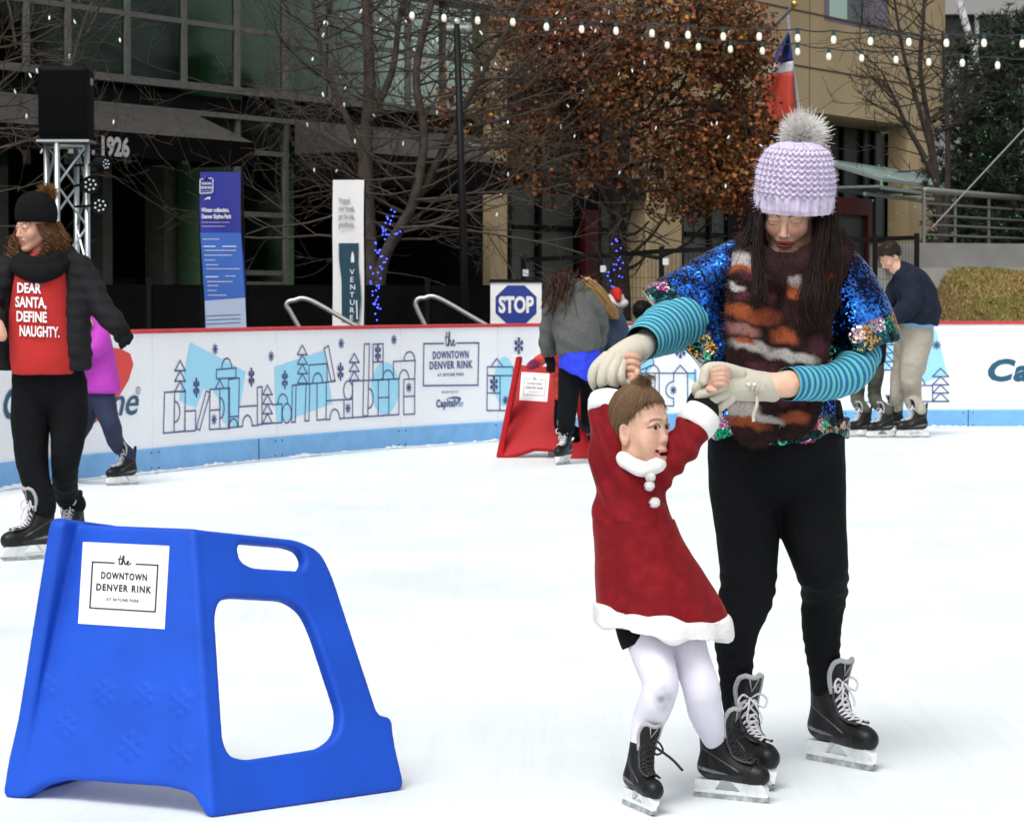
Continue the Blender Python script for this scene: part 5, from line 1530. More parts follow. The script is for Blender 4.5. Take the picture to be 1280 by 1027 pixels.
    for q, mm in ((boot, M_BOOT), (toe, M_TOE), (tongue, M_BOOT if False else M_TOE), (felt, M_FELT), (laces, M_LACEK if fig == 'child' else M_LACEW), (hold, M_HOLD), (blade, M_BLADE), (stay, M_SOLE)): q.materials.append(mm)
    _sk[fig] = (boot, toe, tongue, felt, laces, hold, blade, stay)
    return _sk[fig]
def skate(person, pos, heading, scale=1.0, pitch=0.0, roll=0.0, fig='adult'):
    """pos: ground point under the middle of the blade; heading: direction (x,y) the toe points; pitch lifts the heel"""
    ms = skate_meshes(fig); names = ('skate', 'toe_cap', 'tongue', 'tongue_edge', 'laces', 'blade_holder', 'blade', 'eyelet_stay')
    b = bpy.data.objects.new('skate', ms[0]); COL.objects.link(b); b.parent = person
    yaw = math.atan2(heading[1], heading[0])
    R = Matrix.Rotation(yaw, 4, 'Z') @ Matrix.Rotation(pitch, 4, 'Y') @ Matrix.Rotation(roll, 4, 'X')
    M = R @ Matrix.Translation((-.02 * scale, 0, 0)) @ Matrix.Scale(scale, 4); b.matrix_basis = Matrix.Translation(Vector(pos) - worldloc(person)) @ M
    for nm, me in zip(names[1:], ms[1:]):
        c = bpy.data.objects.new(nm, me); COL.objects.link(c); c.parent = b
    W_ = Matrix.Translation(Vector(pos)) @ M
    return lambda x, z: A3(W_ @ Vector((x, 0, z)))
def cloth_mat(name, col, rough=.85, fold=(14, .5, .03), fine=(260, .25, .001), **kw):
    return mat(name, col, rough, bump=fold, bump2=fine, **kw)
def folds(amp, sc, seed=0, where=None):
    def f(V, N):
        d = wob(V, sc, seed) * amp
        if where is not None: d = d * where(V)
        return V + N * d[:, None]
    return f
def on_surface(V, Q):
    """returns a function giving the surface point (max towards the camera) under pixel positions, from a mesh"""
    pr = proj(V)
    def f(px, py, rad=4):
        m = (np.abs(pr[:, 0] - px) < rad) & (np.abs(pr[:, 1] - py) < rad)
        if not m.any(): return None
        i = np.nonzero(m)[0]; return V[i[np.argmin(V[i, 1])]]
    return f

def autobox(chains, pad=.03):
    q = np.array([list(p) + [r] for pts, rad, *_ in chains for p, r in zip(pts, rad)]); return (q[:, :3] - q[:, 3:] - pad).min(0), (q[:, :3] + q[:, 3:] + pad).max(0)
def garment(fig, parent, name, chains, m, h=.008, k=.012, cuts=(), disp=None, col=None, label=None, subs=(), relax=1, extra=None, px=True):
    """one continuous piece of clothing: chains of (pixel points, pixel radii[, k])"""
    ch = [([fig.J(*p) if px else A3(p) for p in c[0]], [fig.r(x) if px else x for x in c[1]], *c[2:]) for c in chains]
    lo, hi = autobox(ch); F = Field(lo, hi, h)
    for c in ch: F.chain(c[0], c[1], c[2] if len(c) > 2 else k, 4, c[3] if len(c) > 3 else None)
    for p, n in cuts: F.plane(fig.J(*p) if px else p, n)
    for c in subs: F.chain([fig.J(*p) for p in c[0]], [fig.r(x) for x in c[1]], .004, 3, op='sub')
    if extra: extra(F)
    return F.build(name, m, parent, relax, col, disp, label=label)
def person_body(fig, parent, hd, chains, skin, lip=(.35, .10, .09), brow=(.05, .03, .02), h=.011, fine=.0036, eyes=True, iris=(.05, .035, .025)):
    ch = [([fig.J(*p) for p in c[0]], [fig.r(x) for x in c[1]]) for c in chains]
    lo, hi = autobox(ch + [([hd.c], [.14])]); F = Field(lo, hi, h, fine=[(hd.c - .125, hd.c + .125, fine)])
    hd.fill(F)
    for c in ch: F.chain(c[0], c[1], .012, 3)
    F.build('body', M_SKIN, parent, 1, hd.colf(skin, lip, brow))
    if eyes: hd.eyes(parent, iris)
def cap_hair(hd, parent, col, rg, zline, n=900, lift=.0015, r=.0016, grow_=1.0, fall=None):
    """hair lying on the scalp: a fitted cap of strands; zline: (y,z) hairline in head units"""
    F = Field(hd.c - .16, hd.c + .16, .0042); k = hd.sc * grow_
    F.ell(hd.w((0, -.016, .036)), [x * k for x in (.0785, .0985, .0895)], hd.R, .01); F.ell(hd.w((0, .006, .050)), [x * k for x in (.073, .080, .072)], hd.R, .02)
    V, Q = F.mesh(1); q = hd.loc(V); zl = np.array(zline)
    keep = q[:, 2] > np.interp(q[:, 1], zl[:, 0], zl[:, 1]) + .004 * wob(q, 120, 2)
    Qk = Q[keep[Q].all(1)]; us, inv = np.unique(Qk, return_inverse=True); Vc = V[us]; N = normals(V, Q)[us]
    o = obj('hair', mesh_np('hair', Vc, inv.reshape(-1, 4), True, np.tile(np.array(col) * .8, (len(Vc), 1))), M_HAIRV, parent)
    i = rg.integers(0, len(Vc), n); b = Vc[i]; nn = N[i]; d = np.array(fall if fall is not None else hd.R @ np.array([0, -.5, -.6])); d = d - nn * (nn @ d)[:, None]; d /= np.linalg.norm(d, axis=1)[:, None] + 1e-6
    d = d + rg.normal(size=d.shape) * .25
    hair('hair_strands', np.stack([b + nn * lift * .3, b + nn * lift * 1.8 + d * .012, b + nn * lift + d * .03], 1), r, r * .5, hcols(col, n, rg, .5), o)
    return o
# ================================================================== the woman in the sequined wrap
w = Fig(7.34)
SKIN1 = (.74, .44, .32)
wp = empty('person', (w.J(975, 960)[0], 7.3, 0), 'woman in lavender pompom hat, blue sequin wrap and striped sleeves bending over the child', 'person')
sk1p, sk1h, sk1s = G(936, 979), (.42, -.90), .84
sk2p, sk2h, sk2s = G(1051, 956), (.62, -.78), .85
S1 = skate(wp, sk1p, sk1h, sk1s); S2 = skate(wp, sk2p, sk2h, sk2s)
a1, a2 = S1(-.040, .25), S2(-.040, .25)
LEG1 = [w.J(927, 572, .03), w.J(933, 650, .0), w.J(936, 705, -.03), w.J(934, 742, (a1[1] - w.D) * .5), w.J(919, 795, (a1[1] - w.D) * .85), S1(-.045, .195)]
LEG2 = [w.J(1013, 572, .03), w.J(1016, 650, .0), w.J(1025, 702, -.03), w.J(1030, 735, (a2[1] - w.D) * .5), w.J(1027, 785, (a2[1] - w.D) * .85), S2(-.045, .195)]
LR1 = [w.r(x) for x in (41, 38, 32, 30, 23, 15.5)]; LR2 = [w.r(x) for x in (41, 39, 30, 27, 22, 15.5)]
ARM1 = [w.J(905, 352, .03), w.J(888, 385, -.02), w.J(850, 402, -.10), w.J(818, 418, -.22), w.J(795, 432, -.335), w.J(782, 447, -.35)]
ARM2 = [w.J(1062, 352, .05), w.J(1072, 420, .0), w.J(1062, 466, -.12), w.J(1030, 478, -.20), w.J(1002, 479, -.27), w.J(984, 480, -.31), w.J(955, 482, -.325), w.J(920, 481, -.345)]
d1, d2 = a1[1] - w.D, a2[1] - w.D
hd = Head(w.J(986, 262, -.01), frame(-.26, math.radians(29), .07), .93, open_=.42, gaze=(-.15, .75, -.62), jaw=.002, smile=.5)
# continuous body: head, neck, torso, arms, hands, legs
lo, hi = w.box(760, 165, 1120, 900, -.62, .30)
F = Field(lo, hi, .009, fine=[(hd.c - .125, hd.c + .125, .0017)])
hd.fill(F)
F.chain([hd.w((0, -.03, -.06)), w.J(996, 318, .06), w.J(996, 345, .06)], [.056, .056, .07], .03)
w.chain(F, [(992, 350, .05), (980, 430, .03), (972, 510, .03), (970, 565, .03)], [58, 60, 58, 66], .04, sq=((0, 1, 0), 1.35))
F.chain(ARM1, [w.r(x) for x in (26, 26, 24, 17, 8.5, 8)], .003); F.chain(ARM2, [w.r(x) for x in (26, 20, 18, 16.5, 16, 16, 13, 10)], .003)
F.chain(LEG1 + [S1(-.05, .13)], [x * .78 for x in LR1] + [.025], .006); F.chain(LEG2 + [S2(-.05, .13)], [x * .78 for x in LR2] + [.025], .006)
F.build('body', M_SKIN, wp, 1, hd.colf(SKIN1, (.44, .11, .10), (.05, .03, .02)))
hd.eyes(wp, (.03, .018, .012))

# trousers
M_TROU = cloth_mat('black stretch trousers', (.0045, .005, .006), .85, (22, .45, .02), (240, .25, .001), spec=.12)
lo, hi = w.box(870, 490, 1075, 880, -.45, .25)
F = Field(lo, hi, .0062)
w.chain(F, [(970, 505, .03), (970, 560, .03)], [76, 80], .04, sq=((0, 1, 0), 1.25))
F.chain(LEG1, LR1, .02, 5); F.chain(LEG2, LR2, .02, 5)
top = w.J(970, 500); F.fn(lambda f, X, Y, Z: np.maximum(f, Z - top[2]))
kz = w.J(0, 740)[2]
def trou_disp(V, N):
    a = np.exp(-((V[:, 2] - kz) / .06) ** 2) * .0024 * np.sin(V[:, 2] * 150 + 4 * V[:, 0] * 10) + wob(V, 22, 3) * .0035
    a += np.exp(-((V[:, 2] - .30) / .07) ** 2) * .0014 * np.sin(V[:, 2] * 190 + V[:, 0] * 30)
    return V + N * a[:, None]
F.build('trousers', M_TROU, wp, 1, disp=trou_disp)

# sequined wrap with a flowered hem
def sequin_setup(nt, b, tc, src):
    L = nt.links
    at = node(nt, 'ShaderNodeVertexColor', layer_name='Col'); sp = node(nt, 'ShaderNodeSeparateColor'); L.new(at.outputs[0], sp.inputs[0])
    vo = node(nt, 'ShaderNodeTexVoronoi', i_Scale=170, i_Randomness=.7); L.new(tc.outputs['Object'], vo.inputs['Vector'])
    # every sequin tilts its own way
    ge = node(nt, 'ShaderNodeNewGeometry')
    sb = node(nt, 'ShaderNodeVectorMath', operation='SUBTRACT'); sb.inputs[1].default_value = (.5, .5, .5); L.new(vo.outputs['Color'], sb.inputs[0])
    sc = node(nt, 'ShaderNodeVectorMath', operation='SCALE'); sc.inputs['Scale'].default_value = .95; L.new(sb.outputs[0], sc.inputs[0])
    ad = node(nt, 'ShaderNodeVectorMath', operation='ADD'); L.new(sc.outputs[0], ad.inputs[0]); L.new(ge.outputs['Normal'], ad.inputs[1])
    nm = node(nt, 'ShaderNodeVectorMath', operation='NORMALIZE'); L.new(ad.outputs[0], nm.inputs[0]); L.new(nm.outputs[0], b.inputs['Normal'])
    # flipped patches: black side / blue side
    mp = node(nt, 'ShaderNodeMapping'); mp.inputs['Scale'].default_value = (13, 13, 5.5); mp.inputs['Rotation'].default_value = (0, .25, 0); L.new(tc.outputs['Object'], mp.inputs['Vector'])
    nz = node(nt, 'ShaderNodeTexNoise', i_Scale=1.0, i_Detail=4, i_Roughness=.6); L.new(mp.outputs[0], nz.inputs['Vector'])
    sv = node(nt, 'ShaderNodeSeparateColor'); L.new(vo.outputs['Color'], sv.inputs[0])
    jm = node(nt, 'ShaderNodeMath', operation='MULTIPLY_ADD', n_1=.30, n_2=-.15); L.new(sv.outputs[0], jm.inputs[0])
    a = node(nt, 'ShaderNodeMath', operation='ADD'); L.new(nz.outputs['Fac'], a.inputs[0]); L.new(jm.outputs[0], a.inputs[1])
    r = ramp(nt, [(.0, (.002, .0025, .008)), (.50, (.003, .008, .035)), (.535, (.010, .10, .58)), (.62, (.025, .23, .92)), (.74, (.10, .42, 1))], 'LINEAR'); L.new(a.outputs[0], r.inputs[0])
    # hem flowers
    v2 = node(nt, 'ShaderNodeTexVoronoi', i_Scale=26, i_Randomness=1.0); L.new(tc.outputs['Object'], v2.inputs['Vector'])
    s2 = node(nt, 'ShaderNodeSeparateColor'); L.new(v2.outputs['Color'], s2.inputs[0])
    j2 = node(nt, 'ShaderNodeMath', operation='MULTIPLY_ADD', n_1=.12, n_2=-.06); L.new(sv.outputs[1], j2.inputs[0])
    a2_ = node(nt, 'ShaderNodeMath', operation='ADD'); L.new(s2.outputs[0], a2_.inputs[0]); L.new(j2.outputs[0], a2_.inputs[1])
    r2 = ramp(nt, [(0, (.004, .02, .03)), (.30, (.01, .07, .08)), (.42, (.02, .42, .18)), (.52, (.42, .42, .45)), (.62, (.50, .05, .22)), (.72, (.55, .38, .42)), (.82, (.75, .36, .10)), (.92, (.02, .10, .11))], 'CONSTANT'); L.new(a2_.outputs[0], r2.inputs[0])
    mx = node(nt, 'ShaderNodeMix', data_type='RGBA'); L.new(sp.outputs[0], mx.inputs[0]); L.new(r.outputs[0], mx.inputs[6]); L.new(r2.outputs[0], mx.inputs[7]); L.new(mx.outputs[2], b.inputs['Base Color'])
    b.inputs['Metallic'].default_value = .88; b.inputs['Roughness'].default_value = .24
M_SEQ = mat('blue sequins', (.02, .1, .6), .25, setup=sequin_setup)
lo, hi = w.box(785, 255, 1130, 575, -.32, .30)
F = Field(lo, hi, .0052)
w.chain(F, [(995, 335, .08), (985, 375, .05), (974, 440, .03), (966, 500, .02), (966, 560, .02)], [42, 66, 80, 86, 90], .03, sq=((0, 1, 0), 1.16))
w.chain(F, [(945, 322, .06), (905, 348, .02), (862, 385, -.04), (815, 425, -.08)], [26, 36, 46, 56], .03, sq=((0, 1, 0), 1.15))
w.chain(F, [(912, 365, .02), (880, 425, -.02), (860, 460, -.04)], [48, 52, 54], .04, sq=((0, 1, 0), 1.25))
w.chain(F, [(915, 430, .02), (912, 500, .02), (912, 560, .02)], [38, 32, 30], .04)
w.chain(F, [(1028, 322, .06), (1052, 350, .04), (1068, 400, .0), (1080, 460, -.04)], [24, 32, 41, 46], .03)
# hems
pA, nA = w.J(811, 377), np.array([-.80, -.0, -.60]); pB, nB = w.J(1108, 428), np.array([.36, -.0, -.93]); zC = w.J(0, 547)[2]
xa, xb = w.J(893, 0)[0], w.J(1046, 0)[0]
def hemcut(f, X, Y, Z):
    dA = (X - pA[0]) * nA[0] + (Z - pA[2]) * nA[2]; dB = (X - pB[0]) * nB[0] + (Z - pB[2]) * nB[2]
    f = np.maximum(f, np.minimum(dA, np.maximum(0 * dA + .0, .0) + (xa - X) * 50) if False else np.where(X < xa, dA, -1))
    f = np.maximum(f, np.where((X > xb) & (Z > w.J(0, 522)[2]), dB, -1))
    zc = zC + .012 * np.sin((X - xa) * 26)
    return np.maximum(f, zc - Z)
F.fn(hemcut)
w.chain(F, [(868, 400, -.05), (835, 425, -.09), (800, 452, -.12)], [20, 38, 50], .004, op='sub', sq=((0, 1, 0), 1.2))
w.chain(F, [(1062, 400, -.04), (1078, 450, -.06), (1085, 480, -.08)], [18, 33, 37], .004, op='sub')
w.chain(F, [(1000, 478, -.24), (1060, 472, -.12)], [30, 32], .01, op='sub')
def trim(V):
    dA = (V - pA) @ nA; dB = (V - pB) @ nB; dC = zC - V[:, 2]
    q = wob(V, 30, 2) * .006
    a = np.where((V[:, 0] < xa), np.clip((dA + .072 + q) * 400, 0, 1), 0); b = np.where((V[:, 0] > w.J(1028, 0)[0]) & (V[:, 2] > w.J(0, 480)[2]), np.clip((dB + .072 + q) * 400, 0, 1), 0)
    c = np.clip((dC + .068 + q) * 400, 0, 1)
    m = np.maximum(np.maximum(a, b), c); return np.stack([m, m * 0, m * 0], 1)
def wrap_disp(V, N):
    pr = V[:, 0] * .8 - V[:, 2] * .2
    a = (.006 * np.sin(V[:, 0] * 52 + V[:, 2] * 10 + 1.5 * np.sin(V[:, 2] * 9))) * np.clip((w.J(0, 330)[2] - V[:, 2]) / .15, .15, 1) + wob(V, 14, 8) * .004
    return V + N * a[:, None]
F.build('sequin_wrap', M_SEQ, wp, 2, trim, wrap_disp)

# striped sleeves
def stripe_setup(nt, b, tc, src):
    L = nt.links
    uv = node(nt, 'ShaderNodeUVMap', uv_map='UVMap'); sp = node(nt, 'ShaderNodeSeparateXYZ'); L.new(uv.outputs[0], sp.inputs[0])
    m = node(nt, 'ShaderNodeMath', operation='MULTIPLY', n_1=46.0); L.new(sp.outputs[1], m.inputs[0])
    fr = node(nt, 'ShaderNodeMath', operation='FRACT'); L.new(m.outputs[0], fr.inputs[0])
    r = ramp(nt, [(0, (.015, .10, .30)), (.42, (.015, .13, .36)), (.48, (.08, .42, .42)), (.56, (.11, .50, .44)), (.92, (.10, .46, .44)), (.98, (.02, .14, .36))]); L.new(fr.outputs[0], r.inputs[0]); L.new(r.outputs[0], b.inputs['Base Color'])
M_STRIPE = mat('teal and blue striped knit', (.1, .4, .5), .85, setup=stripe_setup, bump=(300, .2, .001))
def sleeve(pts, rad, name='striped_sleeve'):
    q = catmull([list(p) + [r] for p, r in zip(pts, rad)], 14); m = MB()
    rr = q[:, 3] * (1 + .02 * np.sin(np.arange(len(q)) * .9))
    m.tube(q[:, :3], rr, 22, caps=False, up=(0, 0, 1)); return m.build(name, M_STRIPE, wp, smooth=True)
sleeve([w.J(888, 385, -.02), w.J(850, 402, -.10), w.J(818, 418, -.24), w.J(802, 429, -.335)], [w.r(40), w.r(36), w.r(28), w.r(21)])
sleeve([w.J(1075, 440, -.02), w.J(1062, 466, -.12), w.J(1030, 478, -.20), w.J(1002, 479, -.27), w.J(984, 480, -.31)], [w.r(28), w.r(25), w.r(22.5), w.r(21), w.r(20.5)])

# knitted cream gloves
M_GLOVE = mat('cream wool glove', (.58, .54, .44), .95, bump=(420, .9, .0025), bump2=(70, .4, .005))
H = Fig(7.0)
lo, hi = H.box(722, 415, 818, 508, -.16, .10)
F = Field(lo, hi, .0017)
H.chain(F, [(806, 431, .05), (790, 438, .0), (776, 446, -.02), (766, 452, -.035)], [16, 15, 14, 12], .012)
for pts, r0 in (([(758, 446, -.045), (744, 460, -.06), (741, 474, -.058), (747, 487, -.04)], 6.6), ([(765, 447, -.055), (755, 463, -.078), (753, 478, -.076), (759, 490, -.055)], 6.8), ([(772, 449, -.055), (766, 465, -.082), (766, 479, -.078), (771, 488, -.058)], 6.4), ([(778, 454, -.055), (776, 468, -.078), (779, 478, -.072), (788, 479, -.055)], 5.6), ([(788, 450, .03), (778, 468, .045), (784, 482, .035)], 7)):
    H.chain(F, pts, [r0 * 1.1, r0, r0 * .95, r0 * .85][:len(pts)], .002, 4)
F.build('glove', M_GLOVE, wp, 1)
def ribbed(pts, rad, nr=26, name='glove_cuff'):
    q = catmull([list(p) + [r] for p, r in zip(pts, rad)], 10); m = MB()
    m.tube(q[:, :3], q[:, 3], nr * 2, caps=False, up=(0, 0, 1)); V = m.v[0].reshape(len(q), nr * 2, 3); cen = V.mean(1, keepdims=True)
    V[:, ::2] = cen + (V[:, ::2] - cen) * .94; m.v[0] = V.reshape(-1, 3); return m.build(name, M_GLOVE, wp, smooth=True)
ribbed([H.J(814, 425, .10), H.J(803, 433, .03), H.J(792, 439, .0)], [.032, .036, .034])
lo, hi = H.box(858, 445, 985, 525, -.14, .08)
F = Field(lo, hi, .0017)
H.chain(F, [(962, 483, .03), (940, 482, .0), (918, 479, -.02), (900, 481, -.03)], [16, 17.5, 19, 15.5], .012, sq=((0, 1, 0), 1.25))
for pts, r0 in (([(902, 470, -.05), (884, 474, -.064), (871, 485, -.055), (873, 497, -.035)], 6.3), ([(903, 481, -.058), (887, 488, -.074), (874, 497, -.062), (879, 507, -.04)], 6.4), ([(907, 491, -.052), (893, 499, -.066), (881, 506, -.056), (888, 513, -.038)], 6.0), ([(914, 498, -.042), (903, 507, -.052), (892, 513, -.046), (899, 518, -.03)], 5.4), ([(925, 466, -.04), (902, 459, -.068), (884, 461, -.080), (879, 476, -.082)], 6.8)):
    H.chain(F, pts, [r0 * 1.15, r0, r0 * .97, r0 * .85], .0014, 4)
g2 = F.build('glove', M_GLOVE, wp, 1)
ribbed([H.J(968, 484, .035), H.J(950, 483, .01), H.J(936, 482, .0)], [.0385, .037, .036])
for px in (925, 936, 943):
    m = MB(); m.ball(H.J(px, 480.5, -.048 if px < 940 else -.042), .0055, 6); m.build('button', mat('pearl button', (.75, .72, .66), .25), g2, smooth=True)
m = MB()
for k in range(6): x = 918 + k * 6; m.tube([H.J(x, 492, -.032), H.J(x + 3, 489, -.042), H.J(x + 7, 481, -.05)], .0022, 5)
m.tube(catmull([H.J(946, 494, -.03), H.J(946, 506, -.034), H.J(942, 518, -.03), H.J(942, 527, -.03)], 4), [.0045] * 12 + [.006], 7)
m.build('lace_cord', M_GLOVE, g2, smooth=True)

# scarf: plum wool with orange and grey patches
lo, hi = w.box(885, 275, 1070, 550, -.36, .22)
F = Field(lo, hi, .0055)
w.chain(F, [(938, 318, .05), (948, 340, -.06), (985, 349, -.115), (1024, 340, -.06), (1040, 318, .05)], [26, 27, 27, 27, 26], .02)
w.chain(F, [(1040, 312, .06), (1000, 300, .14), (940, 312, .06)], [26, 27, 26], .02)
w.chain(F, [(945, 335, -.08), (942, 390, -.15), (944, 450, -.17), (948, 505, -.17), (948, 524, -.165)], [30, 33, 35, 36, 33], .012, sq=((0, 1, 0), 1.7))
w.chain(F, [(1018, 335, -.08), (1008, 390, -.16), (1000, 450, -.185), (992, 505, -.19), (988, 520, -.185)], [30, 33, 34, 34, 30], .006, sq=((0, 1, 0), 1.7))
PATCH = [(925, 324, 14, 9, 'g'), (926, 338, 12, 6, 'o'), (940, 391, 30, 9, 'o'), (930, 412, 22, 8, 'p'), (938, 433, 26, 6, 'g'), (930, 428, 14, 4, 'o'), (980, 421, 13, 9, 'o'), (990, 446, 32, 6, 'g'), (992, 352, 10, 6, 'g'), (992, 364, 11, 7, 'o'), (1008, 400, 12, 5, 'm'), (1022, 430, 12, 10, 'm'), (945, 372, 20, 6, 'm'), (922, 360, 10, 4, 'g'), (928, 512, 22, 10, 'g'), (960, 522, 18, 5, 'g'), (932, 528, 26, 6, 'o'), (995, 522, 18, 6, 'o'), (955, 460, 22, 8, 'm'), (1010, 470, 16, 8, 'p'), (985, 500, 18, 7, 'm'), (940, 345, 18, 4, 'm'), (1030, 350, 10, 7, 'o'), (1030, 380, 10, 5, 'm')]
PC = {'g': (.36, .335, .32), 'o': (.25, .062, .026), 'p': (.24, .11, .10), 'm': (.065, .020, .030)}
def scarf_col(V):
    c = np.tile(np.array((.019, .0085, .0085)), (len(V), 1)); p = proj(V) + np.stack([wob(V, 40, 1) * 6, wob(V, 60, 2) * 5], 1)
    c = c * (1 + .9 * np.clip(wob(V, 38, 7), 0, 1))[:, None]
    p[:, 1] -= (p[:, 0] - 980) * .10 * np.where(p[:, 0] < 975, 1.5, 1)
    for x, y, a, b, k in PATCH:
        y = y - (x - 980) * .10 * (1.5 if x < 975 else 1)
        e = np.clip(2.2 - ((np.abs(p[:, 0] - x) / (a * 1.12)) ** 3.5 + (np.abs(p[:, 1] - y) / (b * 1.15)) ** 3.5) ** (1 / 3.5) * 1.9, 0, 1)[:, None] * (V[:, 1:2] < w.D + .05)
        c = c * (1 - e) + np.array(PC[k]) * e
    return c
M_SCARF = mat('fuzzy wool scarf', (.1, .05, .05), .98, vcol=True, bump=(160, .8, .004), spec=.1)
V, Q = F.mesh(2); N = normals(V, Q); V = V + N * (wob(V, 18, 4) * .006)[:, None]
sco = obj('scarf', mesh_np('scarf', V, Q, True, scarf_col(V)), M_SCARF, wp)
rg = np.random.default_rng(3); i = rg.integers(0, len(V), 5200); b = V[i]; nn = N[i] + rg.normal(size=(len(i), 3)) * .7 + np.array([0, 0, -.3]); nn /= np.linalg.norm(nn, axis=1)[:, None]
L = rg.uniform(.006, .015, (len(i), 1)); paths = np.stack([b, b + nn * L * .5, b + nn * L + rg.normal(size=(len(i), 3)) * .003], 1)
hair('fuzz', paths, .0009, .0004, scarf_col(b) * 1.25, sco)

# long dark hair
rg = np.random.default_rng(12); HB_ = (.012, .0065, .0045)
def lock(ctrls, n, spread, K=12, sd=0):
    out = []
    for _ in range(n):
        o = rg.normal(size=3) * spread; o2 = rg.normal(size=3) * spread * 1.4; c = []
        for t, p in enumerate(ctrls):
            f = t / (len(ctrls) - 1); c.append(np.array(p) + o * (1 - f) + o2 * f + rg.normal(size=3) * .0035 * (.3 + f))
        q = catmull(c, 4); t = np.linspace(0, 1, len(q)); q[:, 0] += .004 * np.sin(t * 13 + o[0] * 300) * t; out.append(q)
    return out
J = w.J
paths = lock([J(952, 248, .0), J(944, 285, -.02), J(936, 310, -.04), J(932, 330, -.04), J(934, 345, .02)], 620, np.array([.012, .018, .006]))
paths += lock([J(954, 252, -.03), J(948, 290, -.07), J(946, 325, -.15), J(949, 362, -.225), J(944, 380, -.23)], 260, np.array([.006, .012, .006]))
paths += lock([J(1028, 255, -.03), J(1027, 292, -.07), J(1021, 330, -.16), J(1018, 368, -.235), J(1022, 398, -.235)], 620, np.array([.010, .012, .010]))
paths += lock([J(1026, 258, -.03), J(1024, 295, -.08), J(1016, 335, -.17), J(1006, 372, -.24), J(1010, 402, -.245)], 240, np.array([.006, .010, .010]))
paths += lock([J(1034, 255, .0), J(1039, 295, -.04), J(1040, 330, -.08), J(1036, 360, -.14), J(1034, 385, -.17)], 560, np.array([.010, .02, .006]))
paths += lock([J(1010, 250, .08), J(1012, 300, .12), J(1005, 345, .13), J(1000, 380, .15), J(1000, 420, .16)], 140, np.array([.03, .02, .006]))
hair('hair', np.array(paths), .00105, .0005, hcols(HB_, len(paths), rg, .7) * np.where(rg.uniform(size=(len(paths), 1)) < .18, np.array([[1.9, 1.6, 1.5]]), 1), wp)

# hat: chunky garter stitch, ribbed brim, fur pompom
M_HAT = mat('lavender chunky knit', (.61, .54, .69), .95, bump=(240, .6, .002), sheen=.2)
hc = J(994, 239, -.022); HR = frame(-.10, math.radians(8), .045)
def hatpt(th, v):
    # v 0 = brim edge, 1 = crown
    prof_r = np.interp(v, [0, .06, .25, .5, .70, .85, .95, 1.0], [.105, .109, .110, .107, .099, .084, .056, .016])
    prof_z = np.interp(v, [0, .06, .25, .5, .70, .85, .95, 1.0], [-.056, -.043, -.010, .043, .086, .114, .131, .136])
    rib = np.where(v < .25, .0035 * np.sign(np.sin(th * 24)) * np.abs(np.sin(th * 24)) ** .6, 0)
    rows = np.where(v >= .25, .0042 * np.sin(v * 2 * PI * 13.5 + 1.0 * np.sin(th * 34)), 0)
    bump = np.where(v >= .25, .0022 * np.sin(th * 34 + PI * np.floor(v * 27)), 0)
    tuft = .003 * np.sin(th * 5 + v * 7) * np.sin(v * 9)
    r = prof_r + rib + rows + bump + tuft
    return np.stack([r * .99 * np.cos(th), r * 1.12 * np.sin(th), prof_z], -1)
nt_, nv = 420, 190
th, v = np.meshgrid(np.linspace(0, 2 * PI, nt_, endpoint=False), np.linspace(0, 1, nv), indexing='xy')
Vh = hatpt(th, v).reshape(-1, 3) * .97 @ HR.T + hc
Fh = (np.arange(nv - 1)[:, None] * nt_ + np.arange(nt_)[None]); jn = (np.arange(nt_) + 1) % nt_
Fq = np.stack([Fh, np.arange(nv - 1)[:, None] * nt_ + jn[None], (np.arange(1, nv))[:, None] * nt_ + jn[None], Fh + nt_], -1).reshape(-1, 4)
ho = obj('knit_hat', mesh_np('knit_hat', Vh, Fq), M_HAT, wp)
i = rg.integers(0, len(Vh), 2000); b = Vh[i]; nn = b - hc; nn /= np.linalg.norm(nn, axis=1)[:, None]; nn = nn + rg.normal(size=nn.shape) * .6
hair('fuzz', np.stack([b, b + nn * .003, b + nn * .006], 1), .0006, .0003, hcols((.61, .54, .69), len(i), rg, .1), ho)
pc = J(1000, 171, .02); n = 9500
d = rg.normal(size=(n, 3)); d /= np.linalg.norm(d, axis=1)[:, None]; L = rg.uniform(.034, .058, (n, 1)) * (1 + .15 * d[:, :1]); dr = d + rg.normal(size=(n, 3)) * .22
paths = np.stack([pc + d * .010, pc + d * .018 + dr * L * .45, pc + dr * L + np.array([0, 0, .004]) + rg.normal(size=(n, 3)) * .003], 1)
t = rg.uniform(size=n); cc = np.where((t < .66)[:, None], (.90, .89, .86), np.where((t < .94)[:, None], (.72, .69, .64), (.30, .27, .24)))
hair('pompom', paths, .0009, .0004, cc, ho)
# ================================================================== the child in the santa dress
g = Fig(6.87)
SKIN2 = (.60, .36, .26)
gp_ = empty('person', (g.J(830, 1005)[0], 6.87, 0), 'small child in red velvet santa dress and white tights holding both hands up', 'person')
c1p, c1h, c1s = G(798, 1012), (.36, -.93), .63
c2p, c2h, c2s = G(914, 999), (.86, -.5), .69
S1 = skate(gp_, c1p, c1h, c1s, roll=-.16, fig='child'); S2 = skate(gp_, c2p, c2h, c2s, fig='child')
ga1, ga2 = S1(-.043, .205), S2(-.043, .205)
GL1 = [g.J(806, 750, .02), g.J(812, 805, -.03), g.J(825, 850, -.085), g.J(822, 872, -.09), g.J(811, 900, -.06), ga1 + (0, 0, .0)]
GL2 = [g.J(848, 750, .02), g.J(859, 805, -.01), g.J(875, 855, -.04), g.J(879, 875, -.03), g.J(885, 900, .0), ga2 + (0, 0, .0)]
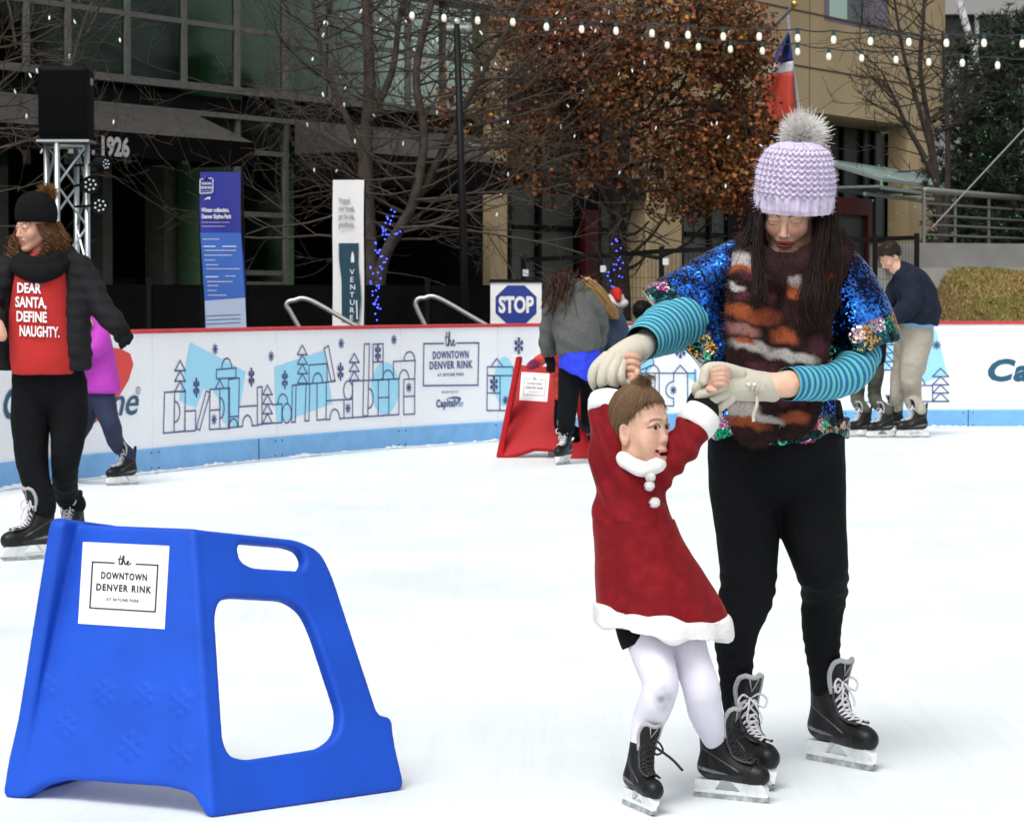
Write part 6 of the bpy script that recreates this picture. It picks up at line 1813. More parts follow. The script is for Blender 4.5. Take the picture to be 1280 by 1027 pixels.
GR1 = [g.r(x) for x in (32, 27, 22.5, 21.5, 20, 13.5)]; GR2 = [g.r(x) for x in (30, 24, 23, 22, 20, 13.5)]
gh = Head(g.J(799, 539, .0), frame(math.radians(54), math.radians(-5), .02), .86, child=True, open_=1.2, smile=1.0, gaze=(.25, 1, .1), jaw=.006, sv=(.94, .90, 1.08))
lo, hi = g.box(725, 430, 925, 960, -.22, .22)
hc0, hc1 = H.J(772, 436, -.1), H.J(802, 480, .06)
F = Field(lo, hi, .0065, fine=[(gh.c - .11, gh.c + .11, .0016), (H.J(768, 480, -.10), H.J(802, 436, .04), .0022), (H.J(880, 492, -.14), H.J(918, 452, -.02), .0022)])
gh.fill(F)
F.chain([gh.w((0, -.03, -.05)), g.J(793, 578, .02), g.J(790, 600, .02)], [.040, .038, .05], .02)
g.chain(F, [(788, 605, .02), (795, 680, .02), (815, 745, .02)], [32, 32, 36], .03)
# arms up to the small hands (the hands lie at the depth of the woman's)
F.chain([g.J(768, 598, .02), g.J(759, 562, .0), g.J(759, 530, .03), g.J(760, 508, .05), H.J(768, 480, .0), H.J(779, 462, -.03)], [g.r(15), g.r(13), g.r(13), g.r(12), .017, .017], .004)
F.chain([g.J(812, 600, .02), g.J(832, 578, .0), g.J(852, 556, .02), g.J(872, 527, .06), H.J(882, 500, -.03), H.J(887, 480, -.06)], [g.r(14), g.r(13), g.r(13), g.r(12), .017, .016], .004)
for k in range(4):      # right fist: four curled fingers and the thumb over them
    y = 445.5 + 8.2 * k; q = [H.J(780, y + 1, -.045), H.J(789, y - 1.5, -.062), H.J(797, y + 2, -.055), H.J(796, y + 5, -.035), H.J(788, y + 6, -.030)]
    F.chain(q, [.0082, .0080, .0078, .0072, .006] if k < 3 else [.0072, .0070, .0068, .006, .005], .0022, 3)
F.ell(H.J(784, 459, -.035), (.019, .020, .031), None, .006)
F.chain([H.J(782, 474, -.03), H.J(788, 475.5, -.06), H.J(795, 470, -.070), H.J(797, 464, -.068)], [.009, .0085, .0075, .0065], .002, 3)
for k in range(4):      # left hand: fingers laid over the glove's thumb
    y = 463 + 5.6 * k; q = [H.J(887 + k, y + 6, -.070), H.J(894 + k * .5, y, -.095), H.J(904, y - 2 + k * .6, -.098), H.J(912 - k, y + 1 + k * .4, -.085)]
    F.chain(q, [.0080, .0080, .0074, .0062] if k < 3 else [.007, .007, .0064, .0055], .0022, 3)
F.ell(H.J(887, 476, -.065), (.018, .018, .026), None, .006)
F.chain([H.J(885, 482, -.06), H.J(886, 486, -.085), H.J(894, 488, -.092)], [.009, .008, .0065], .002, 3)
k1 = GL1[2]
F.chain(GL1 + [S1(-.05, .12)], [x * .75 for x in GR1] + [.018], .005); F.chain(GL2 + [S2(-.05, .12)], [x * .75 for x in GR2] + [.018], .005)
F.build('body', M_SKIN, gp_, 1, gh.colf(SKIN2, (.52, .20, .17), (.16, .095, .055)))
gh.eyes(gp_, (.022, .016, .013))

# tights
M_TIGHT = mat('white tights', (.68, .66, .74), .75, vcol=True, bump=(300, .2, .001))
lo, hi = g.box(770, 735, 915, 945, -.25, .20)
F = Field(lo, hi, .0048)
F.chain(GL1, GR1, .004, 5); F.chain(GL2, GR2, .002, 5)
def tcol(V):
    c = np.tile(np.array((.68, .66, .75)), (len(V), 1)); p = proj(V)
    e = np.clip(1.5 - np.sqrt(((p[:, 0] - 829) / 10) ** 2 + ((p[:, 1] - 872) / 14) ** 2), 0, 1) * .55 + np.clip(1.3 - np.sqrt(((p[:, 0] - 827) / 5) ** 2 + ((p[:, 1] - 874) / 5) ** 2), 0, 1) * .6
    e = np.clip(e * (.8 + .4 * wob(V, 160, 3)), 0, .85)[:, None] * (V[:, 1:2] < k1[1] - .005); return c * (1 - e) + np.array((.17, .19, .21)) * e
F.build('tights', M_TIGHT, gp_, 2, tcol, folds(.0016, 60, 3))
m = MB(); q = catmull([list(g.J(796, 765, .02)) + [g.r(31)], list(g.J(801, 790, -.01)) + [g.r(30)], list(g.J(805, 800, -.015)) + [g.r(29.6)]], 4); m.tube(q[:, :3], q[:, 3], 24, caps=False); m.build('shorts', M_TROU, gp_, smooth=True)

# dress
def velvet_setup(nt, b, tc, src):
    L = nt.links
    lw = node(nt, 'ShaderNodeTexNoise', i_Scale=26, i_Detail=6, i_Roughness=.7); L.new(tc.outputs['Object'], lw.inputs['Vector'])
    r = ramp(nt, [(.30, (.13, .002, .005)), (.52, (.175, .003, .007)), (.75, (.235, .008, .012))]); L.new(lw.outputs['Fac'], r.inputs[0]); L.new(r.outputs[0], b.inputs['Base Color'])
    b.inputs['Sheen Tint'].default_value = (1, .25, .22, 1)
M_VELVET = mat('red crushed velvet', (.3, .008, .012), .8, setup=velvet_setup, sheen=.22, bump=(34, .3, .008), bump2=(300, .35, .001), spec=.2)
M_FUR = mat('white plush trim', (.80, .78, .77), .98, bump=(260, .9, .003), bump2=(40, .3, .006))
hemP = g.J(826, 780, .02); hemN = np.array([-.12, .03, -.98])
hemP[2] -= .004
DRAD = [(789, 577, 20), (788, 594, 36), (789, 640, 43), (793, 665, 46), (803, 705, 54), (815, 745, 64), (825, 780, 73), (829, 800, 76)]
def dressfield(grow_, h):
    lo, hi = g.box(722, 480, 925, 812, -.22, .24)
    F = Field(lo, hi, h)
    F.chain([g.J(x, y, .02) for x, y, r in DRAD], [g.r(r) + grow_ for x, y, r in DRAD], .02, 5, sq=((0, 1, 0), 1.12))
    return F
def dress_disp(V, N):
    cx_ = np.interp(V[:, 2], [g.J(0, 800)[2], g.J(0, 660)[2]], [g.J(826, 0)[0], g.J(792, 0)[0]])
    th = np.arctan2(V[:, 1] - g.D, V[:, 0] - cx_); zz = np.clip((g.J(0, 650)[2] - V[:, 2]) / .28, 0, 1.1)
    a = zz ** 1.3 * (.0045 * np.sin(th * 9 + 1.0) + .0085 * np.sin(th * 4 + .9)) + .0020 * wob(V, 30, 6) + np.where(V[:, 2] > g.J(0, 650)[2], .0045 * np.sin(V[:, 2] * 55 + V[:, 0] * 85 + 2 * np.sin(V[:, 0] * 30)), 0) * np.clip(1 - zz * 3, 0, 1)
    return V + N * a[:, None]
F = dressfield(0, .0048)
F.chain([g.J(766, 598, .02), g.J(759, 562, .0), g.J(759, 530, .03), g.J(760, 508, .05)], [g.r(24), g.r(20), g.r(20), g.r(20.5)], .012, 5)
F.chain([g.J(812, 600, .01), g.J(832, 578, .0), g.J(852, 556, .02), g.J(868, 532, .05)], [g.r(22), g.r(20), g.r(20), g.r(21)], .012, 5)
cA, cB = g.J(760, 508, .05), g.J(872, 527, .05); nAa = A3(Vector(cA - g.J(758, 550, .0)).normalized()); nBb = A3(Vector(cB - g.J(845, 566, .01)).normalized())
def cutdress(f, X, Y, Z):
    f = np.maximum(f, (X - hemP[0]) * hemN[0] + (Y - hemP[1]) * hemN[1] + (Z - hemP[2]) * hemN[2])
    a = (X - cA[0]) * nAa[0] + (Y - cA[1]) * nAa[1] + (Z - cA[2]) * nAa[2]; b = (X - cB[0]) * nBb[0] + (Y - cB[1]) * nBb[1] + (Z - cB[2]) * nBb[2]
    f = np.where((X < g.J(785, 0)[0]) & (Z > g.J(0, 560)[2]), np.maximum(f, a), f); f = np.where(X > g.J(838, 0)[0], np.where(Z > g.J(0, 640)[2], np.maximum(f, b), f), f)
    return f
F.fn(cutdress)
F.chain([g.J(812, 790, .02), g.J(832, 830, .02)], [g.r(62), g.r(72)], .004, 2, op='sub', sq=((0, 1, 0), 1.12))
F.build('dress', M_VELVET, gp_, 2, disp=dress_disp)
F = dressfield(.008, .0048)
def band(f, X, Y, Z):
    d = (X - hemP[0]) * hemN[0] + (Y - hemP[1]) * hemN[1] + (Z - hemP[2]) * hemN[2]
    return np.maximum(np.maximum(f, d - .010), -(d + .040))
F.fn(band); F.chain([g.J(812, 770, .02), g.J(832, 835, .02)], [g.r(64), g.r(76)], .004, 2, op='sub', sq=((0, 1, 0), 1.12))
F.build('hem_trim', M_FUR, gp_, 1, disp=lambda V, N: dress_disp(V, N) + N * (wob(V, 60, 2) * .0015)[:, None])
def cuff(c, n, r, L, name='cuff'):
    n = Vector(n); prof = [(r * .88, -L * .55), (r * 1.02, -L * .5), (r * 1.08, -L * .2), (r * 1.08, L * .25), (r * 1.0, L * .5), (r * .86, L * .5), (r * .8, L * .2)]
    M = Matrix.Translation(Vector(c)) @ n.to_track_quat('Z', 'Y').to_matrix().to_4x4()
    m = MB(); m.lathe(prof, n=32, M=M, caps=False); m.build(name, M_FUR, gp_, smooth=True)
cuff(cA + nAa * .004, nAa, g.r(23.8), g.r(23)); cuff(cB + nBb * .004, nBb, g.r(23.8), g.r(26))
M_BLKNIT = mat('black undersleeve knit', (.007, .007, .008), .95, bump=(300, .4, .001), spec=.15)
for pts, rad in (([cA - nAa * .03, cA + nAa * .02, H.J(764, 485, .0), H.J(774, 470, -.02)], [.038, .040, .040, .024]), ([cB - nBb * .03, cB + nBb * .02, H.J(878, 503, -.02), H.J(884, 488, -.045)], [.038, .042, .040, .024])):
    q = catmull([list(p) + [r] for p, r in zip(pts, rad)], 6); m = MB(); m.tube(q[:, :3], q[:, 3], 24, caps=True); m.build('undersleeve', M_BLKNIT, gp_, smooth=True)
# collar and pompom buttons
lo, hi = g.box(755, 545, 845, 610, -.14, .16); F = Field(lo, hi, .0035)
g.chain(F, [(770, 565, .04), (779, 574, -.035), (799, 585, -.072), (812, 586, -.068)], [8, 9, 9, 7.5], .006); g.chain(F, [(812, 585, -.066), (823, 580, -.04), (825, 577, .02), (805, 568, .075), (780, 564, .07), (770, 568, .04)], [9, 9.5, 9, 9, 8, 8], .004)
F.build('collar', M_FUR, gp_, 1, disp=folds(.0012, 120, 3))
rg = np.random.default_rng(5)
for px, py, dd in ((813, 596, -.090), (812, 607, -.094), (818.5, 628, -.096)):
    c = g.J(px, py, dd); m = MB(); m.ball(c, .0105, 8); bo = m.build('button', M_FUR, gp_, smooth=True)
    n = 260; d = rg.normal(size=(n, 3)); d /= np.linalg.norm(d, axis=1)[:, None]
    hair('pompom', np.stack([c + d * .009, c + d * .0115, c + d * .0135 + rg.normal(size=(n, 3)) * .0008], 1), .0007, .0004, hcols((.8, .78, .77), n, rg, .05), bo)

# hair: combed back to a small tied tuft on the crown
HC2 = (.13, .078, .042)
tie = gh.w((.0, .030, .124))
lo, hi = gh.c - .14, gh.c + .14; F = Field(lo, hi, .003)
F.ell(gh.w((0, -.016, .036)), list(np.array((.0775, .0975, .0885)) * gh.sc * gh.sv), gh.R, .01)
F.ell(gh.w((0, .008, .050)), list(np.array((.073, .082, .072)) * gh.sc * gh.sv), gh.R, .02)
F.fn(lambda f, X, Y, Z: f)
def hairline(V): 
    q = gh.loc(V); return q
V, Q = F.mesh(1); q = gh.loc(V)
line = .062 - .55 * np.clip(q[:, 1] + .0, 0, .2) * -1 * .0
keep_v = q[:, 2] > np.interp(q[:, 1], [-.09, -.05, -.03, -.012, .005, .03, .055, .075, .095], [-.062, -.058, -.04, .0, .022, .040, .058, .068, .074]) + .003 * wob(q, 140, 2)
Qk = Q[keep_v[Q].all(1)]
us, inv = np.unique(Qk, return_inverse=True); Vc = V[us]; Fc = inv.reshape(-1, 4)
hr = obj('hair', mesh_np('hair', Vc, Fc, True, np.tile(np.array(HC2) * .8, (len(Vc), 1))), M_HAIRV, gp_)
c0 = np.array([0, -.012, .036]); qv = gh.loc(Vc) - c0
def sph(d): return np.arctan2(d[..., 0], d[..., 1]), np.arccos(np.clip(d[..., 2] / (np.linalg.norm(d, axis=-1) + 1e-9), -1, 1))
nb = 40; tab = np.zeros((nb, nb)); A_, B_ = sph(qv); np.maximum.at(tab, (((A_ + PI) / (2 * PI) * nb).astype(int) % nb, np.clip((B_ / PI * nb).astype(int), 0, nb - 1)), np.linalg.norm(qv, axis=1))
i = rg.integers(0, len(Vc), 6500); paths = []; qt = gh.loc(tie[None])[0] - c0
qa = gh.loc(Vc[i]) - c0; lift = rg.uniform(.0008, .003, len(i)); ts_ = np.linspace(0, .94, 12); jit = rg.normal(size=(len(i), 3)) * .010
for t in ts_:
    p = qa * (1 - t) + (qt + jit) * t; A_, B_ = sph(p); r_ = tab[((A_ + PI) / (2 * PI) * nb).astype(int) % nb, np.clip((B_ / PI * nb).astype(int), 0, nb - 1)]
    n_ = np.linalg.norm(p, axis=1); r2 = np.where(r_ > 0, r_ + lift, n_); r2 = np.where(t > .86, np.maximum(n_, r2), r2)
    paths.append((c0 + p / n_[:, None] * r2[:, None]) * (gh.sc * gh.sv) @ gh.R.T + gh.c)
paths = np.stack(paths, 1)
cols = hcols(HC2, len(paths), rg, .3); cols[rg.uniform(size=len(cols)) < .25] *= 1.4
hair('hair_strands', paths, .0008, .0006, cols, hr)
# wisps along the hairline
edge = (q[us][:, 2] - np.interp(q[us][:, 1], [-.09, -.05, -.03, -.012, .005, .03, .055, .075, .095], [-.062, -.058, -.04, .0, .022, .040, .058, .068, .074])) < .012
ei = rg.choice(np.nonzero(edge)[0], 420); b = Vc[ei]; dn = gh.R @ np.array([0, .25, -1.0]); wv = np.stack([b, b + dn * .006 + rg.normal(size=b.shape) * .002, b + dn * rg.uniform(.008, .02, (len(b), 1)) + rg.normal(size=b.shape) * .004], 1)
nrm = (b - gh.c); nrm /= np.linalg.norm(nrm, axis=1)[:, None]; wv[:, 1:] += nrm[:, None] * .002
hair('hair_wisps', wv, .0006, .0002, hcols(np.array(HC2) * 1.2, len(b), rg, .4), hr)
m = MB(); M = Matrix.Translation(Vector(tie)) @ Vector(gh.R[:, 2]).to_track_quat('Z', 'Y').to_matrix().to_4x4()
m.lathe([(.010, -.006), (.013, -.003), (.013, .003), (.010, .006), (.007, 0)], n=16, M=M); m.build('hair_tie', mat('dark red hair tie', (.10, .015, .012), .7), hr, smooth=True)
paths = []
for _ in range(160):
    o = rg.normal(size=3) * .006; s_ = rg.choice((-1, 1)); L = rg.uniform(.6, 1.1)
    a = gh.R @ np.array([(.004 + .006 * rg.random()), .008 * rg.normal() + .004, .026]) * L; b_ = gh.R @ np.array([-.004 + .012 * s_, .004 + .010 * rg.normal(), .036]) * L; c_ = gh.R @ np.array([-.006 + .020 * s_, .014 + .012 * rg.normal(), .022]) * L
    paths.append(catmull([tie, tie + a * .5 + o * .4, tie + b_ * .6 + o * .8, tie + c_ * .65 + o], 3))
hair('topknot', np.array(paths), .0013, .0006, hcols(np.array(HC2) * 1.05, len(paths), rg, .5), hr)
# ================================================================== skating aids
def hitplane(px, py, o, n):
    d = ray(px, py); e = Vector((0, 0, EYE)); return e + d * ((Vector(o) - e).dot(Vector(n)) / d.dot(Vector(n)))
def poly_sdf(pts, A, B):
    d = np.full(A.shape, 1e9, np.float32); s = np.ones(A.shape, np.float32); n = len(pts)
    for i in range(n):
        (x0, y0), (x1, y1) = pts[i], pts[i - 1]; ex, ey = x1 - x0, y1 - y0; wx, wy = A - x0, B - y0
        t = np.clip((wx * ex + wy * ey) / (ex * ex + ey * ey + 1e-12), 0, 1); d = np.minimum(d, (wx - ex * t) ** 2 + (wy - ey * t) ** 2)
        c1, c2, c3 = B >= y0, B < y1, ex * wy > ey * wx; s = np.where((c1 & c2 & c3) | (~c1 & ~c2 & ~c3), -s, s)
    return s * np.sqrt(d)
class Panel:
    def __init__(s, o, a, up, inside):
        s.o = Vector(o); s.e1 = (Vector(a) - s.o).normalized(); s.n = s.e1.cross(Vector(up) - s.o).normalized(); s.e2 = s.n.cross(s.e1).normalized()
        if s.n.dot(Vector(inside) - s.o) < 0: s.n = -s.n          # n points to the inside of the frame
    def ab(s, px, py): p = hitplane(px, py, s.o, s.n) - s.o; return (p.dot(s.e1), p.dot(s.e2))
    def pt(s, a, b, c=0.0): return s.o + s.e1 * a + s.e2 * b + s.n * c
    def sdf(s, X, Y, Z, outer, holes, t, r, rh=.02):
        dx, dy, dz = X - s.o.x, Y - s.o.y, Z - s.o.z
        A = dx * s.e1.x + dy * s.e1.y + dz * s.e1.z; B = dx * s.e2.x + dy * s.e2.y + dz * s.e2.z; C = dx * s.n.x + dy * s.n.y + dz * s.n.z
        d = poly_sdf(outer, A, B)
        for h in holes: d = np.maximum(d, -(poly_sdf(h, A, B) - rh * .0))
        w_ = np.abs(C - t / 2) - t / 2
        return np.sqrt(np.maximum(d + r, 0) ** 2 + np.maximum(w_ + r, 0) ** 2) + np.minimum(np.maximum(d + r, w_ + r), 0) - r
def inset_round(pts, rad, n=5):
    """round the corners of a polygon"""
    out = []; k = len(pts)
    for i in range(k):
        p0, p, p1 = np.array(pts[i - 1]), np.array(pts[i]), np.array(pts[(i + 1) % k]); a, b = p0 - p, p1 - p; la, lb = np.linalg.norm(a), np.linalg.norm(b)
        r = min(rad, la * .45, lb * .45); A, B = p + a / la * r, p + b / lb * r
        for t in np.linspace(0, 1, n): out.append(tuple((1 - t) ** 2 * A + 2 * t * (1 - t) * p + t * t * B))
    return out
def aid(label, fpx, spx, holes, gA, gB, gC, tl, tr, mcol, h, flakes, thick, labelq, side2=None, grp='plastic skating aids'):
    A_, B_, C_ = G(*gA), G(*gB), G(*gC); inside = (A_ + C_) / 2 + Vector((0, .2, .2))
    e = empty('skating_aid', (A_ + C_) / 2 * Vector((1, 1, 0)), label, 'skating aid', grp)
    fr = Panel(A_, B_, tl, inside); top = hitplane(tr[0], tr[1], fr.o, fr.n); sd = Panel(B_, C_, top, inside)
    fo = inset_round([fr.ab(*p) for p in fpx], .018); so = inset_round([sd.ab(*p) for p in spx], .03); ho = [inset_round([sd.ab(*p) for p in hh], .035) for hh in holes]
    # the other side repeats this side from the far edge of the front
    side = C_ - B_; sp = (B_ - A_).normalized(); side2 = side - sp * (2 * side.dot(sp)) * .55 if side2 is None else Vector(side2)
    od = Panel(A_, A_ + side2, tl, inside)
    q = [Vector(A_), Vector(B_), Vector(C_), A_ + side2, Vector(tl), top]; lo = np.array([min(v[i] for v in q) for i in range(3)]) - .07; hi = np.array([max(v[i] for v in q) for i in range(3)]) + .07
    F = Field(lo, hi, h); X, Y, Z = np.meshgrid(*F.ax, indexing='ij', sparse=True)
    F.F = fr.sdf(X, Y, Z, fo, [], thick, .011)
    F.F = smin(F.F, sd.sdf(X, Y, Z, so, ho, thick, .011), .014); F.F = smin(F.F, od.sdf(X, Y, Z, so, ho, thick, .011), .014)
    F.F = np.maximum(F.F, .002 - Z + 0 * F.F).astype(np.float32)
    for px, py, r in flakes:
        a, b = fr.ab(px, py)
        for k in range(6):
            t = PI / 6 + k * PI / 3; F.cap(fr.pt(a, b, .0005), fr.pt(a + r * math.cos(t), b + r * math.sin(t), .0005), .0042, .0042, .003)
            for sg in (-1, 1): F.cap(fr.pt(a + r * .6 * math.cos(t), b + r * .6 * math.sin(t), .0005), fr.pt(a + r * .6 * math.cos(t) + r * .3 * math.cos(t + sg * .9), b + r * .6 * math.sin(t) + r * .3 * math.sin(t + sg * .9), .0005), .0036, .0036, .003)
    body = F.build('frame', mcol, e, 1)
    # label plate and lettering
    c = [Vector(fr.pt(*fr.ab(*p), -.0015)) for p in labelq]
    m = MB(); m.prism([list(v) for v in c], fr.n * .004); 
    lab = m.build('label_plate', M_SHEET, e)
    def bil(u, v, off=-.003): return (c[0] * (1 - u) + c[1] * u) * v + (c[3] * (1 - u) + c[2] * u) * (1 - v) - fr.n * (-off - 0) if False else (c[0] * (1 - u) + c[1] * u) * v + (c[3] * (1 - u) + c[2] * u) * (1 - v) + fr.n * (off + .0015)
    f = Flat()
    f.line([(.38, .76), (.13, .76), (.13, .20), (.885, .20), (.885, .76), (.64, .76)], .016)
    x, y = .5, .745; S = [[(0, .62), (.34, .66)], [(.2, 1.0), (.1, .5), (.1, .12), (.2, .02), (.34, .14)], [(.34, .14), (.52, .6), (.56, .95), (.48, 1.0), (.42, .7), (.40, .02), (.5, .38), (.62, .42), (.66, .25), (.68, .04), (.80, .1)], [(.80, .1), (1.0, .24), (1.05, .38), (.95, .42), (.88, .25), (.94, .04), (1.1, .04), (1.28, .2)]]
    for st in S: f.line([(x + (p[0] - .62) * .115, y + p[1] * .105) for p in catmull(st, 5)], .011)
    f.text('DOWNTOWN', (.505, .565), .115, .0035, 0, 'CENTER', 1.2, width=.53); f.text('DENVER RINK', (.505, .42), .115, .0035, 0, 'CENTER', 1.2, width=.64); f.text('AT SKYLINE PARK', (.505, .30), .05, .001, 0, 'CENTER', 1.2, width=.38)
    f.build('label_lettering', mat('black ink', (.02, .02, .022), .5), lab, lambda u, v: bil(u, v))
    return e, fr
def plastic(name, c):
    return mat(name, c, .58, var=(6, .12), bump=(380, .5, .0016), bump2=(9, .25, .006), spec=.25)
aid('blue plastic skating aid with white label plate standing on the near ice',
    [(79, 654), (241, 660), (266, 1022), (256, 1017), (238, 990), (205, 982), (120, 976), (78, 973), (52, 980), (30, 996), (12, 999), (3, 992), (9, 950)],
    [(241, 660), (374, 674), (402, 688), (416, 716), (474, 893), (491, 895), (494, 925), (508, 986), (400, 1004), (266, 1024)],
    [[(270, 770), (275, 750), (292, 745), (362, 749), (383, 764), (395, 790), (428, 890), (424, 918), (404, 934), (308, 949), (288, 944), (280, 925)], [(298, 683), (304, 677), (362, 682), (378, 688), (384, 702), (377, 713), (316, 709), (301, 700)]],
    (4, 996), (264, 1022), (508, 987), P(79, 655, 7.03), (241, 660), plastic('blue moulded plastic', (.008, .072, .50)), .0052,
    [(130, 866, .034), (180, 868, .030), (226, 878, .034), (82, 906, .034), (163, 932, .038), (226, 942, .034), (58, 858, .028)], .045, [(104, 677), (212, 682), (206, 786), (98, 779)])
aid('red plastic skating aid pushed by the skaters at the boards',
    [(646, 455), (698, 458), (705, 570), (692, 562), (668, 561), (650, 567), (632, 572), (620, 572), (622, 560)],
    [(698, 458), (722, 461), (738, 568), (738, 574), (716, 575), (705, 574)],
    [[(709, 490), (718, 490), (726, 552), (712, 552)]],
    (620, 572), (705, 573), (738, 573), P(646, 456, 22.15), (698, 458), plastic('red moulded plastic', (.40, .007, .011)), .011, [], .05, [(652, 465), (687, 467), (684, 502), (649, 500)], side2=(.02, .4, 0))

# ================================================================== the other skaters and bystanders
rg = np.random.default_rng(77)
M_JEANS = cloth_mat('navy denim', (.012, .018, .055), .85)
M_BLKCLOTH = cloth_mat('black padded cloth', (.010, .010, .012), .8, (16, .6, .03), (200, .2, .001), spec=.2)
def wobble(a, sc, seed=0): return lambda V, N: V + N * (wob(V, sc, seed) * a)[:, None]
Z_ = ((0, 1, 0), 1.25)

# --- woman in black coat and red shirt at the left
f1 = Fig(13.4)
p1 = empty('person', (f1.J(55, 690)[0], 13.4, 0), 'woman in black beanie, open black coat and red lettered shirt gliding at the left edge', 'person')
S1 = skate(p1, G(38, 699), (-.80, -.60), 1.02); S2 = skate(p1, G(86, 690), (-.30, -.95), 1.0)
a1, a2 = S1(-.045, .20), S2(-.045, .20)
h1 = Head(f1.J(44, 284, .0), frame(math.radians(-48), math.radians(8), .05), .96, open_=.7, gaze=(0, 1, -.2))
person_body(f1, p1, h1, [([(48, 300, .03), (52, 325, .03), (55, 350, .03)], [14, 14, 20]), ([(55, 350, .03), (58, 400, .02), (60, 440, .02)], [30, 28, 26]), ([(96, 334, .02), (112, 356, .0), (124, 380, -.05), (148, 410, -.1)], [9, 8, 7.5, 6]), ([(12, 338, .02), (-6, 362, -.02), (-16, 382, -.08), (-3, 406, -.2), (2, 420, -.22)], [9, 9, 8, 7, 7]), ([(40, 480, .02), (40, 570, 0)], [18, 14]), ([(84, 480, .02), (84, 570, 0)], [18, 14])], (.60, .35, .25))
garment(f1, p1, 'trousers', [([f1.J(60, 455, .02), f1.J(60, 475, .02)], [.165, .17], .02, ((0, 1, 0), 1.4)), ([f1.J(40, 480, .02), f1.J(38, 530, .0), f1.J(40, 578, -.03), f1.J(48, 612, (a1[1] - 13.4) * .7), a1 + (0, 0, .05)], [f1.r(x) for x in (25, 23, 19, 17, 17)]), ([f1.J(84, 480, .02), f1.J(86, 530, .0), f1.J(82, 578, -.03), f1.J(82, 615, (a2[1] - 13.4) * .7), a2 + (0, 0, .04)], [f1.r(x) for x in (25, 23, 17, 15.5, 14.5)])], M_TROU, .009, px=False, disp=wobble(.004, 26, 3))
M_REDSH = cloth_mat('red jersey', (.43, .014, .012), .85, (10, .4, .02))
sh = garment(f1, p1, 'shirt', [([(50, 348, -.04), (50, 400, -.05), (52, 445, -.06), (54, 458, -.06)], [32, 37, 39, 37], .015, Z_)], M_REDSH, .007, cuts=[((54, 467), (0, 0, -1))], disp=wobble(.004, 18, 2))
# lettering follows the chest
me = sh.data; co = np.array([v.co[:] for v in me.vertices]) + np.array(worldloc(p1)); pr = proj(co)
m_ = (pr[:, 0] > 12) & (pr[:, 0] < 84) & (pr[:, 1] > 345) & (pr[:, 1] < 430)
fr_ = m_ & (co[:, 1] < np.median(co[m_, 1]))
qx, qy = (pr[fr_, 0] - 48) / 40, (pr[fr_, 1] - 390) / 40; cf = np.linalg.lstsq(np.stack([np.ones_like(qx), qx, qy, qx * qx, qy * qy, qx * qy, qx ** 4], 1), co[fr_, 1], rcond=None)[0]
def chest(u, v):
    x, y = (u - 48) / 40, (-v - 390) / 40; return P(u, -v, float(cf @ np.array([1, x, y, x * x, y * y, x * y, x ** 4])) - .012)
f = Flat()
for t, x, y, wpx, sz in (('DEAR', 21, 366, 30, 17), ('SANTA,', 19, 384, 39, 18), ('DEFINE', 20, 402, 38, 18), ('NAUGHTY.', 24, 420, 50, 18)): f.text(t, (x, -y), sz, .55, 0, 'LEFT', 1.0, width=wpx)
f.build('shirt_lettering', M_WHITE, sh, lambda u, v: chest(u, v + (u - 40) * -.04))
garment(f1, p1, 'coat', [([(92, 332, .04), (92, 380, -.02), (92, 430, -.05), (94, 452, -.05)], [17, 20, 21, 21], .015, Z_), ([(80, 328, .07), (70, 380, .10), (70, 440, .10)], [22, 34, 36]), ([(9, 340, .02), (2, 390, -.0), (2, 440, .0), (0, 462, -.02)], [18, 18, 17, 15], .015, Z_), ([(98, 332, .02), (112, 356, -.0), (124, 380, -.05), (140, 400, -.09), (148, 410, -.1)], [15, 15, 14.5, 12, 10.5]), ([(12, 336, .02), (-6, 362, -.02), (-16, 382, -.08), (-6, 400, -.17)], [18, 17, 15, 12]), ([(45, 332, .09), (80, 326, .08)], [18, 20])], M_BLKCLOTH, .009, .02, cuts=[((60, 463), (0, 0, -1))], disp=lambda V, N: V + N * (wob(V, 20, 5) * .004 + .003 * np.sin(V[:, 2] * 95))[:, None])
garment(f1, p1, 'snood', [([(20, 334, -.06), (40, 342, -.14), (62, 340, -.12), (78, 330, -.02)], [8, 10.5, 10.5, 9]), ([(26, 324, -.04), (42, 330, -.11), (60, 328, -.10), (74, 318, -.02)], [8, 9, 9, 8]), ([(20, 334, -.06), (24, 326, .10), (60, 322, .14), (78, 330, -.02)], [9, 11, 11, 11])], M_BLKNIT, .007, disp=wobble(.004, 50, 1))
gl = Fig(13.3)
garment(gl, p1, 'glove', [([(146, 408, 0), (152, 414, -.01), (155, 419, -.01)], [9, 9.5, 8]), ([(151, 418, -.03), (151, 427, -.04), (152, 434, -.035)], [3.4, 3.2, 2.7], .004), ([(155, 420, -.03), (156, 427, -.05), (155, 432, -.045)], [3.2, 3, 2.6], .004), ([(158, 420, -.02), (161, 425, -.04), (160, 429, -.04)], [3.2, 3, 2.5], .004), ([(160, 417, -.01), (164, 420, -.03), (163, 424, -.03)], [3, 2.8, 2.4], .004), ([(148, 414, -.03), (145, 421, -.05), (147, 426, -.055)], [3.4, 3.1, 2.6], .004)], M_BLKNIT, .0042)
m = MB(); c = h1.w((0, -.012, .05)); M = Matrix([[*h1.R[i], c[i]] for i in range(3)] + [[0, 0, 0, 1]]) @ Matrix.Rotation(.12, 4, 'X')
m.lathe([(.099, -.022), (.104, -.010), (.106, .012), (.105, .03), (.100, .06), (.088, .09), (.062, .115), (.03, .128), (.004, .13)], n=60, M=M); V = m.v[0].reshape(-1, 60, 3); V[:8, ::2] = V[:8, ::2] * .97 + np.array(c) * .03
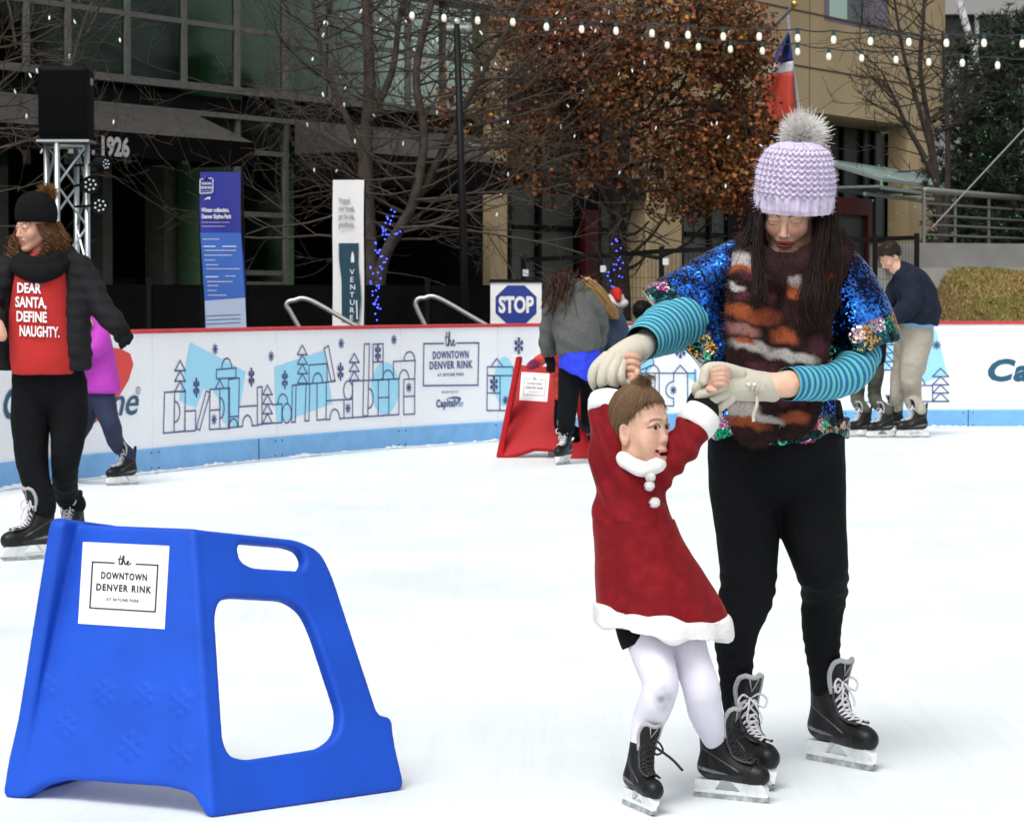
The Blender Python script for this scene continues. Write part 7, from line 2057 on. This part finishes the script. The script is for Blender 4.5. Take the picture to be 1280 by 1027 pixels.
hat1 = m.build('beanie', mat('black rib knit', (.007, .007, .008), .95, bump=(160, .8, .003), spec=.1), p1, smooth=True)
pc = h1.w((-.03, -.075, .165)); n = 1500; d = rg.normal(size=(n, 3)); d /= np.linalg.norm(d, axis=1)[:, None]
hair('pompom', np.stack([pc + d * .01, pc + d * .025, pc + (d + rg.normal(size=(n, 3)) * .2) * .045], 1), .0016, .0007, hcols((.22, .12, .04), n, rg, .5), hat1)
paths = []
for k in range(620):
    side = 1 if k % 5 else -1; a0 = rg.uniform(0, 1)
    if side > 0: s0 = h1.w((-.068 + .01 * rg.normal(), .035 - .13 * a0, .02)); e0 = f1.J(50 + 25 * a0 + rg.normal() * 4, 318 + 18 * rg.random(), -.12 + .16 * a0)
    else: s0 = h1.w((.068, .03 - .10 * a0, .02)); e0 = f1.J(16 + 14 * a0 + rg.normal() * 3, 318 + 14 * rg.random(), -.02)
    t = np.linspace(0, 1, 22)[:, None]; ph = rg.uniform(0, 6.28); R_ = .004 + .013 * t
    mid = s0 * (1 - t) + e0 * t + np.array([.05 * np.sign(e0[0] - h1.c[0]), 0, 0]) * np.sin(t * PI) * .7
    paths.append(mid + np.concatenate([np.cos(t * 24 + ph) * R_, np.sin(t * 24 + ph) * R_, np.sin(t * 17 + ph) * R_ * .4], 1))
cols = hcols((.07, .035, .016), len(paths), rg, .5); gm = rg.uniform(size=len(paths)) < .45; cols[gm] = cols[gm] * np.array([2.4, 2.0, 1.5])
hair('hair', np.array(paths), .0024, .0014, cols, p1)

# --- skater in the purple coat behind her
f2 = Fig(18.5)
p2 = empty('person', (f2.J(120, 600)[0], 18.5, 0), 'skater in magenta coat and navy jeans half hidden behind the woman in black', 'person')
S1 = skate(p2, G(153, 606), (-.72, -.70), .86); S2 = skate(p2, G(73, 603), (-.95, -.3), .86); a1, a2 = S1(-.045, .2), S2(-.045, .2)
h2 = Head(f2.J(92, 362, .0), frame(-1.2, .4, 0), .95)
person_body(f2, p2, h2, [([(94, 375, .02), (104, 395, .02), (118, 470, .02)], [9, 14, 16]), ([(110, 405, -.1), (92, 430, -.15), (80, 445, -.15)], [7, 6, 5])], (.55, .33, .24), h=.014, fine=.006)
cap_hair(h2, p2, (.06, .03, .015), rg, [(-.1, -.06), (-.02, -.02), (.03, .04), (.1, .075)], 500)
garment(f2, p2, 'coat', [([(106, 388, .02), (116, 420, .0), (124, 460, .0), (128, 488, .0)], [14, 20, 21, 22]), ([(122, 405, .0), (124, 430, -.1), (100, 445, -.2)], [11, 11, 8])], cloth_mat('magenta coat', (.42, .035, .42), .8), .011, cuts=[((128, 491), (0, 0, -1))], disp=wobble(.006, 18, 2))
garment(f2, p2, 'jeans', [([f2.J(126, 478, .02), f2.J(132, 510, -.03), f2.J(140, 535, -.06), f2.J(147, 556, (a1[1] - 18.5) * .8), a1 + (0, 0, .03)], [f2.r(x) for x in (17, 14, 11.5, 9.5, 9)]), ([f2.J(118, 478, .04), f2.J(106, 520, .05), f2.J(92, 550, .06), a2 + (0, 0, .03)], [f2.r(x) for x in (17, 14, 11, 9)])], M_JEANS, .010, px=False, disp=wobble(.005, 30, 2))

# --- group at the red skating aid
f3 = Fig(20.9)
p3 = empty('person', (f3.J(715, 578)[0], 20.9, 0), 'woman in grey hooded jacket and bright blue skirt bending forward, seen from behind', 'person')
S1 = skate(p3, G(704, 580), (-.35, -.94), .98); S2 = skate(p3, G(733, 562), (.3, .95), .98); a1, a2 = S1(-.045, .2), S2(-.045, .2)
h3 = Head(f3.J(706, 358, .16), frame(math.radians(165), math.radians(50), 0), 1.0)
person_body(f3, p3, h3, [([(708, 365, .12), (714, 385, .08), (722, 425, .0), (724, 440, .0)], [8, 15, 16, 13]), ([(690, 384, .1), (684, 415, .15), (688, 452, .2)], [6, 5, 4.5])], (.55, .33, .24), h=.014, fine=.006)
M_GREYJ = cloth_mat('grey marled fleece', (.085, .088, .085), .95, (16, .5, .03), (150, .6, .004), var=(120, .3))
garment(f3, p3, 'hooded_jacket', [([(708, 372, .10), (716, 395, .06), (722, 420, .0), (724, 436, .0)], [20, 27, 28, 27], .02), ([(696, 378, .10), (688, 400, .12), (684, 425, .15), (687, 448, .2)], [13, 12, 10.5, 9]), ([(734, 376, .10), (748, 400, .16), (748, 425, .25)], [13, 12, 10]), ([(700, 362, .08), (716, 360, .06), (726, 366, .08)], [8, 10, 8], .01)], M_GREYJ, .010, cuts=[((722, 441), (.15, 0, -1))], disp=lambda V, N: V + N * (.007 * wob(V, 20, 4) + .004 * np.sin(V[:, 2] * 50 + V[:, 0] * 25))[:, None])
garment(f3, p3, 'skirt', [([(724, 432, .0), (725, 452, -.02), (726, 476, -.03), (726, 488, -.03)], [22, 26, 28, 28], .01)], cloth_mat('bright blue jersey', (.012, .035, .62), .8, (12, .8, .04)), .010, cuts=[((722, 470), (-.42, 0, -.9))], disp=lambda V, N: V + N * (.004 * np.sin(V[:, 0] * 60))[:, None])
garment(f3, p3, 'leggings', [([f3.J(713, 460, .0), f3.J(710, 500, .0), f3.J(708, 530, .0), a1 + (0, 0, .06)], [f3.r(x) for x in (15, 12.5, 10.5, 10)]), ([f3.J(738, 460, .05), f3.J(738, 500, .15), f3.J(736, 530, .25), a2 + (0, 0, .06)], [f3.r(x) for x in (15, 12.5, 10, 9)])], M_TROU, .010, px=False)
garment(f3, p3, 'glove', [([(686, 446, .2), (689, 455, .2)], [6, 5.5]), ([(686, 455, .17), (684, 463, .17)], [2.4, 2], .003), ([(689, 456, .17), (688, 465, .17)], [2.4, 2], .003), ([(692, 456, .17), (692, 464, .17)], [2.4, 2], .003)], M_BLKNIT, .007)
cap_hair(h3, p3, (.045, .022, .012), rg, [(-.1, -.09), (-.02, -.06), (.03, .02), (.1, .06)], 900, grow_=1.08, r=.004)
paths = []
for k in range(420):
    s0 = h3.c + np.array([rg.normal() * .06, -.05 + rg.normal() * .05, .05 + rg.normal() * .03]); e0 = f3.J(700 + rg.normal() * 9, 386 + rg.normal() * 8, .0 + rg.normal() * .08)
    paths.append(catmull([s0, s0 * .6 + e0 * .4 + np.array([rg.normal() * .02, -.03, .03]), e0], 5))
hair('hair', np.array(paths), .004, .002, hcols((.045, .022, .012), len(paths), rg, .6), p3)

f4 = Fig(22.0)
p4 = empty('person', (f4.J(750, 570)[0], 22.0, 0), 'woman with long straight blonde hair in dark navy jacket leaning over at the red aid', 'person')
S1 = skate(p4, G(745, 566), (-.9, -.3), .95); S2 = skate(p4, G(757, 563), (-.9, .1), .95); a1, a2 = S1(-.045, .2), S2(-.045, .2)
h4 = Head(f4.J(733, 366, .0), frame(math.radians(-110), math.radians(45), 0), 1.0)
person_body(f4, p4, h4, [([(740, 375, .0), (752, 392, .0), (766, 430, .0), (768, 455, .0)], [8, 14, 15, 15])], (.6, .38, .28), h=.014, fine=.006)
garment(f4, p4, 'jacket', [([(746, 384, .02), (758, 400, .0), (766, 425, .0), (768, 450, .0)], [16, 21, 23, 22], .02), ([(752, 392, -.1), (752, 415, -.16), (744, 440, -.2)], [11, 10, 9])], cloth_mat('dark navy jacket', (.018, .035, .07), .8), .011, disp=wobble(.006, 18, 4))
garment(f4, p4, 'trousers', [([f4.J(762, 455, .0), f4.J(756, 500, .0), a1 + (0, 0, .05)], [f4.r(x) for x in (17, 12, 9)]), ([f4.J(774, 455, .05), f4.J(768, 500, .08), a2 + (0, 0, .05)], [f4.r(x) for x in (16, 12, 9)])], M_TROU, .011, px=False)
paths = []
for k in range(520):
    a0 = rg.random(); s0 = f4.J(726 + 14 * a0 + rg.normal() * 2, 352 + rg.normal() * 3 + 4 * a0, -.08 + rg.normal() * .04); e0 = f4.J(756 + 18 * rg.random(), 388 + 11 * rg.random(), -.20 + rg.normal() * .03)
    paths.append(catmull([s0, s0 * .55 + e0 * .45 + np.array([.015, -.03, .035]), e0], 5))
hair('hair', np.array(paths), .004, .0025, hcols((.27, .17, .065), len(paths), rg, .45), p4)

f5 = Fig(21.5)
p5 = empty('person', (f5.J(697, 570)[0], 21.5, 0), 'small child in coral jacket holding the red aid in front of the grey-jacketed woman', 'person')
h5 = Head(f5.J(705, 408, .15), frame(-1.3, .1, 0), .85, child=True)
S1 = skate(p5, G(694, 573) + Vector((.05, .25, 0)), (-1, .1), .7, fig='child'); S2 = skate(p5, G(702, 572) + Vector((.12, .25, 0)), (-1, -.1), .7, fig='child'); a1, a2 = S1(-.045, .2), S2(-.045, .2)
person_body(f5, p5, h5, [([(706, 420, .15), (706, 440, .15), (706, 490, .2)], [6, 9, 10])], (.6, .36, .26), h=.014, fine=.006)
cap_hair(h5, p5, (.10, .06, .03), rg, [(-.1, -.06), (-.02, -.02), (.03, .04), (.1, .075)], 400)
garment(f5, p5, 'jacket', [([(706, 428, .15), (706, 455, .15), (706, 490, .2)], [13, 15, 16]), ([(698, 434, .08), (684, 444, .02), (673, 452, .0)], [9, 8, 6.5]), ([(694, 420, .02), (690, 436, -.02), (680, 448, -.05)], [8, 8, 7])], cloth_mat('coral padded jacket', (.62, .05, .035), .7), .009, disp=lambda V, N: V + N * (.006 * np.sin(V[:, 2] * 80))[:, None])
garment(f5, p5, 'mitten', [([(674, 452, .0), (667, 455, .0), (662, 458, -.01)], [5.5, 5.5, 4]), ([(670, 451, -.02), (665, 452, -.03)], [2.6, 2.2])], cloth_mat('dark pink mitten', (.20, .015, .06), .9), .006)
garment(f5, p5, 'leggings', [([f5.J(703, 490, .2), f5.J(700, 530, .2), a1 + (0, 0, .03)], [f5.r(x) for x in (9, 7.5, 7)]), ([f5.J(710, 490, .2), f5.J(708, 530, .22), a2 + (0, 0, .03)], [f5.r(x) for x in (9, 7.5, 7)])], M_TROU, .009, px=False)

# --- bystanders beyond the boards
def bystander(px, py, D, label, jacket, hairc=None, hatf=None, yaw=0.0, sc=1.0, hunch=0):
    fg_ = Fig(D); k = FOC / D; p = empty('person', (fg_.J(px, py)[0], D, 0), label, 'person')
    h_ = Head(fg_.J(px, py), frame(yaw, .15, 0), sc)
    dx = hunch
    J_ = lambda x, y, d=0: (px + dx * min(y / .5, 1) * k * .0 + x * k, py + y * k, d)
    foot = (D * EYE * 0); zz = fg_.J(px, py)[2]
    hip = zz - .72 * sc
    legy = (zz - .05) 
    person_body(fg_, p, h_, [([J_(0, .09), J_(0, .2), J_(0, .5), J_(0, .62)], [.05 * k, .09 * k, .11 * k, .12 * k]), ([J_(-.08, .62), J_(-.09, max(zz - .1, .7))], [.08 * k, .05 * k]), ([J_(.08, .62), J_(.09, max(zz - .1, .7))], [.08 * k, .05 * k])], (.58, .36, .27), h=.02, fine=.007, eyes=False)
    garment(fg_, p, 'jacket', [([J_(0, .19), J_(0, .35), J_(0, .62)], [.12 * k, .17 * k, .17 * k], .02, Z_), ([J_(-.15, .22), J_(-.21, .42, -.03), J_(-.14, .55, -.18)], [.075 * k, .07 * k, .05 * k]), ([J_(.15, .22), J_(.21, .42, -.03), J_(.14, .55, -.18)], [.075 * k, .07 * k, .05 * k])], jacket, .014, disp=wobble(.008, 16, 3))
    garment(fg_, p, 'trousers', [([J_(-.08, .60), J_(-.09, max(zz - .04, .7))], [.11 * k, .07 * k]), ([J_(.08, .60), J_(.09, max(zz - .04, .7))], [.11 * k, .07 * k])], M_TROU, .016)
    if hairc is not None: cap_hair(h_, p, hairc, rg, [(-.1, -.10), (-.03, -.06), (.03, .04), (.1, .07)], 700, grow_=1.08, r=.003)
    if hatf: hatf(p, h_)
    return p
def santa_hat(p, h_):
    garment(Fig(29), p, 'hat_brim', [([h_.w((-.085, .05, .055)), h_.w((0, .105, .045)), h_.w((.085, .05, .055)), h_.w((.09, -.05, .06)), h_.w((0, -.11, .06)), h_.w((-.09, -.05, .06)), h_.w((-.085, .05, .055))], [.036] * 7), ([h_.w((0, 0, .06)), h_.w((0, 0, .09))], [.10, .085])], M_FUR, .008, px=False)
    garment(Fig(29), p, 'hat_cone', [([h_.w((0, 0, .11)), h_.w((.02, .02, .16)), h_.w((.05, .08, .15)), h_.w((.06, .12, .10))], [.075, .055, .042, .03])], cloth_mat('red felt', (.6, .02, .015), .9), .008, px=False)
bystander(769, 384, 29.0, 'bystander in red and white fur hat and teal jacket beyond the boards', cloth_mat('pale teal jacket', (.12, .42, .36), .8), (.25, .16, .08), santa_hat, yaw=.6)
bystander(745, 366, 29.8, 'bystander with light brown hair, just left of the red and white hat', cloth_mat('brown coat', (.10, .06, .035), .9), (.13, .08, .035), yaw=2.6)
bystander(804, 392, 28.4, 'bystander in dark clothes and dark hood beside the red and white hat', cloth_mat('dark coat', (.010, .012, .015), .9), (.012, .010, .010), yaw=2.2)

# --- man in the navy jacket
f6 = Fig(25.2)
p6 = empty('person', (f6.J(1140, 545)[0], 25.2, 0), 'man in navy jacket and pale khaki trousers looking down at a child in white hat', 'person')
S1 = skate(p6, G(1141, 547), (-.98, -.2), 1.05); S2 = skate(p6, G(1112, 542), (-.95, -.3), 1.05); a1, a2 = S1(-.045, .2), S2(-.045, .2)
h6 = Head(f6.J(1113, 321, .0), frame(math.radians(-72), math.radians(42), 0), 1.06, open_=.6)
person_body(f6, p6, h6, [([(1119, 332, .0), (1130, 342, .0), (1142, 360, .0), (1148, 395, .0)], [8.5, 10, 17, 18]), ([(1140, 352, -.15), (1128, 390, -.2), (1104, 400, -.2), (1097, 399, -.2)], [8, 6.5, 4.5, 4.5]), ([(1147, 410, .0), (1146, 460, .0)], [17, 12])], (.66, .40, .29), h=.012, fine=.005)
cap_hair(h6, p6, (.035, .022, .014), rg, [(-.1, -.05), (-.05, -.04), (-.02, -.0), (.02, .015), (.05, .060), (.1, .082)], 900, grow_=1.03, r=.0022)
M_NAVYJ = cloth_mat('navy wool jacket', (.009, .013, .026), .85, (14, .6, .03), spec=.2)
garment(f6, p6, 'jacket', [([(1132, 342, .0), (1142, 358, .0), (1148, 380, .0), (1147, 396, .0)], [14, 23, 26, 27], .02), ([(1138, 352, -.14), (1140, 375, -.2), (1126, 392, -.22), (1106, 398, -.2)], [13, 13, 11.5, 8]), ([(1124, 352, .12), (1112, 375, .14), (1102, 390, .1)], [10, 11, 8]), ([(1126, 336, .0), (1134, 340, .0)], [9.5, 11])], M_NAVYJ, .010, cuts=[((1140, 405), (-.08, 0, -1))], disp=lambda V, N: V + N * (.008 * wob(V, 16, 3) + .005 * np.sin(V[:, 2] * 42 + V[:, 0] * 34))[:, None])
garment(f6, p6, 'shirt_hem', [([(1147, 392, .0), (1147, 402, .0)], [21, 21.5])], cloth_mat('sky blue shirt', (.16, .36, .66), .8), .010, cuts=[((1147, 408.5), (-.08, 0, -1))])
M_KHAKI = cloth_mat('pale khaki twill', (.36, .33, .27), .85, (13, .7, .035))
garment(f6, p6, 'trousers', [([f6.J(1146, 398, .0), f6.J(1146, 422, .0), f6.J(1143, 450, -.06), f6.J(1139, 475, -.06), f6.J(1141, 500, -.02), a1 + (0, 0, .04)], [f6.r(x) for x in (19, 20, 16, 13, 10.5, 8.5)]), ([f6.J(1132, 412, .1), f6.J(1128, 450, .16), f6.J(1123, 475, .16), f6.J(1121, 500, .15), a2 + (0, 0, .04)], [f6.r(x) for x in (14, 11, 9.5, 8.5, 7.5)])], M_KHAKI, .010, px=False, disp=wobble(.007, 24, 3))

# --- child in olive trousers beside him
f7 = Fig(25.4)
p7 = empty('person', (f7.J(1090, 546)[0], 25.4, 0), 'child in olive trousers and white hat standing beside the man, mostly behind the sequin sleeve', 'person')
S1 = skate(p7, G(1074, 546), (-.95, -.3), .95); S2 = skate(p7, G(1101, 547), (-.95, -.3), .95); a1, a2 = S1(-.045, .2), S2(-.045, .2)
h7 = Head(f7.J(1087, 378, .0), frame(.9, .2, 0), .98)
person_body(f7, p7, h7, [([(1087, 388, .0), (1087, 400, .0), (1087, 440, .0)], [7, 12, 14])], (.6, .37, .27), h=.014, fine=.006)
garment(f7, p7, 'jacket', [([(1086, 398, .0), (1086, 420, .0), (1086, 445, .0)], [18, 21, 21]), ([(1070, 402, -.05), (1068, 425, -.1), (1078, 436, -.2)], [9, 9, 7])], M_BLKCLOTH, .011, disp=wobble(.006, 18, 3))
garment(f7, p7, 'trousers', [([f7.J(1079, 440, .0), f7.J(1074, 470, -.03), f7.J(1072, 500, .0), a1 + (0, 0, .05)], [f7.r(x) for x in (12, 9.5, 8, 7)]), ([f7.J(1094, 440, .0), f7.J(1094, 470, -.03), f7.J(1094, 500, .0), a2 + (0, 0, .05)], [f7.r(x) for x in (12, 9.5, 8, 7)])], cloth_mat('olive cloth', (.065, .068, .050), .9), .010, px=False, disp=wobble(.007, 24, 3))
garment(f7, p7, 'white_hat', [([(1086, 368, .0), (1092, 366, .0), (1099, 371, -.02)], [12, 12, 9.5]), ([(1104, 374, -.03), (1108, 372, -.03)], [4, 3]), ([(1084, 352, .0), (1088, 364, .0)], [2, 5])], M_FUR, .008, disp=wobble(.003, 40, 3))
